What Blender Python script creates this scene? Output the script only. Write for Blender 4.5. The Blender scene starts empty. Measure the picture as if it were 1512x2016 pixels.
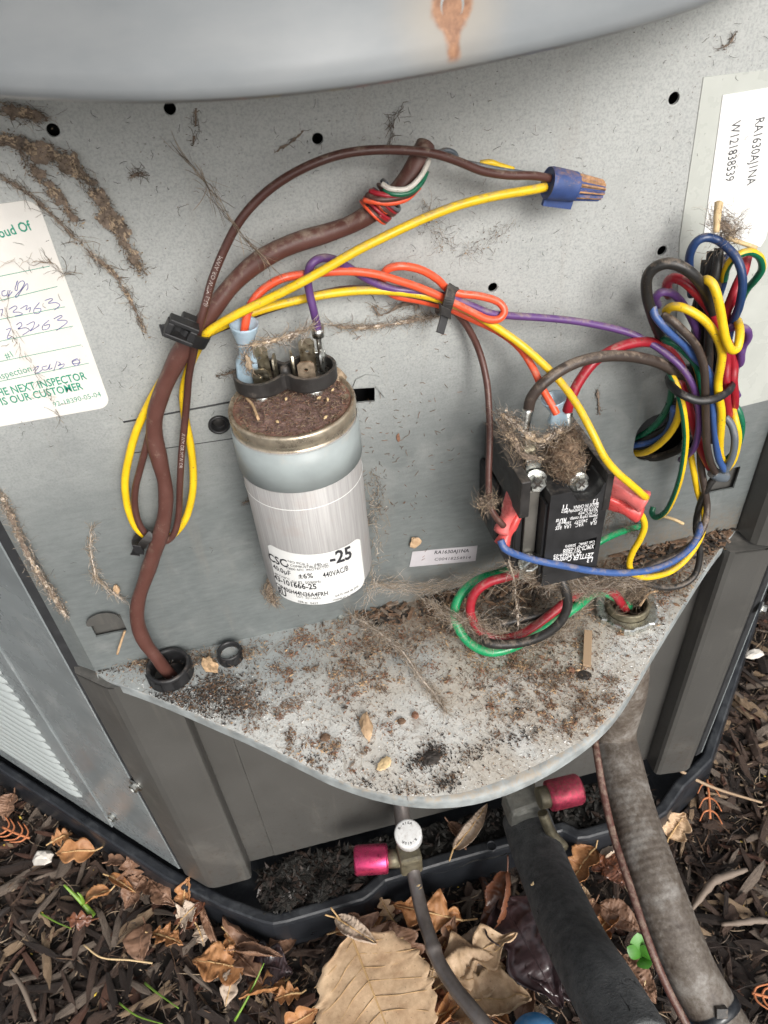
import bpy, math, random
import numpy as np
from mathutils import Vector, Matrix, noise
random.seed(7); RNG = np.random.default_rng(7)
S = bpy.context.scene
COL = S.collection
R = math.radians
# ------------------------------------------------------------------ camera, light
CAM = Vector((0.0, -0.30, 0.3446))
MX = Vector((0.97151181, -0.22831016, -0.06355526))
MY = Vector((-0.19805843, -0.63490239, -0.74677427))
MZ = Vector((0.13014477, 0.73808768, -0.66203393))
F = 1500.0
cd = bpy.data.cameras.new('camera'); cam = bpy.data.objects.new('camera', cd); COL.objects.link(cam)
rot = Matrix(((MX.x, -MY.x, -MZ.x), (MX.y, -MY.y, -MZ.y), (MX.z, -MY.z, -MZ.z)))
cam.matrix_world = Matrix.Translation(CAM) @ rot.to_4x4()
cd.sensor_fit = 'VERTICAL'; cd.sensor_height = 7.66; cd.sensor_width = 7.66; cd.lens = 5.7
cd.clip_start = 0.005; cd.clip_end = 500
cd.dof.use_dof = True; cd.dof.focus_distance = 0.41; cd.dof.aperture_fstop = 7
S.camera = cam
SUN_EL, SUN_AZ = 31, 168      # azimuth measured from +Y clockwise: light arrives from the front
w = bpy.data.worlds.new('World'); S.world = w; w.use_nodes = True
nt = w.node_tree; bg = nt.nodes['Background']
sky = nt.nodes.new('ShaderNodeTexSky'); sky.sky_type = 'NISHITA'; sky.sun_disc = False
sky.sun_elevation = R(SUN_EL); sky.sun_rotation = R(SUN_AZ); sky.dust_density = 4; sky.air_density = 1.0
hs = nt.nodes.new('ShaderNodeHueSaturation'); hs.inputs['Saturation'].default_value = 0.20
nt.links.new(sky.outputs[0], hs.inputs['Color']); nt.links.new(hs.outputs[0], bg.inputs[0])
bg.inputs[1].default_value = 0.12
sl = bpy.data.lights.new('sun', 'SUN'); sl.energy = 1.5; sl.angle = R(22); sl.color = (1, .965, .915)
so = bpy.data.objects.new('sun', sl); COL.objects.link(so)
sd = Vector((math.sin(R(SUN_AZ)) * math.cos(R(SUN_EL)), math.cos(R(SUN_AZ)) * math.cos(R(SUN_EL)), math.sin(R(SUN_EL))))
so.rotation_euler = sd.to_track_quat('Z', 'Y').to_euler()
S.view_settings.view_transform = 'Standard'; S.view_settings.look = 'None'
S.view_settings.exposure = 0.55; S.view_settings.gamma = 1; S.view_settings.use_curve_mapping = False

# ------------------------------------------------------------------ helpers
def ray(px, py):
    return MX * ((px - 756) / F) + MY * ((py - 1008) / F) + MZ
def PY(px, py, off=0.0):            # a point of the photograph, off mm in front of the back panel
    d = ray(px, py); t = (-off * .001 - CAM.y) / d.y; return CAM + d * t
def PZ(px, py, z):                  # on the horizontal plane z
    d = ray(px, py); t = (z - CAM.z) / d.z; return CAM + d * t
def PD(px, py, dep):
    return CAM + ray(px, py) * dep
CAX, CAY, CAR = .0130, -.0285, .0263
def CYL(px, py):
    d = ray(px, py); o = CAM
    A = d.x**2 + d.y**2; B = 2*((o.x-CAX)*d.x+(o.y-CAY)*d.y); C = (o.x-CAX)**2+(o.y-CAY)**2-CAR*CAR
    t = (-B - math.sqrt(max(B*B-4*A*C, 0))) / 2 / A; P = o + d*t
    return math.atan2(P.x-CAX, -(P.y-CAY)), P.z

class MB:
    def __init__(s): s.v = []; s.f = []; s.m = []; s.smooth = []
    def add(s, vs, fs, mi=0, smooth=False):
        b = len(s.v); s.v += [tuple(v) for v in vs]
        for f in fs: s.f.append(tuple(i + b for i in f)); s.m.append(mi); s.smooth.append(smooth)
        return s
    def box(s, x0, x1, y0, y1, z0, z1, mi=0):
        v = [(x, y, z) for x in (x0, x1) for y in (y0, y1) for z in (z0, z1)]
        return s.add(v, [(0,1,3,2),(4,6,7,5),(0,4,5,1),(2,3,7,6),(0,2,6,4),(1,5,7,3)], mi)
    def obox(s, c, ax, ay, az, mi=0):   # oriented box: half vectors
        c = Vector(c); v = [c + ax*i + ay*j + az*k for i in (-1,1) for j in (-1,1) for k in (-1,1)]
        return s.add(v, [(0,1,3,2),(4,6,7,5),(0,4,5,1),(2,3,7,6),(0,2,6,4),(1,5,7,3)], mi)
    def prism(s, pts, z0, z1, fn=None, mi=0):
        n = len(pts); v = [(p[0], p[1], z0) for p in pts] + [(p[0], p[1], z1) for p in pts]
        if fn: v = [fn(*q) for q in v]
        fs = [(i, (i+1) % n, (i+1) % n + n, i + n) for i in range(n)] + [tuple(range(n))[::-1], tuple(range(n, 2*n))]
        return s.add(v, fs, mi)
    def lathe(s, c, axis, prof, n=32, mi=0, smooth=True, mis=None, caps=True):   # prof: (radius, height)
        axis = Vector(axis).normalized(); a = axis.orthogonal().normalized(); b = axis.cross(a); c = Vector(c)
        v = []; fs = []
        for r, h in prof:
            for k in range(n):
                t = 2*math.pi*k/n; v.append(c + axis*h + (a*math.cos(t) + b*math.sin(t))*r)
        base = len(s.v); s.v += [tuple(q) for q in v]
        for i in range(len(prof)-1):
            for k in range(n):
                s.f.append((base+i*n+k, base+i*n+(k+1) % n, base+(i+1)*n+(k+1) % n, base+(i+1)*n+k))
                s.m.append(mis[i] if mis else mi); s.smooth.append(smooth)
        for i in (0, len(prof)-1) if caps else ():
            if prof[i][0] > 1e-6:
                s.f.append(tuple(base+i*n+k for k in range(n))); s.m.append(mis[min(i, len(prof)-2)] if mis else mi); s.smooth.append(False)
        return s
    def tube(s, pts, r, seg=10, step=None, mi=0, stripe=None, caps=True, spin=0, sub=5, flat=1.0, rf=None, straight=False):
        pts = [Vector(p) for p in pts]
        q = pts if straight else spline(pts, sub)
        n = len(q); T = [(q[min(i+1, n-1)] - q[max(i-1, 0)]).normalized() for i in range(n)]
        N = T[0].orthogonal().normalized(); v = []
        L = 0; tot = sum((q[i+1]-q[i]).length for i in range(n-1)) or 1
        for i in range(n):
            if i:
                ax = T[i-1].cross(T[i])
                if ax.length > 1e-7: N = Matrix.Rotation(T[i-1].angle(T[i]), 3, ax.normalized()) @ N
                L += (q[i]-q[i-1]).length
            B = T[i].cross(N).normalized()
            t = L/tot
            rr = r(t) if callable(r) else r
            if rf: rr *= rf(i, t)
            for k in range(seg):
                a = 2*math.pi*k/seg + spin
                v.append(q[i] + N*math.cos(a)*rr + B*math.sin(a)*rr*flat)
        fs = []
        base = len(s.v); s.v += [tuple(x) for x in v]
        for i in range(n-1):
            for k in range(seg):
                s.f.append((base+i*seg+k, base+i*seg+(k+1) % seg, base+(i+1)*seg+(k+1) % seg, base+(i+1)*seg+k))
                s.m.append(stripe[1] if stripe and k in stripe[0] else mi); s.smooth.append(True)
        if caps:
            s.f.append(tuple(base+k for k in range(seg))[::-1]); s.m.append(mi); s.smooth.append(False)
            s.f.append(tuple(base+(n-1)*seg+k for k in range(seg))); s.m.append(mi); s.smooth.append(False)
        return s
    def mesh(s, name, mats):
        me = bpy.data.meshes.new(name); me.from_pydata(s.v, [], s.f)
        if not isinstance(mats, (list, tuple)): mats = [mats]
        for m in mats: me.materials.append(m)
        if len(mats) > 1: me.polygons.foreach_set('material_index', s.m)
        me.polygons.foreach_set('use_smooth', s.smooth)
        me.update(); return me
    def build(s, name, mats, parent=None, bevel=0):
        me = s.mesh(name, mats)
        o = bpy.data.objects.new(name, me); return link(o, parent, bevel)

def link(o, parent=None, bevel=0):
    COL.objects.link(o)
    if parent is not None:
        o.parent = parent
        if parent.type == 'EMPTY': o.matrix_parent_inverse = Matrix.Translation(-parent.location)
    if bevel:
        m = o.modifiers.new('bevel', 'BEVEL'); m.width = bevel; m.segments = 2; m.limit_method = 'ANGLE'; m.angle_limit = R(40)
    return o
def spline(p, sub=5):
    if len(p) < 3: return p
    out = []
    P = [p[0]*2 - p[1]] + list(p) + [p[-1]*2 - p[-2]]
    for i in range(1, len(P)-2):
        a, b, c, d = P[i-1], P[i], P[i+1], P[i+2]
        for k in range(sub):
            t = k/sub
            out.append(.5*((2*b) + (c-a)*t + (2*a-5*b+4*c-d)*t*t + (3*b-a-3*c+d)*t**3))
    out.append(p[-1]); return out
def tag(o, label=None, cat=None, group=None, kind=None):
    if label: o['label'] = label
    if cat: o['category'] = cat
    if group: o['group'] = group
    if kind: o['kind'] = kind
    return o
def thing(name, loc, label, cat, group=None):
    o = bpy.data.objects.new(name, None); o.location = loc; o.empty_display_size = .01; COL.objects.link(o)
    return tag(o, label, cat, group)
def plate(name, outer, holes, t, fn, mats, parent=None, res=1):
    cu = bpy.data.curves.new('tmp', 'CURVE'); cu.dimensions = '2D'; cu.fill_mode = 'BOTH'; cu.extrude = t/2
    for pts in [outer] + holes:
        sp = cu.splines.new('POLY'); sp.points.add(len(pts)-1); sp.use_cyclic_u = True
        for i, p in enumerate(pts): sp.points[i].co = (p[0], p[1], 0, 1)
    ob = bpy.data.objects.new('tmp', cu); COL.objects.link(ob)
    dg = bpy.context.evaluated_depsgraph_get()
    me = bpy.data.meshes.new_from_object(ob.evaluated_get(dg))
    bpy.data.objects.remove(ob); bpy.data.curves.remove(cu)
    for v in me.vertices: v.co = Vector(fn(*v.co))
    me.materials.clear()
    for m in (mats if isinstance(mats, list) else [mats]): me.materials.append(m)
    me.name = name
    return link(bpy.data.objects.new(name, me), parent)
def circ(x, y, r, n=20, ry=None):
    return [(x + r*math.cos(2*math.pi*k/n), y + (ry or r)*math.sin(2*math.pi*k/n)) for k in range(n)]
def rrect(x0, x1, y0, y1, r, n=5):
    out = []
    for cx, cy, a0 in ((x1-r, y1-r, 0), (x0+r, y1-r, 90), (x0+r, y0+r, 180), (x1-r, y0+r, 270)):
        for k in range(n+1):
            a = R(a0 + 90*k/n); out.append((cx + r*math.cos(a), cy + r*math.sin(a)))
    return out
_tc = {}
def textmesh(s, bold=0):
    if (s, bold) in _tc: return _tc[(s, bold)]
    cu = bpy.data.curves.new('tmp', 'FONT'); cu.body = s; cu.offset = bold; cu.resolution_u = 2
    ob = bpy.data.objects.new('tmp', cu); COL.objects.link(ob)
    dg = bpy.context.evaluated_depsgraph_get(); me = bpy.data.meshes.new_from_object(ob.evaluated_get(dg))
    v = [tuple(x.co) for x in me.vertices]; f = [tuple(p.vertices) for p in me.polygons]
    bpy.data.objects.remove(ob); bpy.data.curves.remove(cu); bpy.data.meshes.remove(me)
    _tc[(s, bold)] = (v, f); return v, f
def text_flat(mb, s, p0, p1, n, h=None, bold=0, mi=0, up=None):
    v, f = textmesh(s, bold); x0 = min(a[0] for a in v); x1 = max(a[0] for a in v); hh = max(a[1] for a in v)
    X = (p1-p0); sx = X.length/(x1-x0); X.normalize(); Y = Vector(n).cross(X).normalized(); sy = h/hh if h else sx
    mb.add([p0 + X*(a[0]-x0)*sx + Y*a[1]*sy for a in v], f, mi)
def text_cyl(mb, s, a, b, h, r, bold=0, mi=0):
    t0, z0 = CYL(*a); t1, z1 = CYL(*b)
    v, f = textmesh(s, bold); x0 = min(q[0] for q in v); x1 = max(q[0] for q in v); hh = max(q[1] for q in v)
    out = []
    for q in v:
        u = (q[0]-x0)/(x1-x0); t = t0+(t1-t0)*u; z = z0+(z1-z0)*u + q[1]/hh*h
        out.append((CAX+r*math.sin(t), CAY-r*math.cos(t), z))
    mb.add(out, f, mi)

# ------------------------------------------------------------------ materials
def newmat(name):
    m = bpy.data.materials.new(name); m.use_nodes = True
    return m, m.node_tree, m.node_tree.nodes['Principled BSDF']
def N(nt, typ, **k):
    n = nt.nodes.new(typ)
    for a, b in k.items():
        if a in n.inputs: n.inputs[a].default_value = b
        else: setattr(n, a, b)
    return n
def noise_node(nt, scale, detail=4, rough=.55, vec=None, dist=0):
    n = N(nt, 'ShaderNodeTexNoise'); n.inputs['Scale'].default_value = scale; n.inputs['Detail'].default_value = detail
    n.inputs['Roughness'].default_value = rough; n.inputs['Distortion'].default_value = dist
    if vec is not None: nt.links.new(vec, n.inputs['Vector'])
    return n.outputs['Fac']
def ramp(nt, fac, stops):
    r = N(nt, 'ShaderNodeValToRGB'); e = r.color_ramp.elements
    while len(e) < len(stops): e.new(.5)
    for i, (p, c) in enumerate(stops):
        e[i].position = p; e[i].color = (c if isinstance(c, tuple) else (c, c, c)) + (1,)
    nt.links.new(fac, r.inputs['Fac']); return r.outputs['Color']
def mix(nt, fac, a, b, blend='MIX'):
    m = N(nt, 'ShaderNodeMix', data_type='RGBA', blend_type=blend)
    for sock, val in ((m.inputs[0], fac), (m.inputs[6], a), (m.inputs[7], b)):
        if isinstance(val, (int, float)): sock.default_value = val
        elif isinstance(val, tuple): sock.default_value = val + (1,)
        else: nt.links.new(val, sock)
    return m.outputs[2]
def math_(nt, op, a, b=0.0, clamp=False):
    m = N(nt, 'ShaderNodeMath', operation=op, use_clamp=clamp)
    for i, val in enumerate((a, b)):
        if isinstance(val, (int, float)): m.inputs[i].default_value = val
        else: nt.links.new(val, m.inputs[i])
    return m.outputs[0]
def maprange(nt, v, a, b, c=0.0, d=1.0):
    m = N(nt, 'ShaderNodeMapRange'); m.interpolation_type = 'SMOOTHSTEP'
    nt.links.new(v, m.inputs[0])
    for i, q in enumerate((a, b, c, d)): m.inputs[i+1].default_value = q
    return m.outputs[0]
def bump(nt, bsdf, h, strength=.3, dist=.0005):
    b = N(nt, 'ShaderNodeBump'); b.inputs['Strength'].default_value = strength; b.inputs['Distance'].default_value = dist
    nt.links.new(h, b.inputs['Height']); nt.links.new(b.outputs[0], bsdf.inputs['Normal'])
def objco(nt): return N(nt, 'ShaderNodeTexCoord').outputs['Object']
def stretch(nt, vec, sc):
    m = N(nt, 'ShaderNodeMapping'); m.inputs['Scale'].default_value = sc; nt.links.new(vec, m.inputs['Vector']); return m.outputs[0]

def simple(name, c, rough=.5, metal=0, var=.25, scale=150, dust=None, dustamt=.5, bs=.2, fine=1500, spec=.5, alpha=1, trans=0, sss=0, coat=0):
    m, nt, b = newmat(name); co = objco(nt)
    n1 = noise_node(nt, scale, 4, .6, co)
    dark = tuple(x*(1-var) for x in c); lite = tuple(min(x*(1+var), 1) for x in c)
    col = ramp(nt, n1, [(.3, dark), (.7, lite)])
    n2 = noise_node(nt, fine, 3, .6, co)
    rr = ramp(nt, n1, [(.3, max(rough-.1, .03)), (.7, min(rough+.12, 1))])
    if dust:
        d = noise_node(nt, scale*1.7, 6, .75, co, .4)
        g = N(nt, 'ShaderNodeNewGeometry'); sx = N(nt, 'ShaderNodeSeparateXYZ'); nt.links.new(g.outputs['Normal'], sx.inputs[0])
        up = maprange(nt, sx.outputs['Z'], -.3, 1.0, .0, .22)
        dd = math_(nt, 'ADD', d, up)
        f = maprange(nt, dd, .72-.20*dustamt, 1.0-.20*dustamt)
        f2 = math_(nt, 'MULTIPLY', f, .70)
        col = mix(nt, f2, col, dust)
        rr = mix(nt, f2, rr, (.85, .85, .85))
    nt.links.new(col, b.inputs['Base Color']); nt.links.new(rr, b.inputs['Roughness'])
    b.inputs['Metallic'].default_value = metal; b.inputs['Specular IOR Level'].default_value = spec
    b.inputs['Alpha'].default_value = alpha; b.inputs['Transmission Weight'].default_value = trans
    b.inputs['Coat Weight'].default_value = coat
    bump(nt, b, n2, bs, .0002)
    return m

DUST = (.30, .235, .18)
def wiremat(name, c, rough=.38, dustamt=.35):
    m = simple(name, c, rough, var=.12, scale=120, dust=DUST, dustamt=dustamt, bs=.25, fine=900)
    nt = m.node_tree; b = nt.nodes['Principled BSDF']; src = b.inputs['Base Color'].links[0].from_socket; co = objco(nt)
    sp = math_(nt, 'MULTIPLY', maprange(nt, noise_node(nt, 900, 3, .6, co), .60, .68), maprange(nt, noise_node(nt, 70, 3, .6, co), .42, .6))
    nt.links.new(mix(nt, math_(nt, 'MULTIPLY', sp, .65), src, (.10, .07, .05)), b.inputs['Base Color']); return m
M = {}
M['w_brown'] = wiremat('brown_wire_insulation', (.080, .032, .025), .4, .35)
M['w_jacket'] = wiremat('brown_cable_jacket', (.100, .040, .031), .45, .55)
M['w_yellow'] = wiremat('yellow_wire_insulation', (.74, .48, .012), .38, .4)
M['w_orange'] = wiremat('orange_wire_insulation', (.78, .095, .035), .35, 0.45)
M['w_purple'] = wiremat('purple_wire_insulation', (.105, .045, .17), .38, 0.55)
M['w_red'] = wiremat('red_wire_insulation', (.31, .013, .024), .34, .3)
M['w_blue'] = wiremat('blue_wire_insulation', (.04, .095, .27), .38, .45)
M['w_navy'] = wiremat('dark_blue_wire_insulation', (.015, .04, .12), .35, .3)
M['w_black'] = wiremat('black_wire_insulation', (.018, .017, .016), .4, .45)
M['w_dkbrown'] = wiremat('dark_brown_wire_insulation', (.045, .032, .026), .45, .6)
M['w_green'] = wiremat('green_wire_insulation', (.01, .27, .10), .28, 0.37)
M['w_dkgreen'] = wiremat('dark_green_wire_insulation', (.006, .12, .06), .3, .15)
M['w_grey'] = wiremat('grey_wire_insulation', (.10, .12, .14), .4, .4)
M['w_white'] = wiremat('white_wire_insulation', (.62, .58, .52), .4, .3)
M['black_plastic'] = simple('black_plastic', (.014, .014, .015), .45, var=.3, scale=90, dust=(.16, .13, .11), dustamt=.12)
M['black_dusty'] = simple('black_plastic_dusty', (.026, .024, .023), .5, var=.3, scale=120, dust=(.20, .165, .135), dustamt=.6)
M['print_white'] = simple('white_print', (.75, .75, .75), .5, var=.15, scale=900)
M['print_black'] = simple('black_print', (.03, .03, .035), .6, var=.4, scale=2500)
M['print_green'] = simple('green_print', (.015, .25, .16), .6, var=.15, scale=900)
M['ink'] = simple('blue_ink', (.06, .07, .27), .5, var=.4, scale=600)
M['zinc'] = simple('zinc_metal', (.62, .63, .60), .28, metal=1, var=.2, scale=400, dust=(.28, .24, .18), dustamt=.25)
M['tin'] = simple('tinned_brass', (.52, .47, .36), .35, metal=1, var=.3, scale=500, dust=(.25, .13, .06), dustamt=.35)
M['rusty'] = simple('rusty_tin', (.42, .33, .24), .5, metal=.7, var=.3, scale=500, dust=(.22, .085, .03), dustamt=.95)
M['pinkcap'] = simple('pink_anodised', (.62, .06, .17), .3, metal=.85, var=.15, scale=250, dust=(.25, .12, .1), dustamt=.12)
M['redcap'] = simple('worn_red_anodised', (.46, .05, .10), .4, metal=.6, var=.4, scale=350, dust=(.3, .16, .12), dustamt=.5)
M['brass'] = simple('dirty_brass', (.17, .15, .10), .5, metal=.5, var=.35, scale=200, dust=(.13, .12, .1), dustamt=.5)
M['valvegrey'] = simple('grey_valve_metal', (.20, .20, .18), .5, metal=.3, var=.3, scale=200, dust=(.2, .19, .16), dustamt=.5)
M['whitecap'] = simple('white_valve_cap', (.68, .68, .67), .35, var=.06, scale=200, dust=(.4, .36, .32), dustamt=.15)
M['pipe'] = simple('weathered_copper_pipe', (.15, .13, .12), .36, metal=.4, var=.4, scale=60, dust=(.12, .12, .125), dustamt=.3)
M['cobweb'] = simple('pale_web', (.50, .43, .36), .8, var=.3, scale=200)
M['lint'] = simple('brown_lint', (.165, .125, .095), .9, var=.5, scale=300)
M['lint_tan'] = simple('tan_lint', (.33, .25, .17), .9, var=.4, scale=300)
M['lint_dark'] = simple('dark_lint', (.11, .08, .06), .9, var=.5, scale=300)
M['deb_brown'] = simple('brown_debris', (.15, .09, .055), .9, var=.5, scale=400)
M['deb_dark'] = simple('dark_debris', (.03, .024, .02), .8, var=.5, scale=400)
M['deb_tan'] = simple('tan_debris', (.42, .28, .16), .85, var=.4, scale=400)
M['deb_rust'] = simple('reddish_debris', (.23, .115, .07), .8, var=.4, scale=400)
M['seed'] = simple('pale_seed', (.60, .44, .24), .6, var=.2, scale=500)
M['soil'] = simple('wet_soil', (.020, .015, .012), .75, var=.6, scale=60, bs=.8, fine=400)
M['mud'] = simple('pan_mud', (.010, .009, .007), .7, var=.6, scale=90, bs=.8, fine=500)
M['pan'] = simple('base_pan_plastic', (.017, .019, .023), .34, var=.25, scale=30, dust=(.07, .075, .08), dustamt=.3, bs=.3, fine=700)
M['paint'] = simple('taupe_grey_paint', (.074, .072, .067), .42, var=.07, scale=18, dust=(.20, .185, .165), dustamt=.25, bs=.35, fine=700)
def splash(m, c, zt):
    nt = m.node_tree; b = nt.nodes['Principled BSDF']; src = b.inputs['Base Color'].links[0].from_socket; co = objco(nt)
    sep = N(nt, 'ShaderNodeSeparateXYZ'); nt.links.new(co, sep.inputs[0])
    low = maprange(nt, sep.outputs['Z'], zt, zt-.09)
    sp = math_(nt, 'MULTIPLY', maprange(nt, noise_node(nt, 260, 5, .75, co), .54, .64), low)
    r1 = maprange(nt, noise_node(nt, 90, 5, .7, stretch(nt, co, (1, 1, .07))), .56, .74)
    sm = maprange(nt, noise_node(nt, 16, 5, .65, co, 1.2), .52, .75)
    col = mix(nt, math_(nt, 'MULTIPLY', sm, .35), src, tuple(x*1.6 for x in c))
    col = mix(nt, math_(nt, 'MULTIPLY', r1, .18), col, (.22, .20, .17))
    col = mix(nt, math_(nt, 'MULTIPLY', sp, .55), col, (.05, .035, .025))
    nt.links.new(col, b.inputs['Base Color'])
splash(M['paint'], (.10, .095, .085), -.15)
splash(M['paint2'], (.26, .27, .27), -.18) if 'paint2' in M else None
M['paint2'] = simple('grey_side_panel_paint', (.20, .22, .225), .25, var=.12, scale=24, dust=(.30, .27, .24), dustamt=.25, bs=.3, fine=500)
splash(M['paint2'], (.26, .265, .26), -.18)
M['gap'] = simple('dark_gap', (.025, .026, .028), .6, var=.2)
M['louver'] = simple('pale_louver_paint', (.36, .39, .385), .35, var=.06, scale=40, dust=(.35, .33, .3), dustamt=.15)
M['bluecap'] = simple('bright_blue_plastic', (.03, .21, .48), .55, var=.2, scale=60, bs=.5, dust=(.15, .3, .5), dustamt=.6)
M['green_leaf'] = simple('fresh_green_leaf', (.06, .20, .025), .35, var=.3, scale=80)
M['sprout'] = simple('lime_sprout', (.17, .30, .04), .4, var=.25, scale=80)
M['orange_sprig'] = simple('orange_dry_sprig', (.48, .17, .07), .7, var=.25, scale=200)
M['yellow_speck'] = simple('yellow_speck', (.75, .55, .08), .6, var=.2)
M['white_stone'] = simple('white_stone', (.62, .58, .52), .7, var=.2, scale=90, bs=.6)

M['strap'] = simple('strap_paint', (.30, .335, .335), .42, var=.12, scale=60, dust=(.42, .38, .32), dustamt=.2, bs=.2)
def panelmat():
    m, nt, b = newmat('dusty_galvanised_panel'); co = objco(nt)
    sep = N(nt, 'ShaderNodeSeparateXYZ'); nt.links.new(co, sep.inputs[0])
    big = noise_node(nt, 14, 5, .6, co)
    base = ramp(nt, noise_node(nt, 45, 5, .65, co), [(.3, (.150, .163, .161)), (.7, (.195, .209, .205))])
    grain = noise_node(nt, 420, 4, .7, stretch(nt, co, (.25, 1, 1.0)))
    base = mix(nt, .35, base, ramp(nt, grain, [(.35, (.125, .148, .152)), (.65, (.235, .262, .262))]))
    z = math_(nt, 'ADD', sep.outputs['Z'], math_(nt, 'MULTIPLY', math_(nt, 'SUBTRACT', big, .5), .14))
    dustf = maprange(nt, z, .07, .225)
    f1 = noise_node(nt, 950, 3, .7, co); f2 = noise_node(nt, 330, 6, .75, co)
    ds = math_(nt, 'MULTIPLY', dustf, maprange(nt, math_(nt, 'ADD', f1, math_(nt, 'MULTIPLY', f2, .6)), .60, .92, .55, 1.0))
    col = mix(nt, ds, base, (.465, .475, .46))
    # dark grit specks, denser where the dust is
    vo = N(nt, 'ShaderNodeTexVoronoi'); vo.inputs['Scale'].default_value = 620; nt.links.new(co, vo.inputs['Vector'])
    sp = maprange(nt, vo.outputs['Distance'], .10, .26, 1.0, .0)
    spn = maprange(nt, noise_node(nt, 500, 2, .5, co), .5, .62)
    patch = maprange(nt, noise_node(nt, 38, 4, .6, co), .42, .62, .25, 1.15)
    sp = math_(nt, 'MULTIPLY', math_(nt, 'MULTIPLY', math_(nt, 'MULTIPLY', sp, spn), math_(nt, 'ADD', math_(nt, 'MULTIPLY', dustf, .6), .12)), patch)
    col = mix(nt, sp, col, (.15, .125, .105))
    run = noise_node(nt, 60, 6, .7, stretch(nt, co, (1, 1, .12)), .3)
    col = mix(nt, math_(nt, 'MULTIPLY', maprange(nt, run, .55, .72), .22), col, (.30, .27, .23))
    scr = noise_node(nt, 30, 8, .8, stretch(nt, co, (1.0, 1, 5)), 1.5)
    col = mix(nt, math_(nt, 'MULTIPLY', maprange(nt, math_(nt, 'ABSOLUTE', math_(nt, 'SUBTRACT', scr, .5)), 0, .006, 1, 0), .25), col, (.12, .13, .13))
    blot = noise_node(nt, 26, 5, .6, co, .8)
    col = mix(nt, math_(nt, 'MULTIPLY', maprange(nt, blot, .52, .75), .35), col, (.36, .37, .355))
    # brownish grime low on the panel, near the shelf
    gr = math_(nt, 'MULTIPLY', maprange(nt, sep.outputs['Z'], .035, .0, 0.0, .7), maprange(nt, sep.outputs['X'], .02, .12))
    col = mix(nt, math_(nt, 'MULTIPLY', gr, maprange(nt, f2, .35, .6)), col, (.22, .17, .12))
    nt.links.new(col, b.inputs['Base Color'])
    b.inputs['Metallic'].default_value = .25
    nt.links.new(mix(nt, ds, (.42, .42, .42), (.85, .85, .85)), b.inputs['Roughness'])
    bump(nt, b, math_(nt, 'ADD', f1, math_(nt, 'MULTIPLY', big, .5)), .35, .0003)
    return m
M['panel'] = panelmat()
def shelfmat():
    m, nt, b = newmat('oxidised_dirty_shelf'); co = objco(nt)
    sep = N(nt, 'ShaderNodeSeparateXYZ'); nt.links.new(co, sep.inputs[0])
    n1 = noise_node(nt, 30, 6, .65, co); f1 = noise_node(nt, 700, 3, .7, co); f2 = noise_node(nt, 160, 6, .75, co)
    clean = ramp(nt, noise_node(nt, 50, 4, .6, co), [(.3, (.31, .335, .335)), (.7, (.40, .42, .41))])
    yy = math_(nt, 'ADD', sep.outputs['Y'], math_(nt, 'MULTIPLY', math_(nt, 'SUBTRACT', n1, .5), .09))
    ox = maprange(nt, yy, -.022, -.075)
    oxm = math_(nt, 'MULTIPLY', ox, maprange(nt, math_(nt, 'ADD', f1, math_(nt, 'MULTIPLY', f2, .8)), .70, .95, .45, 1))
    col = mix(nt, oxm, clean, (.68, .675, .64))
    # tan film in the middle and on the right
    tan = math_(nt, 'MULTIPLY', maprange(nt, noise_node(nt, 19, 5, .6, co, .5), .36, .58), maprange(nt, sep.outputs['X'], -.03, .06))
    col = mix(nt, math_(nt, 'MULTIPLY', tan, .6), col, (.47, .40, .31))
    st = maprange(nt, noise_node(nt, 75, 8, .72, co, 1.0), .55, .74)
    col = mix(nt, math_(nt, 'MULTIPLY', st, .8), col, (.20, .13, .08))
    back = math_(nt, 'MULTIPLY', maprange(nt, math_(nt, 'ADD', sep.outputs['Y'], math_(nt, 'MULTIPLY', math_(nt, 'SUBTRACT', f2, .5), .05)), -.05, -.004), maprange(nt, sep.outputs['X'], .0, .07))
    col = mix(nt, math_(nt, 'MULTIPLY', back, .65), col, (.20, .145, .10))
    ring = noise_node(nt, 24, 3, .5, co, 2.0)
    col = mix(nt, math_(nt, 'MULTIPLY', maprange(nt, math_(nt, 'ABSOLUTE', math_(nt, 'SUBTRACT', ring, .52)), 0, .012, 1, 0), .45), col, (.25, .19, .13))
    vo = N(nt, 'ShaderNodeTexVoronoi'); vo.inputs['Scale'].default_value = 520; nt.links.new(co, vo.inputs['Vector'])
    sp = math_(nt, 'MULTIPLY', maprange(nt, vo.outputs['Distance'], .12, .3, 1.0, .0), maprange(nt, noise_node(nt, 420, 2, .5, co), .48, .6))
    col = mix(nt, math_(nt, 'MULTIPLY', sp, .8), col, (.16, .11, .07))
    nt.links.new(col, b.inputs['Base Color']); b.inputs['Roughness'].default_value = .62; b.inputs['Metallic'].default_value = .1
    bump(nt, b, math_(nt, 'ADD', f1, f2), .6, .0005)
    return m
M['shelf'] = shelfmat()
RH = PD(892, 0, .215)     # screw hole in the lid (rust runs down from it)
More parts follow.
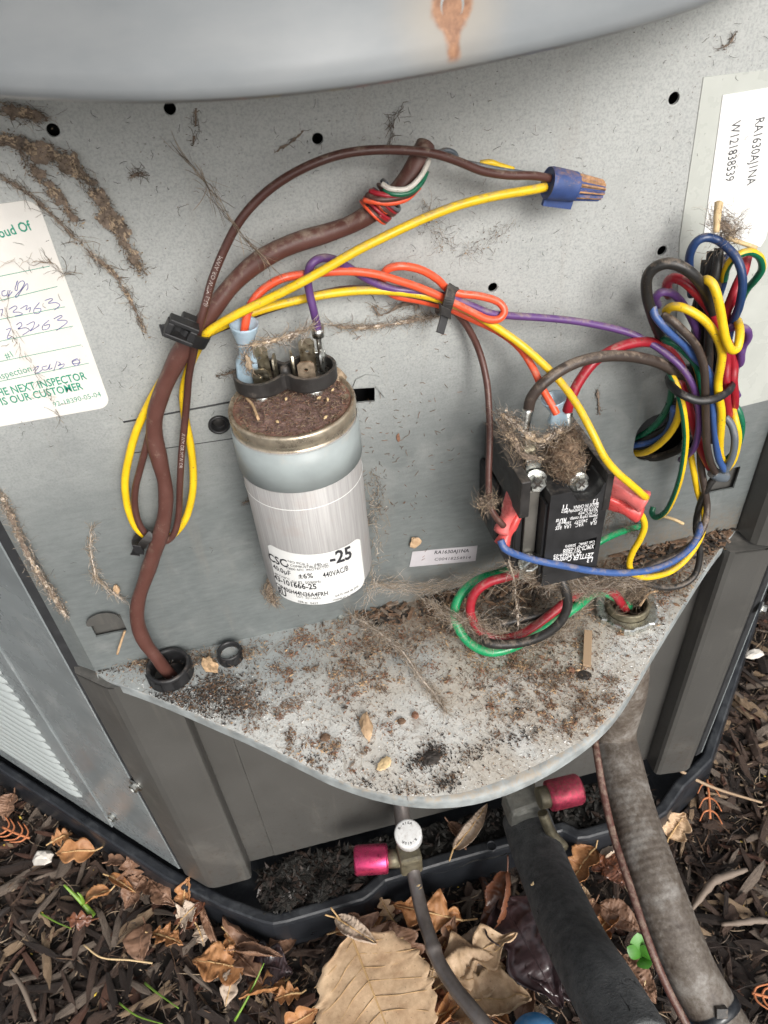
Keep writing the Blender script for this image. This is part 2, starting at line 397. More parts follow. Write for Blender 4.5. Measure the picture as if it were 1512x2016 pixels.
def lidmat():
    m, nt, b = newmat('satin_grey_lid_paint'); co = objco(nt)
    sep = N(nt, 'ShaderNodeSeparateXYZ'); nt.links.new(co, sep.inputs[0])
    n1 = noise_node(nt, 40, 5, .6, co)
    col = ramp(nt, noise_node(nt, 22, 5, .6, stretch(nt, co, (1, 1, 2.5))), [(.3, (.19, .205, .215)), (.7, (.255, .265, .27))])
    dx = math_(nt, 'ABSOLUTE', math_(nt, 'SUBTRACT', sep.outputs['X'], LHX))
    dz = math_(nt, 'SUBTRACT', LHZ, sep.outputs['Z'])
    wob = math_(nt, 'MULTIPLY', math_(nt, 'SUBTRACT', noise_node(nt, 300, 4, .6, co), .5), .0022)
    # drip: a tapering streak below the hole
    wdt = maprange(nt, dz, .000, .0070, .0040, .0013)
    dn = maprange(nt, math_(nt, 'SUBTRACT', math_(nt, 'ADD', dx, wob), wdt), -.0009, .0007, 1, 0)
    lo = math_(nt, 'MULTIPLY', maprange(nt, dz, .0085, .0105, 1, 0), maprange(nt, dz, -.004, -.002))
    rd = math_(nt, 'SQRT', math_(nt, 'ADD', math_(nt, 'POWER', dx, 2), math_(nt, 'POWER', dz, 2)))
    disc = maprange(nt, math_(nt, 'ADD', rd, wob), .0038, .0052, 1, 0)
    f = math_(nt, 'MAXIMUM', math_(nt, 'MULTIPLY', dn, lo), disc)
    halo = math_(nt, 'MULTIPLY', maprange(nt, math_(nt, 'ADD', rd, wob), .004, .017, .22, 0), 1)
    col = mix(nt, halo, col, (.55, .42, .26))
    rust = ramp(nt, noise_node(nt, 420, 5, .75, co), [(.35, (.17, .060, .022)), (.65, (.40, .20, .10))])
    col = mix(nt, math_(nt, 'MULTIPLY', f, .85), col, rust)
    nt.links.new(col, b.inputs['Base Color'])
    nt.links.new(ramp(nt, n1, [(.3, .36), (.7, .48)]), b.inputs['Roughness'])
    b.inputs['Coat Weight'].default_value = .15
    bump(nt, b, n1, .12, .0008)
    return m

def leafmat(name, c1, c2, rough=.55, coat=0):
    m, nt, b = newmat(name); co = objco(nt)
    n1 = noise_node(nt, 35, 6, .7, co); n2 = noise_node(nt, 220, 5, .7, co)
    col = ramp(nt, math_(nt, 'ADD', math_(nt, 'MULTIPLY', n1, .7), math_(nt, 'MULTIPLY', n2, .3)), [(.36, c1), (.62, c2)])
    sp = maprange(nt, noise_node(nt, 420, 3, .6, co), .64, .72)
    col = mix(nt, math_(nt, 'MULTIPLY', sp, .6), col, tuple(x*.3 for x in c1))
    nt.links.new(col, b.inputs['Base Color']); b.inputs['Roughness'].default_value = rough; b.inputs['Coat Weight'].default_value = coat
    bump(nt, b, n2, .4, .0006)
    return m
M['leaf_tan'] = leafmat('tan_dry_leaf', (.36, .22, .12), (.68, .49, .31))
M['leaf_orange'] = leafmat('orange_brown_leaf', (.26, .105, .035), (.45, .22, .09))
M['leaf_red'] = leafmat('red_brown_leaf', (.085, .03, .017), (.20, .075, .035), .35, .3)
M['leaf_pale'] = leafmat('pale_dry_leaf', (.34, .25, .18), (.52, .42, .33))
M['leaf_dark'] = leafmat('dark_wet_leaf', (.014, .009, .010), (.055, .032, .034), .28, .5)
M['leaf_brown'] = leafmat('brown_leaf', (.14, .07, .04), (.28, .16, .10))
M['vein_tan'] = simple('leaf_vein', (.52, .34, .16), .6, var=.15)

def barkmat(name, c1, c2, rough):
    m, nt, b = newmat(name); uv = N(nt, 'ShaderNodeTexCoord').outputs['UV']
    st = stretch(nt, uv, (14, 110, 1)); n1 = noise_node(nt, 1, 5, .65, st); n2 = noise_node(nt, 3, 4, .6, stretch(nt, uv, (20, 40, 1)))
    oi = N(nt, 'ShaderNodeObjectInfo')
    col = ramp(nt, n1, [(.32, c1), (.68, c2)])
    nt.links.new(mix(nt, .35, col, ramp(nt, n2, [(.35, c1), (.7, c2)])), b.inputs['Base Color']); b.inputs['Roughness'].default_value = rough
    bump(nt, b, math_(nt, 'ADD', n1, n2), 1.0, .0012)
    return m
BARK = [barkmat('dark_wet_bark', (.008, .005, .004), (.060, .040, .031), .42),
        barkmat('brown_bark', (.022, .012, .009), (.165, .105, .076), .55),
        barkmat('grey_weathered_bark', (.055, .038, .028), (.36, .285, .225), .7),
        barkmat('reddish_bark', (.045, .018, .012), (.24, .115, .075), .6),
        barkmat('pale_split_wood', (.20, .12, .065), (.52, .38, .25), .7)]

# ================================================================== GROUND
gm = MB(); gx = np.linspace(-.9, 1.2, 90); gy = np.linspace(-.7, 1.1, 80)
def gz(x, y): return -.318 + .010*noise.noise(Vector((x*9, y*9, 1))) + .004*noise.noise(Vector((x*40, y*40, 5)))
gv = [(x, y, gz(x, y)) for y in gy for x in gx]
gf = [(j*90+i, j*90+i+1, (j+1)*90+i+1, (j+1)*90+i) for j in range(79) for i in range(89)]
gm.add(gv, gf, 0, True)
B0 = len(gm.v)
ring_in = [(-.9, -.7), (1.2, -.7), (1.2, 1.1), (-.9, 1.1)]; ring_out = [(-60, -60), (60, -60), (60, 60), (-60, 60)]
gm.add([(x, y, -.324) for x, y in ring_in] + [(x, y, -.33) for x, y in ring_out], [(i, (i+1) % 4, (i+1) % 4+4, i+4) for i in range(4)])
tag(gm.build('mulch_bed_ground', M['soil']), kind='structure')

# ================================================================== CONDENSER UNIT
unit = thing('air_conditioner', (.08, .15, -.318), 'grey outdoor air conditioner unit with its electrical compartment cover off', 'air conditioner')
ML = (-.131, .002); MR = (.307, -.014)
d45 = Vector((-.72, .68, 0)).normalized(); d45r = Vector((.70, .714, 0)).normalized()
def LP(s, o=0.0): return Vector((ML[0], ML[1], 0)) + d45*s + Vector((-d45.y, d45.x, 0))*o     # o>0 goes outward
def RP(s, o=0.0): return Vector((MR[0], MR[1], 0)) + d45r*s + Vector((d45r.y, -d45r.x, 0))*o
ZT = .309
# back panel with its holes
holes = [(-.05, .277, .0022), (-.010, .279, .0021), (.040, .263, .0021), (.183, .260, .0024), (.190, .197, .0023), (.110, .193, .0022), (-.0200, .1485, .0046), (-.026, .2005, .0026)]
tabs = [(-.1122, -.0955, .0278, .0415), (.2500, .2675, .0380, .0545)]
hl = [circ(*h) for h in holes] + [[(a, c), (b, c), (b, d), (a, d)] for a, b, c, d in tabs]
hl.append([(.0425, .1465), (.0530, .1455), (.0535, .1530), (.0430, .1545)])
hl.append(rrect(.1945, .238, .0735, .105, .012))
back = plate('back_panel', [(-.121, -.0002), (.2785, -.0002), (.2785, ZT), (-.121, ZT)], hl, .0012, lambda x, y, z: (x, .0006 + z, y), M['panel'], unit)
fl = MB()
fl.add([(-.121, .0, -.0), (-.121, .0, ZT), (-.1345, .010, ZT), (-.1345, .010, -.0), (-.1345, .0125, ZT), (-.1345, .0125, 0)], [(0, 1, 2, 3), (3, 2, 4, 5)])
fl.build('panel_flange', M['panel'], unit)
for (x, z, r) in holes[:6]:
    rr = MB().lathe((x, .0001, z), (0, -1, 0), [(r, -.0012), (r*1.02, .0), (r*1.35, .00025), (r*1.55, .0)], 20, caps=False); rr.build('hole_rim', M['panel'], unit)
# dark box behind the panel (inner wall of the compartment) and bushing plug
MB().box(-.125, .285, .030, .032, 0.0, ZT).build('inner_wall', M['gap'], unit)
for i, (a, b, c, d) in enumerate(tabs):
    MB().box(a-.004, b+.004, .0035, .0045, c-.004, d+.006).build('backing_plate', M['paint'], unit)
# bent tabs with rounded tops
tb = MB(); pts = [(-.1122, .0405), (-.0965, .0395)] + [(-.1040+.0088*math.cos(R(a)), .0415+.0065*math.sin(R(a))) for a in range(0, 181, 15)]
tb.prism(pts, -.0030, -.0036, lambda x, y, z: (x, z, y)); tb.build('knockout_tab', M['paint'], unit)
# black bushing with screw in the round hole
bu = MB().lathe((-.0200, -.0, .1485), (0, -1, 0), [(.0046, -.003), (.0050, .0006), (.0042, .0014), (.0034, .0004), (.0033, -.004)], 24)
bu.build('bushing', M['black_plastic'], unit)
MB().lathe((-.0200, .004, .1485), (0, -1, 0), [(.0030, 0), (.0030, .0012), (.0022, .0018), (0, .002)], 16).build('screw', M['black_dusty'], unit)
# lid of slot next to the capacitor
tp = MB(); pts = [(.0432, .1560), (.0535, .1545), (.0580, .1470), (.0585, .1530), (.0560, .1590), (.0500, .1612), (.0450, .1598)]
tp.prism(pts, -.0006, -.0012, lambda x, y, z: (x, z, y)); tp.build('slot_tab', M['panel'], unit)

# shelf
px = [(194, 1334), (220, 1350), (268, 1367), (329, 1391), (430, 1435), (500, 1466), (595, 1513), (650, 1540), (720, 1565), (790, 1581), (860, 1586), (930, 1579), (1000, 1559), (1060, 1532), (1110, 1503), (1160, 1467), (1205, 1424), (1240, 1375), (1270, 1322), (1310, 1255), (1350, 1190), (1400, 1112), (1452, 1045)]
edge = [PZ(a, b, -.004) for a, b in px]
edge = spline(edge, 4)
inn = []
for p in edge:
    c = Vector((.075, .01, -.004)); d = (c-p).normalized()
    k = math.exp(-((p.x-.085)/.05)**2)*.0042+.0006
    q = p + d*k; q.z = 0; inn.append(q)
out2 = [(p.x, p.y) for p in inn] + [(.279, .001), (-.1215, .001), (-.1195, -.0050)]
nut_c = PZ(1232, 1203, 0); grom_c = PZ(337, 1326, 0)
SH = [circ(nut_c.x, nut_c.y, .0125, 28), circ(grom_c.x, grom_c.y, .0098, 28)]
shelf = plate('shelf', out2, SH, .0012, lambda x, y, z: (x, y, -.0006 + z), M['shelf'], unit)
lp = MB(); n = len(edge); v = []
for i in range(n):
    a, b = inn[i], edge[i]
    for t, dz in ((0, 0), (.45, -.0003), (.8, -.0010), (1, -.0026), (.98, -.007)):
        q = a.lerp(b, t); v.append((q.x, q.y, dz))
lp.add(v, [(i*5+k, i*5+k+1, (i+1)*5+k+1, (i+1)*5+k) for i in range(n-1) for k in range(4)], 0, True)
M['lip'] = simple('shelf_edge_paint', (.27, .29, .29), .5, var=.3, scale=120, dust=(.35, .28, .2), dustamt=.7)
lp.build('shelf_lip', M['lip'], unit)

# lower panel, posts, sides
PB = -.268
lpn = MB(); lpn.box(-.061, .2660, .0, .0012, PB, -.0015); lpn.box(-.082, -.0613, .0004, .0016, PB, -.0015)
lpn.build('lower_panel', M['paint'], unit)
def wall(name, pts, z0, z1, mat, t=.0012, bev=0):
    # vertical folded sheet following plan points
    mb = MB(); P = [Vector((p[0], p[1], 0)) for p in pts]; n = len(P); A = []; Bk = []
    for i in range(n):
        d = (P[min(i+1, n-1)] - P[max(i-1, 0)]).normalized(); nn = Vector((-d.y, d.x, 0)); A.append(P[i]); Bk.append(P[i] + nn*t)
    v = [(p.x, p.y, z) for z in (z0, z1) for p in A] + [(p.x, p.y, z) for z in (z0, z1) for p in Bk]
    f = [(i, i+1, n+i+1, n+i) for i in range(n-1)] + [(2*n+i+1, 2*n+i, 3*n+i, 3*n+i+1) for i in range(n-1)]
    f += [(n+i, n+i+1, 3*n+i+1, 3*n+i) for i in range(n-1)] + [(i+1, i, 2*n+i, 2*n+i+1) for i in range(n-1)] + [(0, n, 3*n, 2*n), (n-1, 3*n-1, 4*n-1, 2*n-1)]
    mb.add(v, f); return mb.build(name, mat, unit)
def arc(c, r, a0, a1, n=6): return [(c[0]+r*math.cos(R(a0+(a1-a0)*k/n)), c[1]+r*math.sin(R(a0+(a1-a0)*k/n))) for k in range(n+1)]
wall('corner_post', [(-.1345, .0125), (-.1335, .0045), (-.1325, .003), (-.118, -.0095), (-.115, -.0118), (-.111, -.0132), (-.107, -.0135), (-.0840, -.0135), (-.0815, -.0128), (-.0808, -.0105), (-.0808, -.0004)], PB, -.0015, M['paint'])
wall('corner_post', [(.2650, -.0004), (.2650, -.0125), (.2662, -.0150), (.2690, -.0162), (.288, -.0185), (.2925, -.0185), (.2960, -.0170), (.3065, -.0065), (.3065, .004)], PB, -.0015, M['paint'])
wall('corner_post', [(.2792, .0008), (.2796, -.004), (.2806, -.0125), (.2830, -.0160), (.288, -.0183), (.2925, -.0185), (.2960, -.0170), (.3065, -.0065), (.3065, .004)], .0006, ZT, M['paint'])
MB().prism([(-.1345, .0125), (-.1335, .0045), (-.1325, .003), (-.118, -.0095), (-.115, -.0118), (-.111, -.0132), (-.0840, -.0135), (-.0808, -.0105), (-.0808, .0125)], -.0030, -.0016).build('post_cap', M['paint'], unit)
MB().prism([(.2650, .004), (.2650, -.0125), (.2690, -.0162), (.288, -.0185), (.2925, -.0185), (.2960, -.0170), (.3065, -.0065), (.3065, .004)], -.0030, -.0016).build('post_cap', M['paint'], unit)
# left gap and side panels
g0, g1 = .006, .0135
def sidewall(name, fn, s0, s1, z0, z1, mat, o=0.0, th=.0012, lipL=True):
    mb = MB(); a = fn(s0, o-.0125); b0 = fn(s0, o-.0005); b = fn(s0+.0005, o); c = fn(s1-.0008, o); c1 = fn(s1, o-.0008); d = fn(s1, o-.004)
    q = [a, b0, b, c, c1, d]; n = len(q)
    v = [(p.x, p.y, z) for z in (z0, z1) for p in q]
    mb.add(v, [(i, i+1, n+i+1, n+i) for i in range(n-1)])
    return mb.build(name, mat, unit)
for fn, sgn in ((LP, 1), (RP, -1)):
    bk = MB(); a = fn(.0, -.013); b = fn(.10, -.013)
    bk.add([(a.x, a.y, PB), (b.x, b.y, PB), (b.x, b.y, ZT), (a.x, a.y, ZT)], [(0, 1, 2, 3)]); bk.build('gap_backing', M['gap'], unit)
    sidewall('side_panel', fn, .0095, .083, PB, ZT, M['paint2'], -.0005)
    sv_ = MB(); q = [fn(.0040, -.0040), fn(.0090, -.0012), fn(.0094, -.0012), fn(.0094, -.0125), fn(.0040, -.0125)]  # near-black strip: shade band of the gap put in as colour, no real gasket
    sv_.add([(p.x, p.y, z) for z in (PB, ZT) for p in q], [(i, (i+1) % 5, 5+(i+1) % 5, 5+i) for i in range(5)]); sv_.build('gap_shade_strip', M['gap'], unit)
    p2 = sidewall('side_panel', fn, .0842, .40, PB, ZT, M['paint2'], .0005)
    # louvres pressed into the outer side panel
    lm = None; s0 = .104; s1 = .30
    for k in range(26):
        z = PB + .035 + k*.0105
        if lm is None:
            mb = MB(); zz = 0
            a, b = fn(s0, .0005), fn(s1, .0005); pr = []
            nrm = (fn(0, 1)-fn(0, 0)).normalized(); al = (b-a).normalized()
            rows = []
            for s, h in ((0, 0.05), (.004, .75), (.010, 1), (s1-s0-.010, 1), (s1-s0, .05)):
                for j in range(6):
                    t = j/5; rows.append(a + al*s + nrm*(h*.0034*math.sin(math.pi*min(t*1.0, 1))**.7 + .0001) + Vector((0, 0, (t-.5)*.0088*(.35+.65*h))))
            mb.add(rows, [(i*6+j, (i+1)*6+j, (i+1)*6+j+1, i*6+j+1) for i in range(4) for j in range(5)], 0, True)
            lm = mb.mesh('louver', M['louver'])
        o = bpy.data.objects.new('louver', lm); COL.objects.link(o); o.parent = p2; o.location = (0, 0, z)
    # rear sides close the cabinet
c0, c1 = LP(.40), RP(.40)
MB().add([(c0.x, c0.y, PB), (.09, .62, PB), (c1.x, c1.y, PB), (c0.x, c0.y, ZT), (.09, .62, ZT), (c1.x, c1.y, ZT)], [(0, 1, 4, 3), (1, 2, 5, 4)]).build('rear_panel', M['paint2'], unit)
def hexscrew(c, ax, r=.0036, parent=unit, mat='zinc', name='screw'):
    mb = MB(); mb.lathe(c, ax, [(r*1.25, 0), (r*1.25, r*.18), (r*.9, r*.3)], 20, smooth=False)
    mb.lathe(Vector(c)+Vector(ax).normalized()*r*.2, ax, [(r*.85, 0), (r*.85, r*.65), (r*.6, r*.75), (r*.5, r*.55), (0, r*.5)], 6, smooth=False)
    return mb.build(name, M[mat], parent)
nL = (LP(0, 1)-LP(0, 0)).normalized(); nR = (RP(0, 1)-RP(0, 0)).normalized()
hexscrew(PZ(224, 1606, -.240), nL, .0042)
gs = LP(.003, .0005); hexscrew((gs.x, gs.y, -.128), nL, .0042)
gs = RP(.006, .0005); hexscrew((gs.x, gs.y, -.075), nR, .0042)

# lid
lpx = [(-60, 178), (0, 187), (120, 194), (240, 198), (330, 198), (460, 192), (600, 180), (750, 160), (900, 133), (1030, 105), (1150, 78), (1280, 42), (1400, 2)]
le = [PZ(a, b, .3075) for a, b in lpx]
le = [le[0] + Vector((-.25, .235, 0)), le[0] + Vector((-.04, .034, 0))] + le + [le[-1] + Vector((.03, .024, 0)), le[-1] + Vector((.27, .25, 0))]
le = [le[0]] + spline(le[1:-1], 6) + [le[-1]]
pol = le + [Vector((.09, .72, .3075))]
prof = [(-.0030, .3100), (-.0018, .3076), (0, .3070), (.0012, .3080), (.0016, .3100), (.0011, .3130), (.0004, .3170), (0, .3240), (-.0004, .3340), (-.002, .3400), (-.006, .3440), (-.014, .3460), (-.10, .3500)]
cen = Vector((.06, .15, .3075))
n = len(pol); nor = []
for i in range(n):
    d = (pol[(i+1) % n]-pol[i-1]); d.z = 0; nn = Vector((d.y, -d.x, 0)).normalized()
    nor.append(nn)
lid = MB(); v = []
for o, z in prof:
    for i in range(n): v.append((pol[i].x+nor[i].x*o, pol[i].y+nor[i].y*o, z))
k = len(prof)
f = [(j*n+i, j*n+(i+1) % n, (j+1)*n+(i+1) % n, (j+1)*n+i) for j in range(k-1) for i in range(n)]
lid.add(v, f, 0, True); lid.add([v[i] for i in range(n)], [tuple(range(n))[::-1]], 0, False)
lid.add([v[(k-1)*n+i] for i in range(n)], [tuple(range(n))], 0, False)
# where the ray through the rust hole meets the skirt
best = None; dr = ray(889, 10)
for i in range(n-1):
    a, b = pol[i], pol[i+1]; e = b-a; den = dr.x*e.y-dr.y*e.x
    if abs(den) < 1e-9: continue
    t = ((a.x-CAM.x)*e.y-(a.y-CAM.y)*e.x)/den; s = ((a.x-CAM.x)*dr.y-(a.y-CAM.y)*dr.x)/den
    if 0 <= s <= 1 and t > 0:
        if best is None or t < best[0]: best = (t, i)
hp = CAM + dr*best[0]; LHX, LHZ = hp.x, hp.z
M['lid'] = lidmat()
lido = lid.build('lid', M['lid'], unit)
hn = nor[best[1]]
MB().lathe(hp - hn*.0002, hn, [(.0030, .0002), (.0026, .0006), (.0021, .0004), (.0019, -.0002), (0, -.0004)], 24).build('screw', M['strap'], lido)

# base pan
def off(fn, s, o): p = fn(s, o); return (p.x, p.y)
pan_out = [off(LP, .42, .010), off(LP, .02, .010), (-.108, -.027), (-.0795, -.0455), (-.070, -.0500), (-.059, -.0510), (.002, -.0500), (.010, -.0470), (.022, -.0405), (.070, -.039), (.140, -.0385), (.172, -.0385), (.181, -.0475), (.190, -.049), (.252, -.0485), (.262, -.0455), (.287, -.029), (.305, -.021), off(RP, .012, .010), off(RP, .42, .010), (.09, .66)]
pol2 = [Vector((a, b, 0)) for a, b in pan_out]; n = len(pol2); nor2 = []
for i in range(n):
    d = (pol2[(i+1) % n]-pol2[i]).normalized() + (pol2[i]-pol2[i-1]).normalized(); nor2.append(Vector((d.y, -d.x, 0)).normalized())
pf = [(.004, -.330), (.002, -.300), (.0005, -.284), (0, -.279), (-.001, -.2765), (-.0025, -.2755), (-.0085, -.2755), (-.0095, -.2765), (-.0105, -.282), (-.012, -.300)]
pm = MB(); v = []
for o, z in pf:
    for i in range(n): v.append((pol2[i].x+nor2[i].x*o, pol2[i].y+nor2[i].y*o, z))
pm.add(v, [(j*n+i, j*n+(i+1) % n, (j+1)*n+(i+1) % n, (j+1)*n+i) for j in range(len(pf)-1) for i in range(n)], 0, False)
pm.add([v[(len(pf)-1)*n+i] for i in range(n)], [tuple(range(n))], 0)
pm.build('base_pan', M['pan'], unit, bevel=.0012)
# small rim socket on the pan front
MB().lathe((.112, -.0345, -.2752), (0, 0, 1), [(.0045, 0), (.0045, .001), (.0034, .001), (.003, -.001)], 20).build('pan_socket', M['pan'], unit)
# the capacitor strap: painted band round the can, ends at the panel
st = MB(); v = []
angs = [R(a) for a in range(-118, 119, 6)]
for z in (.1447, .1448, .1640, .1641):
    for a in angs:
        r = CAR + (.0008 if z in (.1448, .1640) else .0003); v.append((CAX+r*math.sin(a), CAY-r*math.cos(a), z))
na = len(angs)
st.add(v, [(j*na+i, j*na+i+1, (j+1)*na+i+1, (j+1)*na+i) for j in range(3) for i in range(na-1)], 0, True)
st.build('capacitor_strap', M['strap'], unit)
# dark seam lines of the embossed strap seat on the panel
for (a, b, r) in (((243, 831), (455, 791), .00045), ((255, 893), (468, 862), .00022)):
    MB().tube([PY(*a, .1), PY((a[0]+b[0])/2, (a[1]+b[1])/2, .1), PY(*b, .1)], r, 6).build('panel_seam', M['gap'], unit)
hexscrew(PZ(670, 1212, 0.0)+Vector((0, -.003, .0)), (0, 0, 1), .0022)

# ------------------------------------------------------------------ grommets on the shelf
def grommet(name, c, r, h, label, inner, mats):
    t = thing(name, c, label, 'grommet')
    MB().lathe(c, (0, 0, 1), [(r*.80, -.004), (r*.80, h*.8), (r*.86, h), (r*.97, h), (r, h*.85), (r, .0012), (r*1.06, 0), (r*1.0, -.003)], 36).build('collar', M[mats], t)
    for k in range(8):
        a = k*math.pi/4+.3; d = Vector((math.cos(a), math.sin(a), 0)); s = Vector((-d.y, d.x, 0))
        MB().obox(c + d*r*1.01 + Vector((0, 0, h*.42)), d*.0006, s*r*.14, Vector((0, 0, h*.36))).build('rib', M['black_plastic'], t)
    MB().lathe(c, (0, 0, 1), [(r*.8, inner), (r*.4, inner-.0005), (0, inner-.0002)], 24).build('inner_disc', M['deb_dark'] if inner < 0.002 else M['shelf'], t)
    return t
grommet('cable_grommet', grom_c + Vector((0, 0, 0)), .0122, .0085, 'large black ribbed grommet on the shelf with the thick brown cable going in', -.004, 'black_plastic')
gc2 = PZ(453, 1288, .003); gc2.z = 0
grommet('plug_grommet', gc2, .0068, .0068, 'small empty black ribbed grommet on the shelf right of the larger one', .003, 'black_plastic')

# ------------------------------------------------------------------ stickers and labels
def pw(px_, py_, off=0.0): p = PY(px_, py_, off); return p
M['sticker'] = simple('dirty_white_sticker', (.68, .655, .615), .5, var=.05, scale=60, dust=(.42, .34, .27), dustamt=.12, bs=.15)
M['paper'] = simple('white_label_paper', (.74, .74, .72), .45, var=.04, scale=60, dust=(.4, .33, .26), dustamt=.12, bs=.1)
M['paperlilac'] = simple('greyish_label', (.46, .44, .46), .45, var=.06, scale=90, dust=(.3, .25, .2), dustamt=.3, bs=.1)
t = thing('inspection_sticker', (-.09, -.0003, .168), 'dirty white inspector sticker with green print and blue handwriting on the panel', 'sticker')
plate('sticker_paper', rrect(-.1195, -.0628, .1675, .2560, .005), [], .0003, lambda x, y, z: (x, -.00015+z, y), M['sticker'], t)
NN = (0, -1, 0); o_ = .35
tg = MB()
for s, a, b, h in (('Proud Of', (-18, 474), (65, 452), .0036), ('#1', (13, 707), (27, 702), .0026),
                   ('Inspection', (-7, 749), (64, 731), .0030),
                   ('THE NEXT INSPECTOR', (-14, 783), (172, 746), .0036), ('IS OUR CUSTOMER', (5, 798), (165, 766), .0036), ('92-18390-05-04', (107, 801), (200, 780), .0024)):
    bold = .018 if s[0].isupper() and s not in ('Inspection',) and not s[0].isdigit() else 0
    text_flat(tg, s, PY(*a, o_), PY(*b, o_), NN, h, bold)
for a, b in (((-10, 546), (98, 524)), ((-10, 594), (113, 564)), ((-10, 631), (128, 604)), ((-10, 674), (144, 642)), ((-10, 714), (160, 679)), ((-10, 753), (175, 715))):
    p, q = PY(*a, o_), PY(*b, o_); d = Vector((0, 0, .00013)); tg.add([p-d, q-d, q+d, p+d], [(0, 1, 2, 3)])
tg.build('lettering', M['print_green'], t)
hw = MB()   # handwriting: pixel strokes on the sticker (source crop scale)
def stroke(pts): hw.tube([PY(a*.2678, 360+b*.2678, .35) for a, b in pts], .00016, 4, sub=4)
for s in ([(40,790),(15,800),(20,830),(50,825),(60,790)], [(75,790),(60,835),(90,800)], [(120,740),(130,720),(110,780),(125,790),(135,740),(165,720),(180,740),(150,790),(115,830),(125,840),(165,780),(200,740),(205,770),(195,790)],
          [(0,935),(20,930),(10,980)], [(65,930),(110,905),(125,920),(95,950),(140,950),(165,965),(110,980)], [(150,925),(200,900),(190,935),(225,915),(215,950)],
          [(290,880),(250,930),(255,960),(290,955),(300,925),(260,925)], [(330,865),(375,850),(385,860),(355,885),(410,880),(440,900),(400,935)],
          [(45,1080),(80,1070),(55,1130),(60,1145),(90,1130)], [(120,1045),(150,1025),(160,1050),(130,1075),(190,1065),(215,1085),(165,1120)], [(195,1045),(250,1020),(245,1060),(220,1090),(285,1050),(280,1040)],
          [(360,1010),(315,1050),(315,1080),(355,1070),(365,1040),(325,1050)], [(395,1000),(445,975),(455,985),(420,1010),(480,1010),(490,1030),(415,1085)],
          [(245,1380),(265,1355),(285,1350),(255,1395),(280,1395),(310,1375)], [(345,1345),(310,1355),(320,1375),(350,1370),(370,1330),(360,1370),(385,1360)], [(420,1310),(395,1385)],
          [(430,1315),(445,1330),(425,1345),(470,1330),(465,1350),(430,1370)], [(570,1290),(530,1310),(545,1330),(585,1320),(570,1300),(530,1320),(560,1345),(590,1320)]):
    stroke(s)
hw.build('handwriting', M['ink'], t)

M['tape'] = simple('clear_yellowed_tape', (.46, .475, .44), .28, var=.06, scale=50, dust=(.5, .46, .38), dustamt=.15, bs=.2)
tape = thing('tape_strip', PY(1440, 500, .4), 'wide yellowed clear tape strip under the serial label at the panel right', 'tape')
def ppoly(pts, off, th, mat, name, parent):
    w3 = [PY(a, b, off) for a, b in pts]
    return plate(name, [(p.x, p.z) for p in w3], [], th, lambda x, y, z: (x, -off*.001+z, y), mat, parent)
ppoly([(1385, 152), (1520, 136), (1530, 460), (1530, 783), (1448, 803), (1400, 812), (1325, 820), (1338, 470)], .25, .00025, M['tape'], 'tape_film', tape)
lb = thing('serial_label', PY(1440, 400, .6), 'long upright white serial number label at the right edge of the panel', 'label')
ppoly([(1423, 187), (1512, 173), (1540, 170), (1520, 420), (1507, 470), (1497, 486), (1384, 470)], .6, .00025, M['paper'], 'label_paper', lb)
tx = MB()
def vtext(mb, s, a, b, h, bold=0, off=.8):
    text_flat(mb, s, PY(*a, off), PY(*b, off), NN, h, bold)
vtext(tx, 'W121838539', (1441, 241), (1428, 359), .0040); vtext(tx, 'RA1630AJ1NA', (1488, 235), (1470, 366), .0040)
tx.build('lettering', M['print_black'], lb)
lb2 = thing('small_serial_label', PY(870, 1095, .5), 'small grey serial label with black print near the panel bottom', 'label')
ppoly([(812, 1086), (940, 1074), (936, 1104), (806, 1116)], .35, .00025, M['paperlilac'], 'label_paper', lb2)
tx = MB(); text_flat(tx, 'RA1630AJ1NA', PY(855, 1091, .55), PY(923, 1087, .55), NN, .0027, .02); text_flat(tx, 'C00418254914', PY(855, 1104, .55), PY(926, 1100, .55), NN, .0022)
tx.build('lettering', M['print_black'], lb2)

# ================================================================== CAPACITOR
cap = thing('run_capacitor', (CAX, CAY, .0745), 'round silver run capacitor with rusty top strapped upright to the panel', 'capacitor')
def canmat():
    m, nt, b = newmat('brushed_aluminium_can'); co = objco(nt)
    st = stretch(nt, co, (1, 1, .012)); n1 = noise_node(nt, 1500, 4, .7, st); n2 = noise_node(nt, 90, 5, .6, co)
    n3 = noise_node(nt, 500, 4, .7, stretch(nt, co, (1, 1, .05)))
    col = mix(nt, .5, ramp(nt, n1, [(.3, (.24, .232, .228)), (.7, (.50, .487, .475))]), ramp(nt, n3, [(.3, (.30, .292, .285)), (.7, (.46, .45, .44))]))
    d = maprange(nt, n2, .5, .7)
    col = mix(nt, math_(nt, 'MULTIPLY', d, .35), col, (.36, .31, .28))
    nt.links.new(col, b.inputs['Base Color']); b.inputs['Metallic'].default_value = .3; b.inputs['Roughness'].default_value = .62
    bump(nt, b, n1, .25, .0003); return m
M['can'] = canmat()
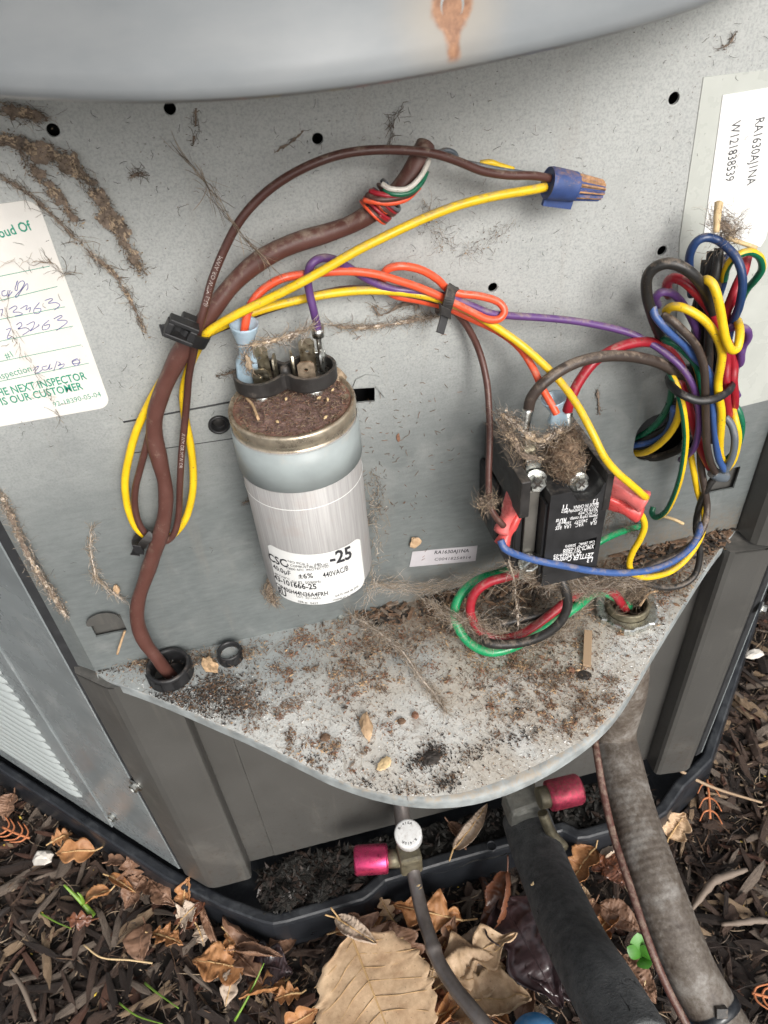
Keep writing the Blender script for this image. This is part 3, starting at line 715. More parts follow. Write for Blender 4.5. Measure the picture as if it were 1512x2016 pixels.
def rimmat():
    m, nt, b = newmat('rusty_dirt_top'); co = objco(nt)
    n1 = noise_node(nt, 180, 7, .75, co); n2 = noise_node(nt, 700, 5, .7, co)
    v = N(nt, 'ShaderNodeVectorMath', operation='DISTANCE'); nt.links.new(stretch(nt, co, (1, 1, 0)), v.inputs[0]); v.inputs[1].default_value = (CAX, CAY, 0)
    e = maprange(nt, v.outputs['Value'], .0205, .0262)
    dirt = ramp(nt, math_(nt, 'ADD', math_(nt, 'MULTIPLY', n1, .5), math_(nt, 'MULTIPLY', n2, .5)), [(.38, (.10, .06, .05)), (.5, (.22, .135, .115)), (.62, (.36, .245, .21))])
    rust = ramp(nt, n1, [(.35, (.20, .075, .045)), (.6, (.42, .22, .15))])
    nt.links.new(mix(nt, e, dirt, rust), b.inputs['Base Color']); b.inputs['Roughness'].default_value = .75
    bump(nt, b, math_(nt, 'ADD', n1, n2), .9, .0012); return m
M['captop'] = rimmat()
M['rim'] = simple('worn_can_rim', (.50, .43, .33), .30, metal=.75, var=.35, scale=160, dust=(.26, .15, .085), dustamt=.5)
c = (CAX, CAY, 0); r = CAR
MB().lathe(c, (0, 0, 1), [(r*.9, .0745), (r*.985, .0752), (r, .077), (r, .1645)], 72).build('can', M['can'], cap)
MB().lathe(c, (0, 0, 1), [(r, .1645), (r*.985, .1655), (r*.985, .1665), (r*1.008, .1672), (r*1.018, .1690), (r*1.012, .1712), (r*.99, .1724), (r*.955, .1722), (r*.935, .1708)], 72).build('can_rim', M['rim'], cap)
tpv = MB(); rings = [0, .2, .4, .55, .7, .8, .88, .94]; v = []
for q in rings:
    for k in range(64):
        a = 2*math.pi*k/64; x = CAX+r*q*math.cos(a); y = CAY+r*q*math.sin(a)
        z = .1708 + .0012*(1-q) + .0009*noise.noise(Vector((x*220, y*220, 3))) * (q < .9) + (.0012 if .3 < q < .85 else 0)*abs(noise.noise(Vector((x*90, y*90, 7))))
        v.append((x, y, z))
tpv.add(v, [(i*64+k, i*64+(k+1) % 64, (i+1)*64+(k+1) % 64, (i+1)*64+k) for i in range(len(rings)-1) for k in range(64)], 0, True)
tpv.build('dirty_top', M['captop'], cap)
# clear film edge line
MB().lathe(c, (0, 0, 1), [(r+.0001, .1345), (r+.00025, .1347), (r+.0001, .1349)], 64, caps=False).build('film_edge', M['paper'], cap)
# paper label round the can
def cylpatch(name, t0, t1, z0f, z1f, rr, mat, parent, nt_=40):
    mb = MB(); v = []
    for i in range(nt_+1):
        t = t0+(t1-t0)*i/nt_; u = i/nt_
        e = .0025*(max(0, 1-u*nt_/3)**2 + max(0, 1-(1-u)*nt_/3)**2)
        for z in (z0f(u)+e, z1f(u)-e): v.append((CAX+rr*math.sin(t), CAY-rr*math.cos(t), z))
    mb.add(v, [(2*i, 2*i+2, 2*i+3, 2*i+1) for i in range(nt_)], 0, True); return mb.build(name, mat, parent)
cl = cylpatch('capacitor_label', R(-57), R(47), lambda u: .0758-.0012*u, lambda u: .1105-.0045*u, r+.0003, M['paper'], cap)
tb_ = MB(); rr = r+.0005
for s, a, b, h, bo in (('CSC', (532, 1100), (568, 1116), .0050, .02), ('NO PCB S    685', (568, 1105), (633, 1111), .0014, 0), ('& COMBUSTIBLE FLUID', (566, 1112), (646, 1111), .0014, 0), ('10000 AFC  PROTECTED', (566, 1119), (648, 1115), .0014, 0),
                       ('-25', (650, 1110), (692, 1096), .0078, .03), ('40.0µF', (540, 1117), (574, 1132), .0030, .01), ('±6%', (589, 1137), (617, 1136), .0032, .01), ('440VAC/B', (636, 1136), (685, 1121), .0034, .01),
                       ('-40°C/70°C', (541, 1128), (572, 1141), .0014, 0), ('SH P2  50/60Hz', (576, 1146), (632, 1145), .0017, 0), ('43-101666-25', (543, 1138), (624, 1158), .0036, .02), ('C2P406H44N36A4FRH', (546, 1152), (646, 1170), .0029, .015),
                       ('LOT: 32116653', (585, 1174), (631, 1178), .0014, 0), ('SER.#:  0437', (588, 1184), (627, 1188), .0013, 0), ('DATE MAR 08 2018', (660, 1174), (704, 1155), .0014, 0), ('ASSEMBLED IN MEXICO', (654, 1182), (704, 1164), .0012, 0), ('RU', (551, 1166), (566, 1174), .0042, .03)):
    text_cyl(tb_, s, a, b, h, rr, bo)
tb_.build('lettering', M['print_black'], cl)

# terminals: black two-lobed cup with metal blades
ZC = .1745
LA, RB = PZ(516, 768, ZC), PZ(617, 757, ZC); mid = (LA+RB)/2; ax = (RB-LA).normalized(); hc = (RB-LA).length/2; ay_ = Vector((-ax.y, ax.x, 0))
for p in (LA, RB):
    MB().lathe((p.x, p.y, .171), (0, 0, 1), [(.0048, 0), (.0050, .0008), (.0042, .002), (.0038, .004)], 24).build('collar', M['zinc'], cap)
def eight(rad, neck, n=48):
    up = []
    for i in range(n+1):
        t = -1 + 2*i/n; x = (hc+rad)*math.sin(t*math.pi/2)
        wv = max(math.sqrt(max(rad*rad-(abs(x)-hc)**2, 0)), 0); nk = neck if abs(x) < hc else 0
        up.append((x, (wv**4+nk**4)**.25))
    return up + [(x, -w_) for x, w_ in up[::-1][1:-1]]
zc0, zc1 = .1765, .1835
o8, i8 = eight(.0106, .0052), eight(.0092, .0038)
def tr8(p, z): q = mid + ax*p[0] + ay_*p[1]; return (q.x, q.y, z)
cup = MB(); n = len(o8)
v = [tr8(p, zc0) for p in [(a*.93, b*.93) for a, b in o8]] + [tr8(p, zc0+.0012) for p in o8] + [tr8(p, zc1) for p in o8] + [tr8(p, zc1) for p in i8] + [tr8(p, zc0+.002) for p in i8]
cup.add(v, [(j*n+i, j*n+(i+1) % n, (j+1)*n+(i+1) % n, (j+1)*n+i) for j in range(4) for i in range(n)] + [tuple(range(n))[::-1], tuple(range(4*n, 5*n))])
cup.build('terminal_cup', M['black_dusty'], cap, bevel=.0002)
MB().lathe((mid.x, mid.y, zc0+.001), (0, 0, 1), [(.0024, 0), (.0022, .0055), (.0014, .0072), (0, .0078)], 16).build('centre_post', M['black_dusty'], cap)
def blade(a, b, wd, ht, mat, lean=0.0, zz=zc0+.002):
    # upright plate with a hole: a centre pixel offset in the eight frame, facing angle b
    c_ = mid + ax*a[0] + ay_*a[1]; f_ = Vector((math.cos(b), math.sin(b), 0))
    f_ = (ax*math.cos(b)+ay_*math.sin(b))
    out = [(-wd/2, 0), (wd/2, 0), (wd/2, ht-.0014), (wd/2-.0014, ht), (-wd/2+.0014, ht), (-wd/2, ht-.0014)]
    nrm = Vector((-f_.y, f_.x, 0))
    return plate('blade_terminal', out, [circ(0, ht*.62, .0008, 10)], .0008, lambda x, y, z: tuple(Vector((c_.x, c_.y, zz)) + f_*x + Vector((0, 0, y)) + nrm*(z + lean*y)), M[mat], cap)
blade((-hc+.001, .0035), 0.05, .0075, .0150, 'tin', .0); blade((-hc+.0012, -.0042), -.08, .0068, .0090, 'tin', -.12)
blade((-hc+.0072, -.0005), 1.45, .0060, .0120, 'tin')
blade((hc-.0008, .0045), 0.03, .0066, .0150, 'tin', .0); blade((hc-.0018, -.0038), -.02, .0070, .0100, 'rusty', -.12)
blade((hc-.0072, -.0010), 1.75, .0062, .0130, 'tin'); blade((hc+.0052, -.0005), 1.3, .0052, .0120, 'zinc')

# ================================================================== WIRES
def W(pts): return [PY(a, b, o) for a, b, o in pts]
WS = .87
def wire(name, label, pts, r, mat, cat='wire', group=None, seg=12, sub=6, stripe=None, raw=None, parent=None, wob=True):
    q = raw if raw else W(pts)
    mb = MB()
    mb.tube(q, r*WS if not callable(r) else r, seg, sub=sub, stripe=((0, 1, 2, 3), 1) if stripe else None, spin=stripe or 0)
    o = mb.build(name, [M[mat], M['w_yellow']] if stripe else M[mat], parent)
    if parent is None: tag(o, label, cat, group)
    return o
# thick brown jacketed cable
G = grom_c
cable = thing('jacketed_cable', PY(320, 950, 10), 'thick brown jacketed cable curving from the wire wraps down into the shelf grommet', 'cable')
cp = W([(838, 285, 14), (826, 312, 17), (806, 348, 18), (778, 382, 18), (738, 414, 17), (690, 442, 16), (640, 460, 15), (590, 475, 15), (540, 496, 15), (495, 525, 15), (455, 563, 16), (422, 605, 17), (392, 645, 17), (362, 685, 16), (338, 730, 15), (318, 775, 14), (305, 820, 13), (305, 865, 12), (315, 910, 13), (325, 955, 14), (326, 1000, 14), (318, 1045, 14), (303, 1090, 14), (288, 1135, 14), (272, 1185, 14), (271, 1225, 14), (284, 1262, 15), (306, 1292, 16)])
cp += [Vector((G.x-.002, G.y, .004)), Vector((G.x+.001, G.y+.002, -.012)), Vector((G.x+.0015, G.y+.003, -.018))]
MB().tube(cp, lambda t: .0036+.00018*math.sin(t*40)+.00012*math.sin(t*91)-.0004*math.exp(-((t-.55)/.02)**2), 16, sub=7).build('jacket', M['w_jacket'], cable)
# thin conductors wrapped round the upper end
def wraps(c0, c1, mat, k, turns, ph):
    q = []
    for i in range(int(turns*10)+1):
        t = i/(turns*10); p = c0.lerp(c1, t)
        d = (c1-c0).normalized(); a = d.orthogonal().normalized(); b = d.cross(a); an = ph + t*turns*2*math.pi
        q.append(p + (a*math.cos(an)+b*math.sin(an))*(.0056+k))
    MB().tube(q, .00075, 6, sub=3).build('inner_conductor', M[mat], cable)
A0, A1 = PY(800, 356, 18), PY(735, 417, 17)
for m_, s0, s1, ph in (('w_red', .55, .98, 0), ('w_orange', .75, 1.12, .6), ('w_brown', .45, .95, 1.2), ('w_grey', .35, .8, 2.0), ('w_red', .5, .9, 3.4), ('w_black', .42, .86, 2.8), ('w_brown', .6, 1.0, 4.4)):
    wraps(A0.lerp(A1, s0), A0.lerp(A1, s1), m_, .0002, 1.6, ph)
MB().tube(W([(752, 362, 24), (770, 372, 26), (800, 372, 26), (822, 355, 25), (838, 330, 22), (845, 305, 18), (840, 288, 14)]), .0010, 8).build('inner_conductor', M['w_white'], cable)
MB().tube(W([(755, 372, 24), (775, 382, 26), (805, 380, 26), (828, 362, 24), (840, 338, 21)]), .0010, 8).build('inner_conductor', M['w_dkgreen'], cable)
MB().tube(W([(716, 394, 22), (740, 398, 25), (770, 400, 25), (800, 392, 24), (826, 368, 22)]), .0010, 8).build('inner_conductor', M['w_orange'], cable)
MB().tube(W([(722, 384, 22), (742, 392, 25), (770, 392, 25.5), (808, 382, 24), (830, 358, 22)]), .0011, 8).build('inner_conductor', M['w_brown'], cable)
MB().tube(W([(728, 376, 22), (748, 382, 24.5), (775, 386, 25.5), (805, 380, 24)]), .0010, 8).build('inner_conductor', M['w_red'], cable)
MB().tube(W([(838, 300, 14), (862, 300, 10), (880, 296, 10), (895, 302, 11), (903, 316, 13), (925, 322, 17), (965, 330, 18), (1010, 338, 18), (1060, 346, 18)]), .0010, 8).build('inner_conductor', M['w_grey'], cable)
MB().tube(W([(945, 322, 16), (965, 320, 17), (982, 326, 17), (1010, 335, 17)]), .0012, 8).build('inner_conductor', M['w_yellow'], cable)
MB().tube(W([(842, 318, 15), (850, 295, 12), (846, 288, 12), (835, 296, 12)]), .0009, 8).build('inner_conductor', M['w_white'], cable)

yel = [(1075, 368, 18), (1040, 375, 19), (980, 385, 20), (910, 402, 21), (840, 428, 23), (770, 460, 25), (700, 495, 26), (640, 530, 26), (580, 563, 26), (520, 593, 25), (470, 617, 24), (430, 640, 23), (404, 660, 22), (388, 690, 15), (372, 725, 10), (361, 770, 8), (364, 820, 8), (374, 870, 8), (380, 920, 8), (379, 970, 8), (366, 1020, 9), (342, 1052, 9), (318, 1064, 9), (292, 1058, 9), (268, 1038, 9), (252, 1000, 8), (246, 950, 8), (254, 900, 8), (268, 850, 8), (288, 805, 8), (312, 760, 8), (345, 712, 9), (380, 675, 13), (410, 655, 16), (440, 640, 16), (480, 622, 14), (530, 605, 12), (600, 588, 11), (660, 577, 11), (720, 572, 11), (780, 574, 12), (830, 581, 13), (870, 591, 14), (920, 611, 15), (970, 640, 16), (1020, 674, 20), (1060, 708, 26), (1100, 748, 34), (1135, 795, 44), (1165, 850, 54), (1190, 900, 60), (1215, 930, 62), (1245, 956, 62), (1272, 980, 60)]
wire('yellow_wire', 'long yellow wire from the blue wire nut through the left loop to the contactor', yel, .0020, 'w_yellow')
brn = [(1085, 352, 18), (1050, 346, 20), (1000, 345, 21), (950, 337, 22), (905, 319, 23), (860, 304, 24), (810, 297, 25), (745, 295, 26), (680, 302, 26), (620, 321, 26), (560, 352, 25), (510, 391, 24), (470, 438, 24), (440, 495, 24), (418, 550, 25), (404, 600, 26), (392, 645, 26), (382, 690, 20), (372, 740, 14), (367, 800, 12), (362, 850, 12), (357, 900, 12), (354, 960, 12), (352, 1010, 12), (345, 1045, 13), (332, 1063, 13), (314, 1066, 12), (295, 1058, 11), (276, 1035, 11), (266, 1000, 10), (267, 960, 10), (277, 920, 10), (289, 875, 10), (302, 825, 7), (330, 760, 5), (356, 712, 7), (385, 675, 10), (420, 652, 11), (455, 638, 10), (505, 617, 9), (560, 599, 9), (620, 582, 9), (680, 570, 9), (740, 570, 9), (800, 580, 9), (850, 592, 9), (890, 610, 8), (918, 640, 8), (943, 690, 10), (958, 750, 16), (963, 810, 24), (964, 870, 32), (962, 930, 38), (963, 985, 43), (972, 1012, 46), (992, 1036, 48)]
wire('brown_wire', 'thin brown printed wire arching over the panel from the blue wire nut', brn, .0018, 'w_brown')
org = [(480, 672, 21), (482, 645, 21), (488, 615, 20), (500, 590, 19), (522, 567, 18), (560, 547, 18), (620, 538, 16), (680, 534, 15), (735, 539, 15), (785, 553, 15), (830, 568, 15), (880, 590, 16), (925, 612, 17), (958, 628, 18), (982, 628, 18), (993, 612, 17), (980, 594, 15), (945, 583, 14), (905, 578, 13), (880, 568, 12), (860, 549, 12), (828, 531, 12), (790, 524, 12), (762, 531, 11), (752, 555, 9), (775, 580, 9), (830, 592, 9), (880, 605, 9), (930, 628, 11), (980, 652, 13), (1020, 682, 16), (1048, 722, 24), (1068, 765, 32), (1088, 800, 38), (1096, 815, 40)]
wire('orange_wire', 'orange red wire from the capacitor looping past the zip tie to the contactor', org, .0019, 'w_orange')
pur = [(626, 655, 20), (624, 640, 20), (617, 610, 20), (609, 575, 19), (606, 545, 19), (614, 519, 20), (636, 508, 18), (662, 513, 15), (695, 532, 13), (735, 556, 12), (780, 570, 12), (830, 574, 13), (880, 585, 13), (930, 603, 14), (965, 617, 15), (1010, 622, 15), (1060, 625, 15), (1130, 632, 16), (1200, 645, 18), (1250, 660, 21), (1300, 688, 26), (1340, 722, 32), (1362, 755, 36), (1374, 795, 37), (1376, 840, 36), (1369, 875, 33), (1358, 892, 28), (1340, 905, 18)]
wire('purple_wire', 'purple wire running from the capacitor right terminal to the coiled bundle', pur, .0019, 'w_purple')

# bundle on the right: points in the enlarged crop -> photograph pixels
def CB(pts): return [(1200+.2878*a, 420+.2878*b, o) for a, b, o in pts]
BG = 'coiled harness wires at the panel right'
bundle = [
 ('blue_wire', 'dark blue loop of the coiled harness, topmost near the serial label', 'w_navy', .0021, None, [(560,560,14),(548,400,18),(548,290,22),(590,200,24),(660,165,25),(740,185,26),(810,240,30),(870,310,34),(905,410,37),(908,520,38),(885,640,36),(845,740,32),(815,850,26),(800,980,20),(790,1150,18)]),
 ('black_wire', 'thick black printed loop standing out leftmost in the coiled harness', 'w_black', .0027, None, [(380,900,20),(330,800,24),(290,690,28),(258,570,30),(255,450,31),(305,375,32),(400,342,34),(500,370,36),(590,440,37),(650,530,36),(690,640,34),(720,760,30),(750,900,25),(770,1100,22),(770,1350,20)]),
 ('red_wire', 'thick red loop under the black loop of the coiled harness', 'w_red', .0025, None, [(405,560,14),(392,490,20),(430,445,25),(500,462,29),(570,520,32),(640,600,33),(700,680,33),(745,780,31),(785,890,28),(800,1010,28),(795,1150,31),(800,1280,31),(815,1380,28),(830,1420,20)]),
 ('purple_wire', 'short purple hump behind the red loop in the coiled harness', 'w_purple', .0021, None, [(330,630,16),(315,580,20),(355,540,22),(430,550,22),(500,620,22),(560,720,22),(600,820,21),(610,930,18),(600,1050,14)]),
 ('yellow_wire', 'yellow strand down the middle front of the coiled harness', 'w_yellow', .0022, None, [(385,670,28),(425,640,32),(500,645,36),(600,695,39),(680,765,41),(740,860,42),(768,960,42),(757,1060,42),(742,1150,41),(748,1250,42),(764,1350,42),(762,1450,42),(754,1560,40),(755,1640,37),(775,1700,32)]),
 ('yellow_wire', 'yellow strand hooked like a J at the upper front of the coiled harness', 'w_yellow', .0022, None, [(640,470,34),(665,455,38),(705,485,41),(735,560,43),(758,660,44),(775,760,45),(795,860,46),(830,930,46),(870,925,45),(888,860,43),(890,790,39),(875,735,33)]),
 ('grey_blue_wire', 'grey blue strand dropping to the bottom bend of the coiled harness', 'w_blue', .0020, None, [(295,640,30),(312,700,32),(362,765,34),(430,830,35),(510,900,36),(575,980,36),(635,1035,37),(680,1090,38),(702,1180,38),(706,1300,39),(715,1430,40),(728,1560,40),(748,1680,38),(790,1762,36)]),
 ('dark_brown_wire', 'dark brown printed strand beside the blue one in the coiled harness', 'w_dkbrown', .0021, None, [(365,700,32),(430,735,36),(500,800,38),(570,875,39),(620,965,40),(648,1070,41),(653,1180,41),(656,1300,41),(660,1450,40),(665,1580,39),(690,1700,36),(735,1790,32)]),
 ('striped_wire', 'green and yellow striped loop at the top right of the coiled harness', 'w_dkgreen', .0019, 1.2, [(780,460,26),(795,390,28),(835,320,30),(900,275,31),(970,265,31),(1030,305,30),(1042,380,28),(1000,450,25),(940,520,20),(900,600,14)]),
 ('red_wire', 'bright red strand running down the right side of the coiled harness', 'w_red', .0025, None, [(940,300,22),(915,400,26),(870,500,29),(830,600,30),(795,700,29),(800,850,26),(835,950,27),(850,1050,28),(845,1150,30),(855,1260,28),(845,1400,22)]),
 ('purple_wire', 'purple strand hooked at the right edge of the coiled harness', 'w_purple', .0021, None, [(800,790,32),(860,775,34),(935,795,34),(948,850,32),(915,905,30),(900,960,30),(895,1020,28),(860,1060,24),(850,1180,22),(875,1250,22)]),
 ('striped_wire', 'thin yellow striped strand inside the left of the coiled harness', 'w_dkgreen', .0019, .3, [(330,840,18),(390,870,28),(450,895,31),(520,955,33),(585,1030,34),(615,1120,34),(628,1220,34),(640,1350,30)]),
 ('striped_wire', 'green and yellow striped wire with its ring end hanging below the bundle', 'w_dkgreen', .0019, 2.4, [(380,1040,20),(425,1110,28),(465,1200,34),(500,1330,37),(517,1450,38),(520,1560,38),(505,1700,37),(478,1830,34),(435,1950,28),(385,2040,20),(320,2080,13),(290,2050,9),(300,2010,7)]),
 ('red_wire', 'red strand low on the left side of the coiled harness', 'w_red', .0025, None, [(450,1095,26),(490,1180,30),(530,1300,31),(560,1400,31),(590,1500,31),(620,1600,30),(665,1700,29),(705,1765,27)]),
 ('yellow_wire', 'yellow strand bending into the oblong panel hole', 'w_yellow', .0021, None, [(490,1200,22),(482,1310,24),(460,1420,22),(400,1520,17),(310,1600,10),(230,1638,3),(150,1640,-6)]),
 ('blue_wire', 'blue strand bending into the oblong panel hole', 'w_blue', .0020, None, [(440,1330,22),(425,1430,17),(380,1505,12),(290,1560,6),(190,1583,-1),(120,1590,-8)]),
 ('striped_wire', 'green striped strand bending highest into the oblong panel hole', 'w_dkgreen', .0020, 2.2, [(430,1180,22),(420,1250,20),(395,1330,16),(340,1420,10),(270,1485,4),(200,1530,-3),(150,1560,-8)]),
 ('black_wire', 'black strand bending into the oblong panel hole above the blue one', 'w_black', .0022, None, [(455,1280,20),(440,1400,16),(380,1470,11),(290,1520,5),(210,1550,-2),(150,1570,-9)]),
 ('black_wire', 'black strand at the bottom rim of the oblong panel hole', 'w_black', .0026, None, [(560,1500,12),(500,1590,9),(420,1640,6),(320,1670,1),(220,1665,-5),(160,1650,-10)]),
 ('green_wire', 'dark green bend at the lower right of the coiled harness', 'w_dkgreen', .0020, None, [(830,1290,22),(875,1340,26),(902,1420,28),(900,1500,28),(875,1590,28),(830,1660,28),(770,1700,28),(740,1680,26)]),
 ('yellow_wire', 'yellow bend at the lower right of the coiled harness', 'w_yellow', .0020, None, [(840,1330,26),(862,1420,31),(882,1520,33),(868,1620,33),(840,1700,33),(800,1750,32)]),
 ('blue_wire', 'faded blue bend closing the bottom right of the coiled harness', 'w_grey', .0021, None, [(790,1390,30),(835,1450,33),(856,1540,36),(846,1640,37),(815,1720,37),(785,1760,36),(760,1740,34)]),
]
for nm, lab, mt_, r_, st_, pts in bundle:
    wire(nm, lab, CB(pts), r_, mt_, group=BG, stripe=st_)
# rows of darker filler strands inside the bundle
for k, (a, b, o, mt_) in enumerate(((640, 0, 16, 'w_black'), (700, 40, 18, 'w_dkbrown'), (600, 60, 12, 'w_black'), (740, 20, 14, 'w_navy'), (690, -20, 22, 'w_black'))):
    wire('black_wire' if mt_ == 'w_black' else 'dark_wire', ('deep %s strand half hidden %s of the coiled harness' % (dict(w_black='black', w_dkbrown='dark brown', w_navy='navy')[mt_], ('in the core', 'upper middle', 'at the back', 'behind the red strands', 'in the middle')[k])),
         CB([(a+60, 260+b, o), (a+40, 420+b, o+4), (a-10, 600+b, o+4), (a-10, 800, o+5), (a-20, 1000, o+4), (a-30, 1200, o+4), (a-20, 1400, o), (a, 1560, o)]), .0024, mt_, group=BG)
t = wire('closed_end_connector', 'dusty grey closed end connector under the bottom bend of the coiled harness', CB([(705, 1770, 32), (745, 1795, 32), (790, 1800, 31)]), .0036, 'w_grey', cat='connector')
wire('black_wire', 'black wire dropping from the coiled harness and curling low behind the blue wire', [(1410, 935, 30), (1392, 962, 30), (1376, 1000, 28), (1370, 1040, 30), (1378, 1085, 34), (1370, 1128, 38), (1346, 1150, 40), (1309, 1157, 40), (1263, 1147, 38), (1232, 1132, 34), (1205, 1125, 28)], .0021, 'w_black')
wire('grey_brown_wire', 'grey brown wire sweeping from the harness bottom left under the contactor', [(1378, 880, 24), (1380, 920, 26), (1387, 960, 29), (1392, 1000, 32), (1386, 1035, 38), (1366, 1068, 42), (1332, 1090, 44), (1286, 1110, 44), (1250, 1124, 42), (1220, 1130, 38)], .0022, 'w_dkbrown')
wire('blue_wire', 'blue wire sweeping from the red left connector under the contactor to the right', [(985, 1063, 52), (994, 1080, 55), (1018, 1092, 56), (1060, 1104, 57), (1110, 1114, 58), (1160, 1123, 58), (1220, 1128, 58), (1280, 1122, 56), (1330, 1102, 52), (1366, 1070, 46), (1382, 1030, 36)], .0021, 'w_blue')
wire('yellow_wire', 'yellow wire curling from the lower right red connector to the harness', [(1358, 885, 22), (1366, 930, 25), (1374, 970, 26), (1386, 1010, 28), (1382, 1050, 36), (1358, 1092, 44), (1322, 1124, 50), (1280, 1136, 53), (1250, 1132, 54), (1239, 1112, 54), (1245, 1088, 54), (1260, 1062, 54), (1269, 1036, 54), (1263, 1015, 54), (1250, 1002, 53)], .0019, 'w_yellow')
wire('black_wire', 'thick black feed wire arching from the contactor top to the harness', [(1040, 808, 34), (1047, 782, 34), (1075, 750, 34), (1125, 718, 32), (1185, 702, 30), (1250, 703, 28), (1305, 718, 27), (1340, 745, 28), (1362, 780, 29), (1375, 840, 26)], .0029, 'w_dkbrown')
wire('red_wire', 'thick red feed wire arching from the contactor to the harness behind the black one', [(1115, 818, 30), (1124, 785, 30), (1142, 748, 28), (1175, 708, 26), (1225, 681, 24), (1275, 673, 23), (1312, 688, 23), (1340, 722, 24), (1352, 765, 26), (1365, 820, 26)], .0027, 'w_red')
# line-voltage whip looped under the contactor
wire('green_wire', 'short green wire end showing right of the contactor bottom', [(1262, 1030, 6), (1225, 1050, 6)], .0023, 'w_green', raw=W([(1150, 1088, 16), (1182, 1066, 15), (1215, 1050, 11), (1245, 1040, 6), (1262, 1036, 3)]), cat='wire')
def LPZ(pts): return [PZ(a, b, z) for a, b, z in pts]
gl = LPZ([(1238, 1195, .004), (1205, 1172, .022), (1172, 1166, .030), (1140, 1190, .022), (1105, 1215, .016), (1060, 1243, .010), (1015, 1272, .006), (965, 1284, .005), (925, 1266, .008), (902, 1236, .014), (895, 1203, .022), (908, 1170, .030), (940, 1143, .036), (985, 1128, .036), (1040, 1110, .030)])
wire('green_wire', 'bright green thick wire forming the outer turn of the loop under the contactor', None, .0030, 'w_green', raw=gl)
rl = LPZ([(1232, 1200, .004), (1205, 1165, .028), (1168, 1152, .034), (1130, 1172, .026), (1090, 1205, .018), (1050, 1235, .012), (1010, 1254, .010), (970, 1256, .012), (940, 1236, .018), (926, 1206, .026), (932, 1172, .036), (958, 1148, .042), (995, 1136, .044), (1040, 1122, .044)])
wire('red_wire', 'thick red wire forming the inner turn of the loop under the contactor', None, .0030, 'w_red', raw=rl)
bl = LPZ([(1228, 1192, .004), (1195, 1160, .022), (1150, 1180, .018), (1090, 1203, .014), (1030, 1218, .012), (985, 1230, .012), (955, 1248, .014), (962, 1266, .014), (1010, 1268, .014), (1062, 1254, .018), (1100, 1228, .026), (1117, 1194, .036), (1113, 1160, .046), (1100, 1135, .052), (1078, 1110, .056)])
wire('black_wire', 'thick black wire of the loop under the contactor, wrapped in cobweb', None, .0029, 'w_black', raw=bl)

def wireprint(s_, pts, r, h, mat='print_white'):
    q = spline([Vector(p) for p in pts], 12); cum = [0]
    for i in range(1, len(q)): cum.append(cum[-1]+(q[i]-q[i-1]).length)
    v, f = textmesh(s_, 0); x0 = min(a[0] for a in v); x1 = max(a[0] for a in v); hh = max(a[1] for a in v); mb = MB(); out = []
    sc = h/hh; Lt = (x1-x0)*sc; k0 = min(1, cum[-1]/Lt)
    for a in v:
        d_ = (a[0]-x0)*sc*k0; i = 1
        while i < len(cum)-1 and cum[i] < d_: i += 1
        t_ = (d_-cum[i-1])/max(cum[i]-cum[i-1], 1e-9); p = q[i-1].lerp(q[i], t_); T = (q[i]-q[i-1]).normalized()
        Nn = (CAM-p); Nn = (Nn - T*Nn.dot(T)).normalized(); U = Nn.cross(T); an = (a[1]*sc-h/2)/r
        out.append(p + (Nn*math.cos(an)+U*math.sin(an))*(r+.00008))
    mb.add(out, f); return mb.build('wire_print', M[mat])
M['print_faint'] = simple('worn_white_print', (.42, .38, .35), .6, var=.5, scale=1500)
def printon(name_label, s_, pts, r, h):
    o = wireprint(s_, pts, r*WS, h, 'print_faint'); w_ = [x for x in S.objects if x.get('label') == name_label][0]; o.parent = w_
BW = 'thin brown printed wire arching over the panel from the blue wire nut'
printon(BW, '(UL) MTW OR AWM', W([(404, 600, 26), (418, 550, 25), (440, 495, 24), (470, 438, 24)]), .0018, .0015)
printon(BW, 'AWM OR MTW OR', W([(362, 850, 12), (357, 900, 12), (354, 960, 12), (352, 1010, 12)]), .0018, .0015)
printon(BW, '1015 AWM OR', W([(505, 617, 9), (560, 599, 9), (620, 582, 9)]), .0018, .0015)
printon('thick black printed loop standing out leftmost in the coiled harness', 'AWM OR FT1 AWM', CB([(500,370,36),(590,440,37),(650,530,36),(690,640,34)]), .0027, .0019)
printon('thick red loop under the black loop of the coiled harness', 'AWM I A/B 105C', CB([(570,520,32),(640,600,33),(700,680,33),(745,780,31)]), .0025, .0019)
printon('dark brown printed strand beside the blue one in the coiled harness', 'AWM OR C', CB([(500,800,38),(570,875,39),(620,965,40)]), .0021, .0017)

# ------------------------------------------------------------------ wire nut
wn = thing('wire_nut', PY(1130, 365, 18), 'blue ribbed wire nut with orange dust joining brown and yellow wires', 'wire connector')
M['nut'] = simple('blue_nut_plastic', (.035, .065, .19), .5, var=.2, scale=200, dust=(.34, .19, .09), dustamt=.55)
p0, p1 = PY(1078, 360, 18), PY(1184, 375, 18); ax_ = (p1-p0).normalized(); L = (p1-p0).length
a_ = ax_.orthogonal().normalized(); b_ = ax_.cross(a_); v = []; nt_ = 48
for t, r0, rib in ((.02, .0045, 0), (0, .0058, 0), (.05, .0061, 0), (.48, .0055, 0), (.50, .0051, .0001), (.55, .0046, .0005), (.95, .0037, .0005), (1, .0032, .0003)):
    for k in range(nt_):
        a = 2*math.pi*k/nt_; q = r0 + rib*(1 if (k//2) % 2 else -1); v.append(p0 + ax_*L*t + (a_*math.cos(a)+b_*math.sin(a))*q)
mb = MB(); mb.add(v, [(j*nt_+k, j*nt_+(k+1) % nt_, (j+1)*nt_+(k+1) % nt_, (j+1)*nt_+k) for j in range(7) for k in range(nt_)] + [tuple(range(7*nt_, 8*nt_)), tuple(range(nt_))[::-1]])
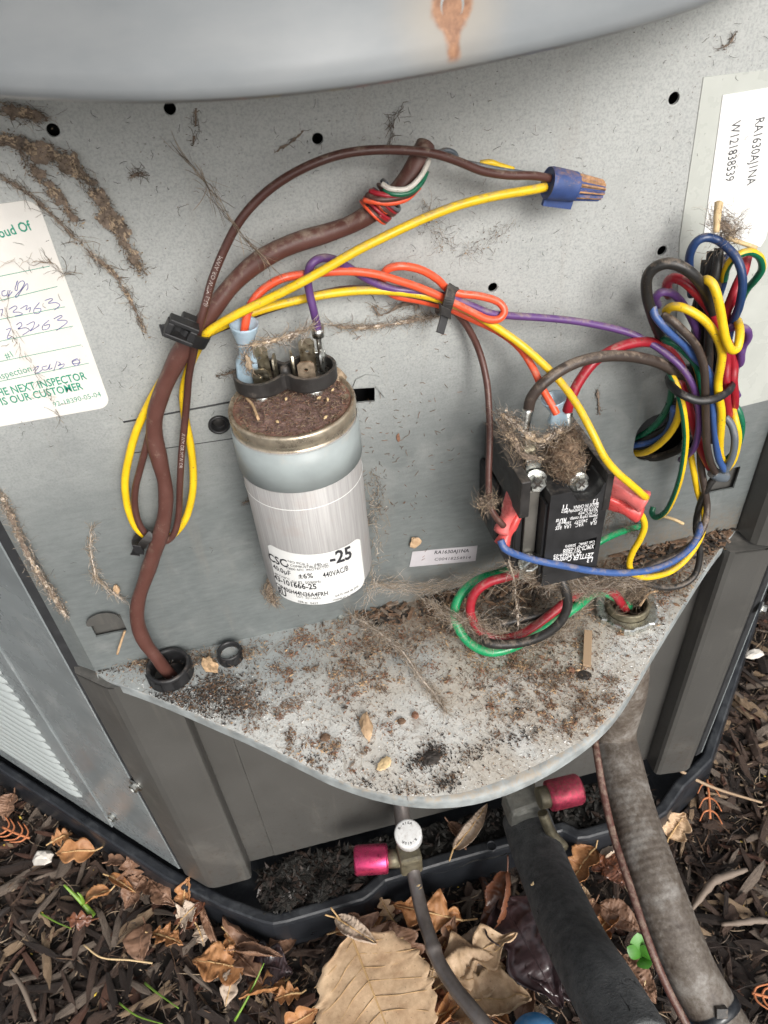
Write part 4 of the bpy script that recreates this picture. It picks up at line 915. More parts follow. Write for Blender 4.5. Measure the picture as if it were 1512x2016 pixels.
for j in range(4, 7):
    for k in range(nt_):
        if (k//2) % 2: mb.m[j*nt_+k] = 1
M['nutdust'] = simple('orange_dusted_rib', (.36, .20, .10), .8, var=.5, scale=500, dust=(.05, .07, .2), dustamt=.5)
mb.build('nut_shell', [M['nut'], M['nutdust']], wn)
u_ = Vector((0, 0, -1)); u_ = (u_ - ax_*u_.dot(ax_)).normalized()
MB().obox(p0+ax_*L*.28+u_*.0062, ax_*L*.26, u_*.0022, ax_.cross(u_)*.0009).build('wing', M['nut'], wn)
# ------------------------------------------------------------------ zip ties
def band(name, pts, wdt, th, mat, parent, wdir):
    q = spline([Vector(p) for p in pts], 5); v = []; n = len(q)
    for i in range(n):
        T = (q[min(i+1, n-1)]-q[max(i-1, 0)]).normalized(); Wd = (wdir - T*wdir.dot(T)).normalized(); Nn = T.cross(Wd).normalized()
        for a, b in ((-1, -1), (1, -1), (1, 1), (-1, 1)): v.append(q[i]+Wd*wdt/2*a+Nn*th/2*b)
    mb = MB(); mb.add(v, [(i*4+k, i*4+(k+1) % 4, (i+1)*4+(k+1) % 4, (i+1)*4+k) for i in range(n-1) for k in range(4)] + [(0, 1, 2, 3), ((n-1)*4+3, (n-1)*4+2, (n-1)*4+1, (n-1)*4)])
    return mb.build(name, mat, parent, bevel=.0002)
z1 = thing('zip_tie', PY(375, 660, 28), 'large black zip tie with chunky head where the thick brown cable meets the wires', 'zip tie', 'zip ties')
cdir = (PY(345, 720, 20)-PY(405, 600, 20)).normalized()
band('strap', [PY(338, 650, 26), PY(362, 662, 30), (PY(385, 672, 30)), PY(404, 676, 25), PY(408, 664, 16), PY(395, 650, 8), PY(362, 635, 8), PY(345, 640, 16)], .0052, .0013, M['black_plastic'], z1, cdir)
hcn = PY(357, 650, 31); e1 = (PY(385, 662, 31)-PY(330, 640, 31)).normalized(); e2 = cdir; e3 = e1.cross(e2)
mb = MB(); mb.obox(hcn + e2*.0030, e1*.0055, e2*.0009, e3*.0030); mb.obox(hcn - e2*.0030, e1*.0055, e2*.0009, e3*.0030)
mb.obox(hcn - e1*.0046, e1*.0012, e2*.0022, e3*.0028); mb.obox(hcn + e1*.0040, e1*.0014, e2*.0022, e3*.0029); mb.obox(hcn - e3*.0022*(-1 if e3.y > 0 else 1), e1*.0034, e2*.0021, e3*.0006)
mb.build('head', M['black_plastic'], z1, bevel=.0004)
band('tail', [PY(342, 648, 30), PY(330, 648, 28), PY(318, 650, 27)], .004, .0012, M['black_plastic'], z1, cdir)
mb = MB(); q = PY(372, 632, 22); mb.obox(q, e1*.0030, e2*.0020, e3*.0028); mb.build('mount', M['black_plastic'], z1, bevel=.0005)
z2 = thing('zip_tie', PY(285, 1062, 10), 'small black zip tie at the bottom of the yellow and brown loop', 'zip tie', 'zip ties')
dd = (PY(330, 1062, 10)-PY(275, 1052, 10)).normalized()
band('strap', [PY(300, 1050, 14), PY(293, 1058, 15), PY(284, 1068, 15), PY(276, 1078, 10), PY(268, 1065, 5), PY(285, 1045, 5), PY(300, 1048, 12)], .0042, .0011, M['black_dusty'], z2, dd)
MB().obox(PY(272, 1078, 12), dd*.0022, Vector((0, 0, .0030)), Vector((0, .0018, 0))).build('head', M['black_plastic'], z2, bevel=.0003)
band('tail', [PY(276, 1070, 12), PY(270, 1082, 12), PY(266, 1092, 11)], .0040, .0011, M['black_plastic'], z2, dd)
z3 = thing('zip_tie', PY(882, 595, 18), 'dusty black zip tie with hanging tail around the orange and yellow wires', 'zip tie', 'zip ties')
dd = (PY(915, 610, 18)-PY(850, 580, 18)).normalized()
band('strap', [PY(893, 566, 12), PY(888, 572, 18), PY(884, 590, 21), PY(877, 612, 20), PY(872, 622, 14), PY(866, 612, 6), PY(880, 585, 4), PY(892, 566, 8)], .0046, .0012, M['black_dusty'], z3, dd)
MB().obox(PY(876, 612, 20), dd*.0027, Vector((0, 0, .0022)), Vector((0, .0015, 0))).build('head', M['black_dusty'], z3, bevel=.0003)
band('tail', [PY(876, 618, 19), PY(872, 635, 20), PY(866, 656, 22)], .0036, .0011, M['black_plastic'], z3, dd)
z4 = thing('cable_tie_ring', PY(1380, 780, 40), 'smooth black tie ringed around the coiled harness', 'zip tie', 'zip ties')
mb = MB(); mb.tube(W([(1316, 742, 22), (1320, 757, 32), (1340, 775, 42), (1372, 788, 46), (1405, 786, 47), (1432, 772, 42), (1443, 755, 30), (1440, 735, 18), (1400, 720, 8), (1340, 725, 10), (1317, 740, 20)]), .0019, 10, flat=.7); mb.build('tie_band', M['black_plastic'], z4)

# ------------------------------------------------------------------ connectors
def conmat(name, c, a): 
    m = simple(name, c, .3, var=.15, scale=150, dust=(.4, .3, .25), dustamt=.15, bs=.15, alpha=a); return m
M['con_red'] = conmat('translucent_red_nylon', (.62, .075, .07), .9); M['con_blue'] = conmat('translucent_blue_nylon', (.44, .58, .68), .72); M['con_pink'] = conmat('translucent_pink_nylon', (.72, .16, .15), .85)
def connector(name, label, a, b, prof, mat, wdir, group):
    t = thing(name, a, label, 'connector', group)
    a, b = Vector(a), Vector(b); T = (b-a).normalized(); Lc = (b-a).length; Wd = (Vector(wdir) - T*Vector(wdir).dot(T)).normalized(); Nn = T.cross(Wd)
    n = 20; v = []
    for t_, w_, h_, sq in prof:
        for k in range(n):
            an = 2*math.pi*k/n; c_, s_ = math.cos(an), math.sin(an); e = sq
            x = abs(c_)**e*(1 if c_ > 0 else -1)*w_; y = abs(s_)**e*(1 if s_ > 0 else -1)*h_
            v.append(a + T*Lc*t_ + Wd*x + Nn*y)
    mb = MB(); m_ = len(prof)
    mb.add(v, [(j*n+k, j*n+(k+1) % n, (j+1)*n+(k+1) % n, (j+1)*n+k) for j in range(m_-1) for k in range(n)], 0, True); mb.add(v[:n], [tuple(range(n))])
    mb.build('sleeve', M[mat], t)
    MB().obox(a + T*Lc*.16, T*Lc*.17, Wd*.0026, Nn*.0005).build('metal_tab', M['zinc'], t)
    return t
PRF = [(0, .0040, .0018, .5), (.02, .0044, .0021, .5), (.36, .0044, .0021, .5), (.48, .0030, .0020, .7), (.62, .0027, .0026, 1), (.78, .0042, .0040, 1), (.95, .0056, .0054, 1), (1, .0058, .0056, 1), (.97, .0052, .0050, 1), (.80, .0034, .0032, 1)]
CG = 'crimp connectors'
_a = PZ(488, 752, .1790); _b = PY(480, 636, -_a.y*1000+3)
connector('crimp_connector', 'clear blue crimp connector with the orange wire on the capacitor left terminal', _a, _b, PRF, 'con_blue', (1, 0, 0), CG)
connector('crimp_connector', 'clear blue crimp connector with the orange wire above the contactor', PY(1101, 845, 34), PY(1090, 783, 34), PRF, 'con_blue', (1, 0, 0), CG)
PRR = [(0, .0042, .0020, .5), (.02, .0046, .0024, .5), (.45, .0046, .0024, .5), (.55, .0036, .0026, .7), (.7, .0034, .0032, 1), (.92, .0046, .0044, 1), (1, .0048, .0046, 1), (.97, .0040, .0038, 1), (.80, .0028, .0026, 1)]
connector('crimp_connector', 'red crimp connector on the contactor left side with the brown wire', PY(1012, 972, 42), PY(990, 1046, 46), PRR, 'con_pink', (0, 1, .2), CG)
connector('crimp_connector', 'red crimp connector on the contactor left side with the blue wire', PY(1016, 1008, 44), PY(988, 1072, 50), [(a, b*.85, c*.85, d) for a, b, c, d in PRR], 'con_red', (0, 1, .2), CG)
connector('crimp_connector', 'upper red crimp connector right of the contactor with the yellow wire', PY(1182, 945, 46), PY(1268, 988, 58), [(a, b*1.25, c*1.2, d) for a, b, c, d in PRR], 'con_pink', (0, -.4, 1), CG)
connector('crimp_connector', 'lower red crimp connector right of the contactor with the yellow wire', PY(1182, 980, 46), PY(1258, 1012, 54), PRR, 'con_red', (0, -.4, 1), CG)
# bare crimp on the purple wire
t = thing('bare_crimp', PY(628, 640, 36), 'bare metal crimp terminal on the purple wire at the capacitor', 'connector', CG)
MB().tube([PY(625, 645, 20), PY(627, 662, 20)], .0026, 12).build('barrel', M['zinc'], t)
MB().tube([PY(627, 656, 20), PY(629, 680, 20), PY(633, 702, 20)], .0014, 10, flat=.7).build('neck', M['zinc'], t)
MB().obox(PY(633, 718, 20), Vector((.0023, 0, 0)), Vector((0, 0, .0065)), Vector((0, .0006, 0))).build('receptacle', M['zinc'], t, bevel=.0003)

# ================================================================== CONTACTOR
ct = thing('contactor', (.128, -.02, .055), 'black electrical contactor with white print mounted right of the capacitor', 'contactor')
BP = M['black_plastic']
MB().box(.1085, .1500, -.044, -.0005, .056, .1040).build('body', BP, ct, bevel=.0008)
MB().box(.1055, .1090, -.026, -.0005, .062, .1000).build('coil_housing', M['black_plastic'], ct, bevel=.0015)
M['frontplastic'] = simple('front_black_plastic', (.022, .022, .023), .42, var=.25, scale=90, dust=(.14, .12, .10), dustamt=.15)
# label block with a cut-out window
pl = plate('front_block', [(.1208, .0545), (.1500, .0545), (.1500, .1160), (.1465, .1160), (.1455, .1115), (.1425, .1080), (.1385, .1070), (.1345, .1085), (.1320, .1125), (.1310, .1150), (.1208, .1150)],
           [[(.1335, .0735), (.1475, .0735), (.1475, .0815), (.1335, .0815)]], .0140, lambda x, y, z: (x, -.0490+z, y), M['frontplastic'], ct)
m_ = pl.modifiers.new('bevel', 'BEVEL'); m_.width = .0006; m_.segments = 2; m_.limit_method = 'ANGLE'; m_.angle_limit = R(50)
MB().box(.1325, .1485, -.0505, -.0495, .0725, .0825).build('window_plate', M['black_plastic'], ct)
MB().box(.1475, .1512, -.0565, -.004, .0990, .1218).build('right_barrier', M['black_dusty'], ct, bevel=.0005)
MB().box(.1060, .1108, -.0560, -.006, .1045, .1262).build('left_barrier', M['black_dusty'], ct, bevel=.0006)
MB().box(.1086, .1118, -.0470, -.0440, .0600, .1040).build('left_cheek', BP, ct, bevel=.0006)
M['steelstrip'] = simple('dull_steel_strip', (.20, .19, .17), .45, metal=.6, var=.2, scale=90, dust=(.2, .17, .14), dustamt=.3)
MB().box(.1128, .1192, -.0475, -.0442, .060, .112).build('pole_strip', M['steelstrip'], ct, bevel=.0004)
MB().box(.1196, .1207, -.0540, -.0442, .056, .108).build('divider', BP, ct)
# top terminals
MB().box(.1118, .1192, -.0462, -.0448, .112, .1300).build('terminal_plate', M['zinc'], ct, bevel=.0002)
MB().box(.1125, .1172, -.0420, -.0408, .112, .1420).build('terminal_blade', M['tin'], ct)
MB().box(.1180, .1188, -.0400, -.0330, .112, .1360).build('terminal_blade', M['tin'], ct)
MB().box(.1335, .1420, -.0462, -.0448, .104, .1200).build('terminal_plate', M['zinc'], ct, bevel=.0002)
MB().box(.1105, .1470, -.0440, -.004, .1040, .1080).build('terminal_deck', M['black_dusty'], ct)
def phil(c, r, ax=(0, -1, .15)):
    ax = Vector(ax).normalized(); mb = MB(); c = Vector(c)
    mb.lathe(c, ax, [(r*1.35, 0), (r*1.35, r*.25), (r*1.1, r*.35)], 24, smooth=False)
    mb.lathe(c+ax*r*.3, ax, [(r, 0), (r, r*.7), (r*.9, r*.85), (r*.78, r*.72), (0, r*.62)], 6, smooth=False)
    s = mb.build('screw', M['zinc'], ct)
    a = ax.orthogonal().normalized(); b = ax.cross(a)
    mb = MB(); mb.obox(c+ax*r*.98, a*r*.6, b*r*.11, ax*r*.06); mb.obox(c+ax*r*.98, b*r*.6, a*r*.11, ax*r*.062); mb.build('cross_slot', M['deb_dark'], s)
phil((.1158, -.0478, .1190), .0042); phil((.1160, -.0478, .0670), .0042, (0, -1, -.1)); phil((.1380, -.0478, .113), .0036)
MB().box(.1110, .1215, -.0500, -.0445, .0560, .0640).build('lower_clamp', M['zinc'], ct, bevel=.0005)
# ring terminals / crimps of the feed wires
for a, b in (((1040, 805, 34), (1030, 862, 38)), ((1117, 812, 30), (1118, 850, 34))):
    MB().tube([PY(*a), (PY(*a)+PY(*b))*.5, PY(*b)], lambda t: .0034-.0012*t, 12, flat=.75).build('feed_crimp', M['zinc'], ct)
tx = MB(); yo = 56.2
def ctx(s, a, b, h, bold=.01): text_flat(tx, s, PY(*a, yo), PY(*b, yo), NN, h, bold)
CP = lambda a, b: (900+a*.2646, 700+b*.2646)
for s, a, b, h, bo in (('T3', (1055, 1062), (1012, 1072), .0030, .02), ('T1', (832, 1105), (790, 1112), .0030, .02), ('MADE IN CHINA', (1055, 1092), (868, 1118), .0021, .01), ('1752', (838, 1140), (778, 1148), .0020, .01),
                       ('ZETTLER Controls, Inc.', (1052, 1122), (790, 1156), .0021, .01), ('Cu 75°C wire', (1048, 1150), (905, 1168), .0021, .01), ('Herm refrig comp.', (1046, 1178), (838, 1206), .0021, .01),
                       ('25     240/277   160    35', (1042, 1206), (748, 1246), .0020, .01), ('FLA      VAC    LRA  RES', (1040, 1230), (735, 1272), .0023, .01),
                       ('Coil: 24VAC   50/60Hz', (1026, 1375), (805, 1412), .0020, .01), ('XMC0-251-EBBB', (1024, 1400), (790, 1442), .0032, .01), ('42-102664-05', (930, 1450), (720, 1482), .0028, .01),
                       ('ZETTLER Controls', (1018, 1465), (718, 1512), .0034, .02), ('L3', (1012, 1500), (972, 1506), .0034, .02), ('RU', (815, 1208), (768, 1214), .0034, .03), ('us', (760, 1216), (738, 1219), .0018, .01)):
    ctx(s, CP(*a), CP(*b), h, bo)
tx.build('lettering', M['print_white'], pl)

# ------------------------------------------------------------------ conduit, fitting, locknut
cond = thing('flexible_conduit', nut_c + Vector((0, 0, -.2)), 'ribbed dirty grey flexible conduit running from under the shelf to the ground', 'conduit')
def conmat2():
    m, nt, b = newmat('weathered_conduit'); co = objco(nt)
    n1 = noise_node(nt, 60, 7, .75, co); n2 = noise_node(nt, 350, 5, .7, co)
    col = ramp(nt, n1, [(.36, (.055, .036, .024)), (.50, (.115, .090, .068)), (.68, (.29, .27, .245))])
    col = mix(nt, .25, col, ramp(nt, n2, [(.35, (.03, .025, .02)), (.72, (.26, .25, .24))]))
    nt.links.new(col, b.inputs['Base Color']); b.inputs['Roughness'].default_value = .6; bump(nt, b, n2, .5, .0006); return m
M['conduit'] = conmat2()
cpts = [Vector((nut_c.x+.001, nut_c.y-.001, -.012)), Vector((nut_c.x+.003, nut_c.y-.010, -.06)), PD(1208, 1440, .505), PD(1222, 1510, .495), PD(1248, 1610, .475), PD(1296, 1750, .450), PD(1350, 1890, .435), PD(1398, 1980, .43), PD(1462, 2090, .42)]
q0 = spline(cpts, 34); q = [q0[0]]; acc = 0
for i in range(1, len(q0)):
    seg_ = q0[i]-q0[i-1]; L_ = seg_.length; d_ = .0007-acc
    while d_ <= L_: q.append(q0[i-1]+seg_*(d_/L_)); d_ += .0007
    acc = L_-(d_-.0007)
MB().tube(q, .0146, 28, straight=True, rf=lambda i, t: 1+(.0045+.002*math.sin(i*.031))*math.sin(i*.0007*2*math.pi/.0041+.7*math.sin(i*.05))).build('hose', M['conduit'], cond)
MB().lathe((nut_c.x, nut_c.y, 0), (0, 0, 1), [(.0126, -.02), (.0122, -.001), (.0122, .004), (.0126, .0046), (.0122, .0055), (.0126, .0063), (.0122, .0072), (.0126, .008), (.0120, .0088), (.0104, .0088), (.0104, .0), (.0104, -.02)], 40).build('fitting', M['brass'], cond)
nutv = MB(); n = 48; v = []
for rr_, z in ((.0128, .0004), (.0170, .0004), (.0170, .0034), (.0160, .0040), (.0128, .0040)):
    for k in range(n):
        a = 2*math.pi*k/n; e = .0016 if (k % 8) < 3 and rr_ > .014 else 0; v.append((nut_c.x+(rr_+e)*math.cos(a), nut_c.y+(rr_+e)*math.sin(a), z))
nutv.add(v, [(j*n+k, j*n+(k+1) % n, (j+1)*n+(k+1) % n, (j+1)*n+k) for j in range(4) for k in range(n)]); nutv.build('locknut', M['zinc'], cond)
# strap around conduit at bottom
zt = thing('wide_zip_tie', PD(1400, 2000, .41), 'wide grey zip tie cinched around the ribbed conduit at the photo bottom', 'zip tie', 'zip ties')
pa, pb = PD(1399, 1982, .430), PD(1418, 2015, .427); T = (pb-pa).normalized()
MB().lathe(pa, T, [(.0148, 0), (.0156, .0004), (.0156, .0050), (.0148, .0054)], 32).build('strap', M['pan'], zt)
hd = pa + T*.0027 + (CAM-pa).normalized()*.0165 + MX*.004; MB().obox(hd, MX*.0032, (-MY)*.0028, MZ*.002).build('head', M['black_dusty'], zt, bevel=.0004)
wire('thin_cable', 'thin reddish brown cable running down along the ribbed conduit', None, .0026, 'w_jacket', cat='cable', raw=[PD(1165, 1420, .50), PD(1174, 1478, .485), PD(1188, 1560, .475), PD(1209, 1649, .462), PD(1240, 1744, .445), PD(1278, 1858, .43), PD(1314, 1945, .425), PD(1352, 2018, .42), PD(1385, 2080, .415)])

# ------------------------------------------------------------------ suction line in foam
fo = thing('insulated_pipe', PD(1080, 1760, .50), 'thick cracked black foam insulated refrigerant pipe between leaves and conduit', 'pipe')
def foammat():
    m, nt, b = newmat('black_foam'); co = objco(nt)
    n1 = noise_node(nt, 120, 6, .7, co); n2 = noise_node(nt, 700, 4, .7, co)
    mp = stretch(nt, co, (60, 16, 16))
    rn = N(nt, 'ShaderNodeTexNoise'); rn.inputs['Scale'].default_value = 1; rn.inputs['Detail'].default_value = 6; nt.links.new(mp, rn.inputs['Vector'])
    cr = math_(nt, 'MULTIPLY', maprange(nt, math_(nt, 'ABSOLUTE', math_(nt, 'SUBTRACT', rn.outputs['Fac'], .5)), .0, .012, 1, 0), maprange(nt, noise_node(nt, 22, 3, .5, co), .54, .60))
    col = ramp(nt, n1, [(.35, (.052, .054, .055)), (.7, (.125, .128, .128))])
    col = mix(nt, cr, col, (.006, .006, .006))
    nt.links.new(col, b.inputs['Base Color']); b.inputs['Roughness'].default_value = .85
    bump(nt, b, math_(nt, 'SUBTRACT', math_(nt, 'ADD', n2, n1), math_(nt, 'MULTIPLY', cr, 3)), .9, .0012); return m
M['foam'] = foammat()
MB().tube([PD(1036, 1612, .60), PD(1056, 1670, .575), PD(1090, 1755, .53), PD(1132, 1850, .475), PD(1180, 1935, .43), PD(1262, 2075, .385)], lambda t: .0190+.0002*math.sin(t*17), 32, sub=16).build('foam_sleeve', M['foam'], fo)
MB().tube([PD(1040, 1618, .60), PD(1030, 1565, .60), Vector((.125, .0, -.16))], .0115, 20).build('pipe_stub', M['brass'], fo)
# service valves
sv = thing('suction_valve', PD(1040, 1590, .56), 'grey suction service valve with worn red cap under the shelf edge', 'valve')
c0 = PD(1026, 1582, .585); MB().obox(c0, Vector((.0125, 0, .002)), Vector((0, .012, 0)), Vector((0, 0, .012))).build('valve_body', M['valvegrey'], sv, bevel=.004)
c1_ = PD(1060, 1572, .56); c2_ = PD(1143, 1552, .565); MB().tube([c1_, (c1_*2+c2_)/3, c1_.lerp(c2_, .4)], .008, 16).build('valve_stem', M['brass'], sv)
ax2 = (c2_-c1_).normalized(); l2 = (c2_-c1_).length
MB().lathe(c1_, ax2, [(.0090, l2*.22), (.0108, l2*.24), (.0112, l2*.30), (.0112, l2*.93), (.0102, l2*.98), (.004, l2)], 32).build('valve_cap', M['redcap'], sv)
MB().tube([PD(1068, 1600, .56), PD(1085, 1640, .565), PD(1110, 1668, .57)], .004, 10).build('bracket', M['brass'], sv)
lv = thing('liquid_valve', PD(804, 1680, .57), 'brass liquid service valve with white R-410A cap and shiny pink side cap', 'valve')
c0 = PD(806, 1688, .572); MB().obox(c0, Vector((.0085, 0, 0)), Vector((0, .0085, 0)), Vector((0, 0, .012))).build('valve_body', M['brass'], lv, bevel=.0025)
MB().tube([PD(788, 1690, .57), PD(760, 1691, .57)], .0070, 6).build('valve_stem', M['brass'], lv)
a_, b_ = PD(764, 1690, .568), PD(698, 1694, .568); axp = (b_-a_).normalized(); lp_ = (b_-a_).length
MB().lathe(a_, axp, [(.0085, 0), (.0104, .0006), (.0107, .002), (.0107, lp_*.94), (.0098, lp_), (.0088, lp_), (.0060, lp_*.97), (0, lp_*.97)], 40).build('pink_cap', M['pinkcap'], lv)
tc = PD(803, 1640, .545); ax3 = (CAM - tc).normalized()*.55 + Vector((0, 0, 1))*.55 + Vector((-.04, 0, 0)); ax3.normalize()
wc = MB().lathe(tc - ax3*.014, ax3, [(.0088, 0), (.0100, .001), (.0100, .0125), (.0094, .0138), (.0086, .0140), (0, .0140)], 40).build('white_cap', M['whitecap'], lv)
# circular print on the white cap
a3 = MX - ax3*MX.dot(ax3); a3.normalize(); b3 = ax3.cross(a3)
tx = MB()
for s, st_, tot in (('R-410A', 150, 95), ('R-410A', -40, 95)):
    for i, chh in enumerate(s):
        an = R(st_ - tot*i/len(s)); rr_ = .0071; v, f = textmesh(chh, .02)
        if not v: continue
        cx_ = (min(x[0] for x in v)+max(x[0] for x in v))/2; rad = (a3*math.cos(an)+b3*math.sin(an)); tan_ = (a3*math.sin(an)-b3*math.cos(an))
        tx.add([tc + ax3*.00012 + rad*(rr_-.0010+x[1]*.0026) + tan_*((x[0]-cx_)*.0026) for x in v], f)
tx.build('lettering', M['print_black'], wc)
cp_ = thing('copper_pipe', PD(830, 1800, .55), 'dark weathered copper pipe curving down from the liquid valve over the leaves', 'pipe')
MB().tube([PD(812, 1690, .575), PD(816, 1730, .57), PD(832, 1800, .555), PD(848, 1850, .54), PD(862, 1890, .53), PD(892, 1940, .515), PD(928, 1985, .50), PD(965, 2030, .49)], lambda t: .0050+.0008*math.exp(-((t-.50)/.025)**2), 18, sub=14).build('pipe_run', M['pipe'], cp_)
MB().tube([PD(786, 1560, .60), PD(792, 1610, .595), PD(797, 1650, .585)], .0062, 14).build('upper_stub', M['pipe'], cp_)
bc = PD(1066, 2052, .50)
t = thing('plastic_plug', bc, 'bright blue rounded plastic cap at the bottom edge beside the pipe', 'cap')
MB().lathe(bc - Vector((0, 0, .014)), (-.25, .1, 1), [(.0150, -.03), (.0165, 0), (.0165, .016), (.0145, .022), (.010, .0262), (.004, .0280), (0, .0282)], 40).build('cap_shell', M['bluecap'], t)

# ================================================================== FIBRES, WEBS, DEBRIS
def fibre(mb, p, L, r, mi=0, curl=1.0, flat=None, d=None, sag=0):
    d = Vector(d) if d is not None else Vector((random.gauss(0, 1), random.gauss(0, 1)*(.35 if flat is None else flat), random.gauss(0, 1)))
    d.normalize(); q = [Vector(p)]; n = 5
    for i in range(n):
        d = (d + Vector((random.gauss(0, .35), random.gauss(0, .35), random.gauss(0, .35)))*curl); d.normalize()
        q.append(q[-1] + d*L/n)
    base = len(mb.v)
    for i, c_ in enumerate(q):
        T = (q[min(i+1, n)]-q[max(i-1, 0)]).normalized(); a = T.orthogonal().normalized(); b = T.cross(a); rr_ = r*(1 if 0 < i < n else .4)
        for k in range(3):
            an = 2.094*k; mb.v.append(tuple(c_ + a*math.cos(an)*rr_ + b*math.sin(an)*rr_))
    for i in range(n):
        for k in range(3):
            mb.f.append((base+i*3+k, base+i*3+(k+1) % 3, base+(i+1)*3+(k+1) % 3, base+(i+1)*3+k)); mb.m.append(mi); mb.smooth.append(True)
def fleck(mb, p, s, mi, flat=.35):
    a = Vector((random.gauss(0, 1), random.gauss(0, 1), random.gauss(0, .35))).normalized(); b = a.orthogonal().normalized(); c_ = a.cross(b)
    l = s*random.uniform(.7, 2.2); w_ = s*random.uniform(.3, .8); h = s*flat
    v = [Vector(p)+a*l, Vector(p)-a*l*random.uniform(.6, 1), Vector(p)+b*w_, Vector(p)-b*w_*.8, Vector(p)+c_*h, Vector(p)-c_*h]
    mb.add(v, [(0, 2, 4), (2, 1, 4), (1, 3, 4), (3, 0, 4), (2, 0, 5), (1, 2, 5), (3, 1, 5), (0, 3, 5)], mi)
def along(path, t):
    n = len(path)-1; x = min(max(t, 0), .9999)*n; i = int(x); return path[i].lerp(path[i+1], x-i)
def clump(name, label, path, count, spread, L, mats, r=.00013, depth=.3, curl=1.0, flecks=0, cat='cobweb', group=None, taper=True, along_dir=1.2, felt=None, dens=None):
    dens = dens or (.75 if name == 'cobweb' else .34)
    path = spline([Vector(p) for p in path], 6) if len(path) > 2 else [Vector(p) for p in path]
    mb = MB(); nm = len(mats); count = int(count*dens); r = r*(.75 if name == 'cobweb' else .5); L = L*.85
    for i in range(count):
        t = random.random(); p = along(path, t); sp = spread*.62*(.35+.65*math.sin(math.pi*min(max(t, .06), .94)) if taper else 1)
        if random.random() < .12: sp *= 2.2
        p = p + Vector((random.gauss(0, sp), random.gauss(0, sp*depth), random.gauss(0, sp)))
        p.y = min(p.y, -.0003)
        d = along(path, t+.03)-along(path, t-.03)
        if d.length < 1e-6: d = Vector((random.gauss(0, 1), random.gauss(0, 1), random.gauss(0, 1)))
        d = d.normalized()*along_dir*1.5*random.choice((-1, 1)) + Vector((random.gauss(0, .6), random.gauss(0, .6*depth+.05), random.gauss(0, .6)))
        fibre(mb, p, L*random.uniform(.4, 1.6), r*random.uniform(.6, 1.5), random.randrange(nm), curl*.8, d=d)
    for i in range(flecks):
        t = random.random(); p = along(path, t) + Vector((random.gauss(0, spread*.6), random.gauss(0, spread*depth*.5), random.gauss(0, spread*.6))); p.y = min(p.y, -.0002)
        fleck(mb, p, random.uniform(.00015, .0006), random.randrange(nm))
    if felt:        # a thin ragged mat with holes, following the path
        wd_, lift = felt; tot = sum((path[i+1]-path[i]).length for i in range(len(path)-1)); nu = max(8, int(tot/.0007)); nv = max(4, int(wd_*2/.0006)); seed_ = random.uniform(0, 50); v = []; f = []; mm = []
        for i in range(nu+1):
            t = i/nu; p = along(path, t); d = (along(path, t+.03)-along(path, t-.03)).normalized(); n_ = (CAM-p).normalized() if lift else Vector((0, -1, 0)); sd_ = d.cross(n_).normalized()
            for j in range(nv+1):
                q = -1+2*j/nv; w_ = wd_*(.65+.5*noise.noise(Vector((t*9, seed_, 0))))
                pp = p + sd_*q*w_; h = (.0009*(.5+noise.noise(pp*420+Vector((seed_, 0, 0)))) + .0010*(1-q*q)*(.3+abs(noise.noise(pp*160))))*(1 if lift else .45)
                pp = pp + n_*h + Vector((random.gauss(0, .00013), 0, random.gauss(0, .00013))); v.append(pp)
        for i in range(nu):
            for j in range(nv):
                q = abs(-1+2*(j+.5)/nv); pp = v[i*(nv+1)+j]; e = math.sin(math.pi*(i+.5)/nu)**.3
                g = .5+.55*noise.noise(pp*150+Vector((seed_, 3, 0)))+.42*noise.noise(pp*420)
                if g*e > .22+.62*q**2: f.append((i*(nv+1)+j, i*(nv+1)+j+1, (i+1)*(nv+1)+j+1, (i+1)*(nv+1)+j)); mm.append(0 if nm < 3 or noise.noise(pp*260+Vector((9, seed_, 0))) < .12 else 2 if random.random() < .5 else 1)
        base = len(mb.v); mb.v += [tuple(x) for x in v]
        for q, m_ in zip(f, mm): mb.f.append(tuple(base+k for k in q)); mb.m.append(m_); mb.smooth.append(False)
    o = mb.build(name, [M[m] for m in mats]); tag(o, label, cat, group); return o
LM = ['lint', 'lint_tan', 'lint_dark', 'cobweb']
CW = 'cobwebs and lint in the compartment'
clump('lint_web', 'thick brown lint web streak falling from the upper left corner of the panel', W([(-30, 262, 3), (50, 288, 3), (115, 312, 3), (160, 345, 3), (195, 390, 3), (225, 445, 3), (255, 500, 3), (280, 535, 2)]), 4200, .0026, .0040, LM[:3], flecks=1400, group=CW, felt=(.0066, 0), dens=.10)
clump('lint_web', 'brown lint web branch left of the thick streak, above the inspection sticker', W([(40, 290, 2), (65, 335, 2), (100, 370, 2), (130, 410, 2), (155, 440, 2)]), 1100, .0020, .004, LM[:3], flecks=350, group=CW, felt=(.0050, 0), dens=.12)
clump('lint_web', 'long thin lint strand running from the left edge past the sticker to the right', W([(0, 345, 1.5), (60, 385, 1.5), (120, 440, 1.5), (180, 500, 1.5), (225, 540, 1.5), (262, 600, 1.5), (290, 660, 1)]), 1000, .0011, .006, LM, flecks=200, group=CW, felt=(.0011, 0))
clump('lint_web', 'brown lint wisps hanging at the lid edge in the upper left', W([(0, 215, 4), (40, 222, 4), (100, 235, 3)]), 350, .003, .005, LM[:3], flecks=120, group=CW, felt=(.0034, 0))
clump('cobweb', 'thin cobweb strand across the inspection sticker', W([(0, 512, 2), (60, 516, 2), (100, 520, 2), (120, 535, 2), (150, 537, 2)]), 260, .0005, .006, LM[:2], r=.0001, group=CW, dens=.16)
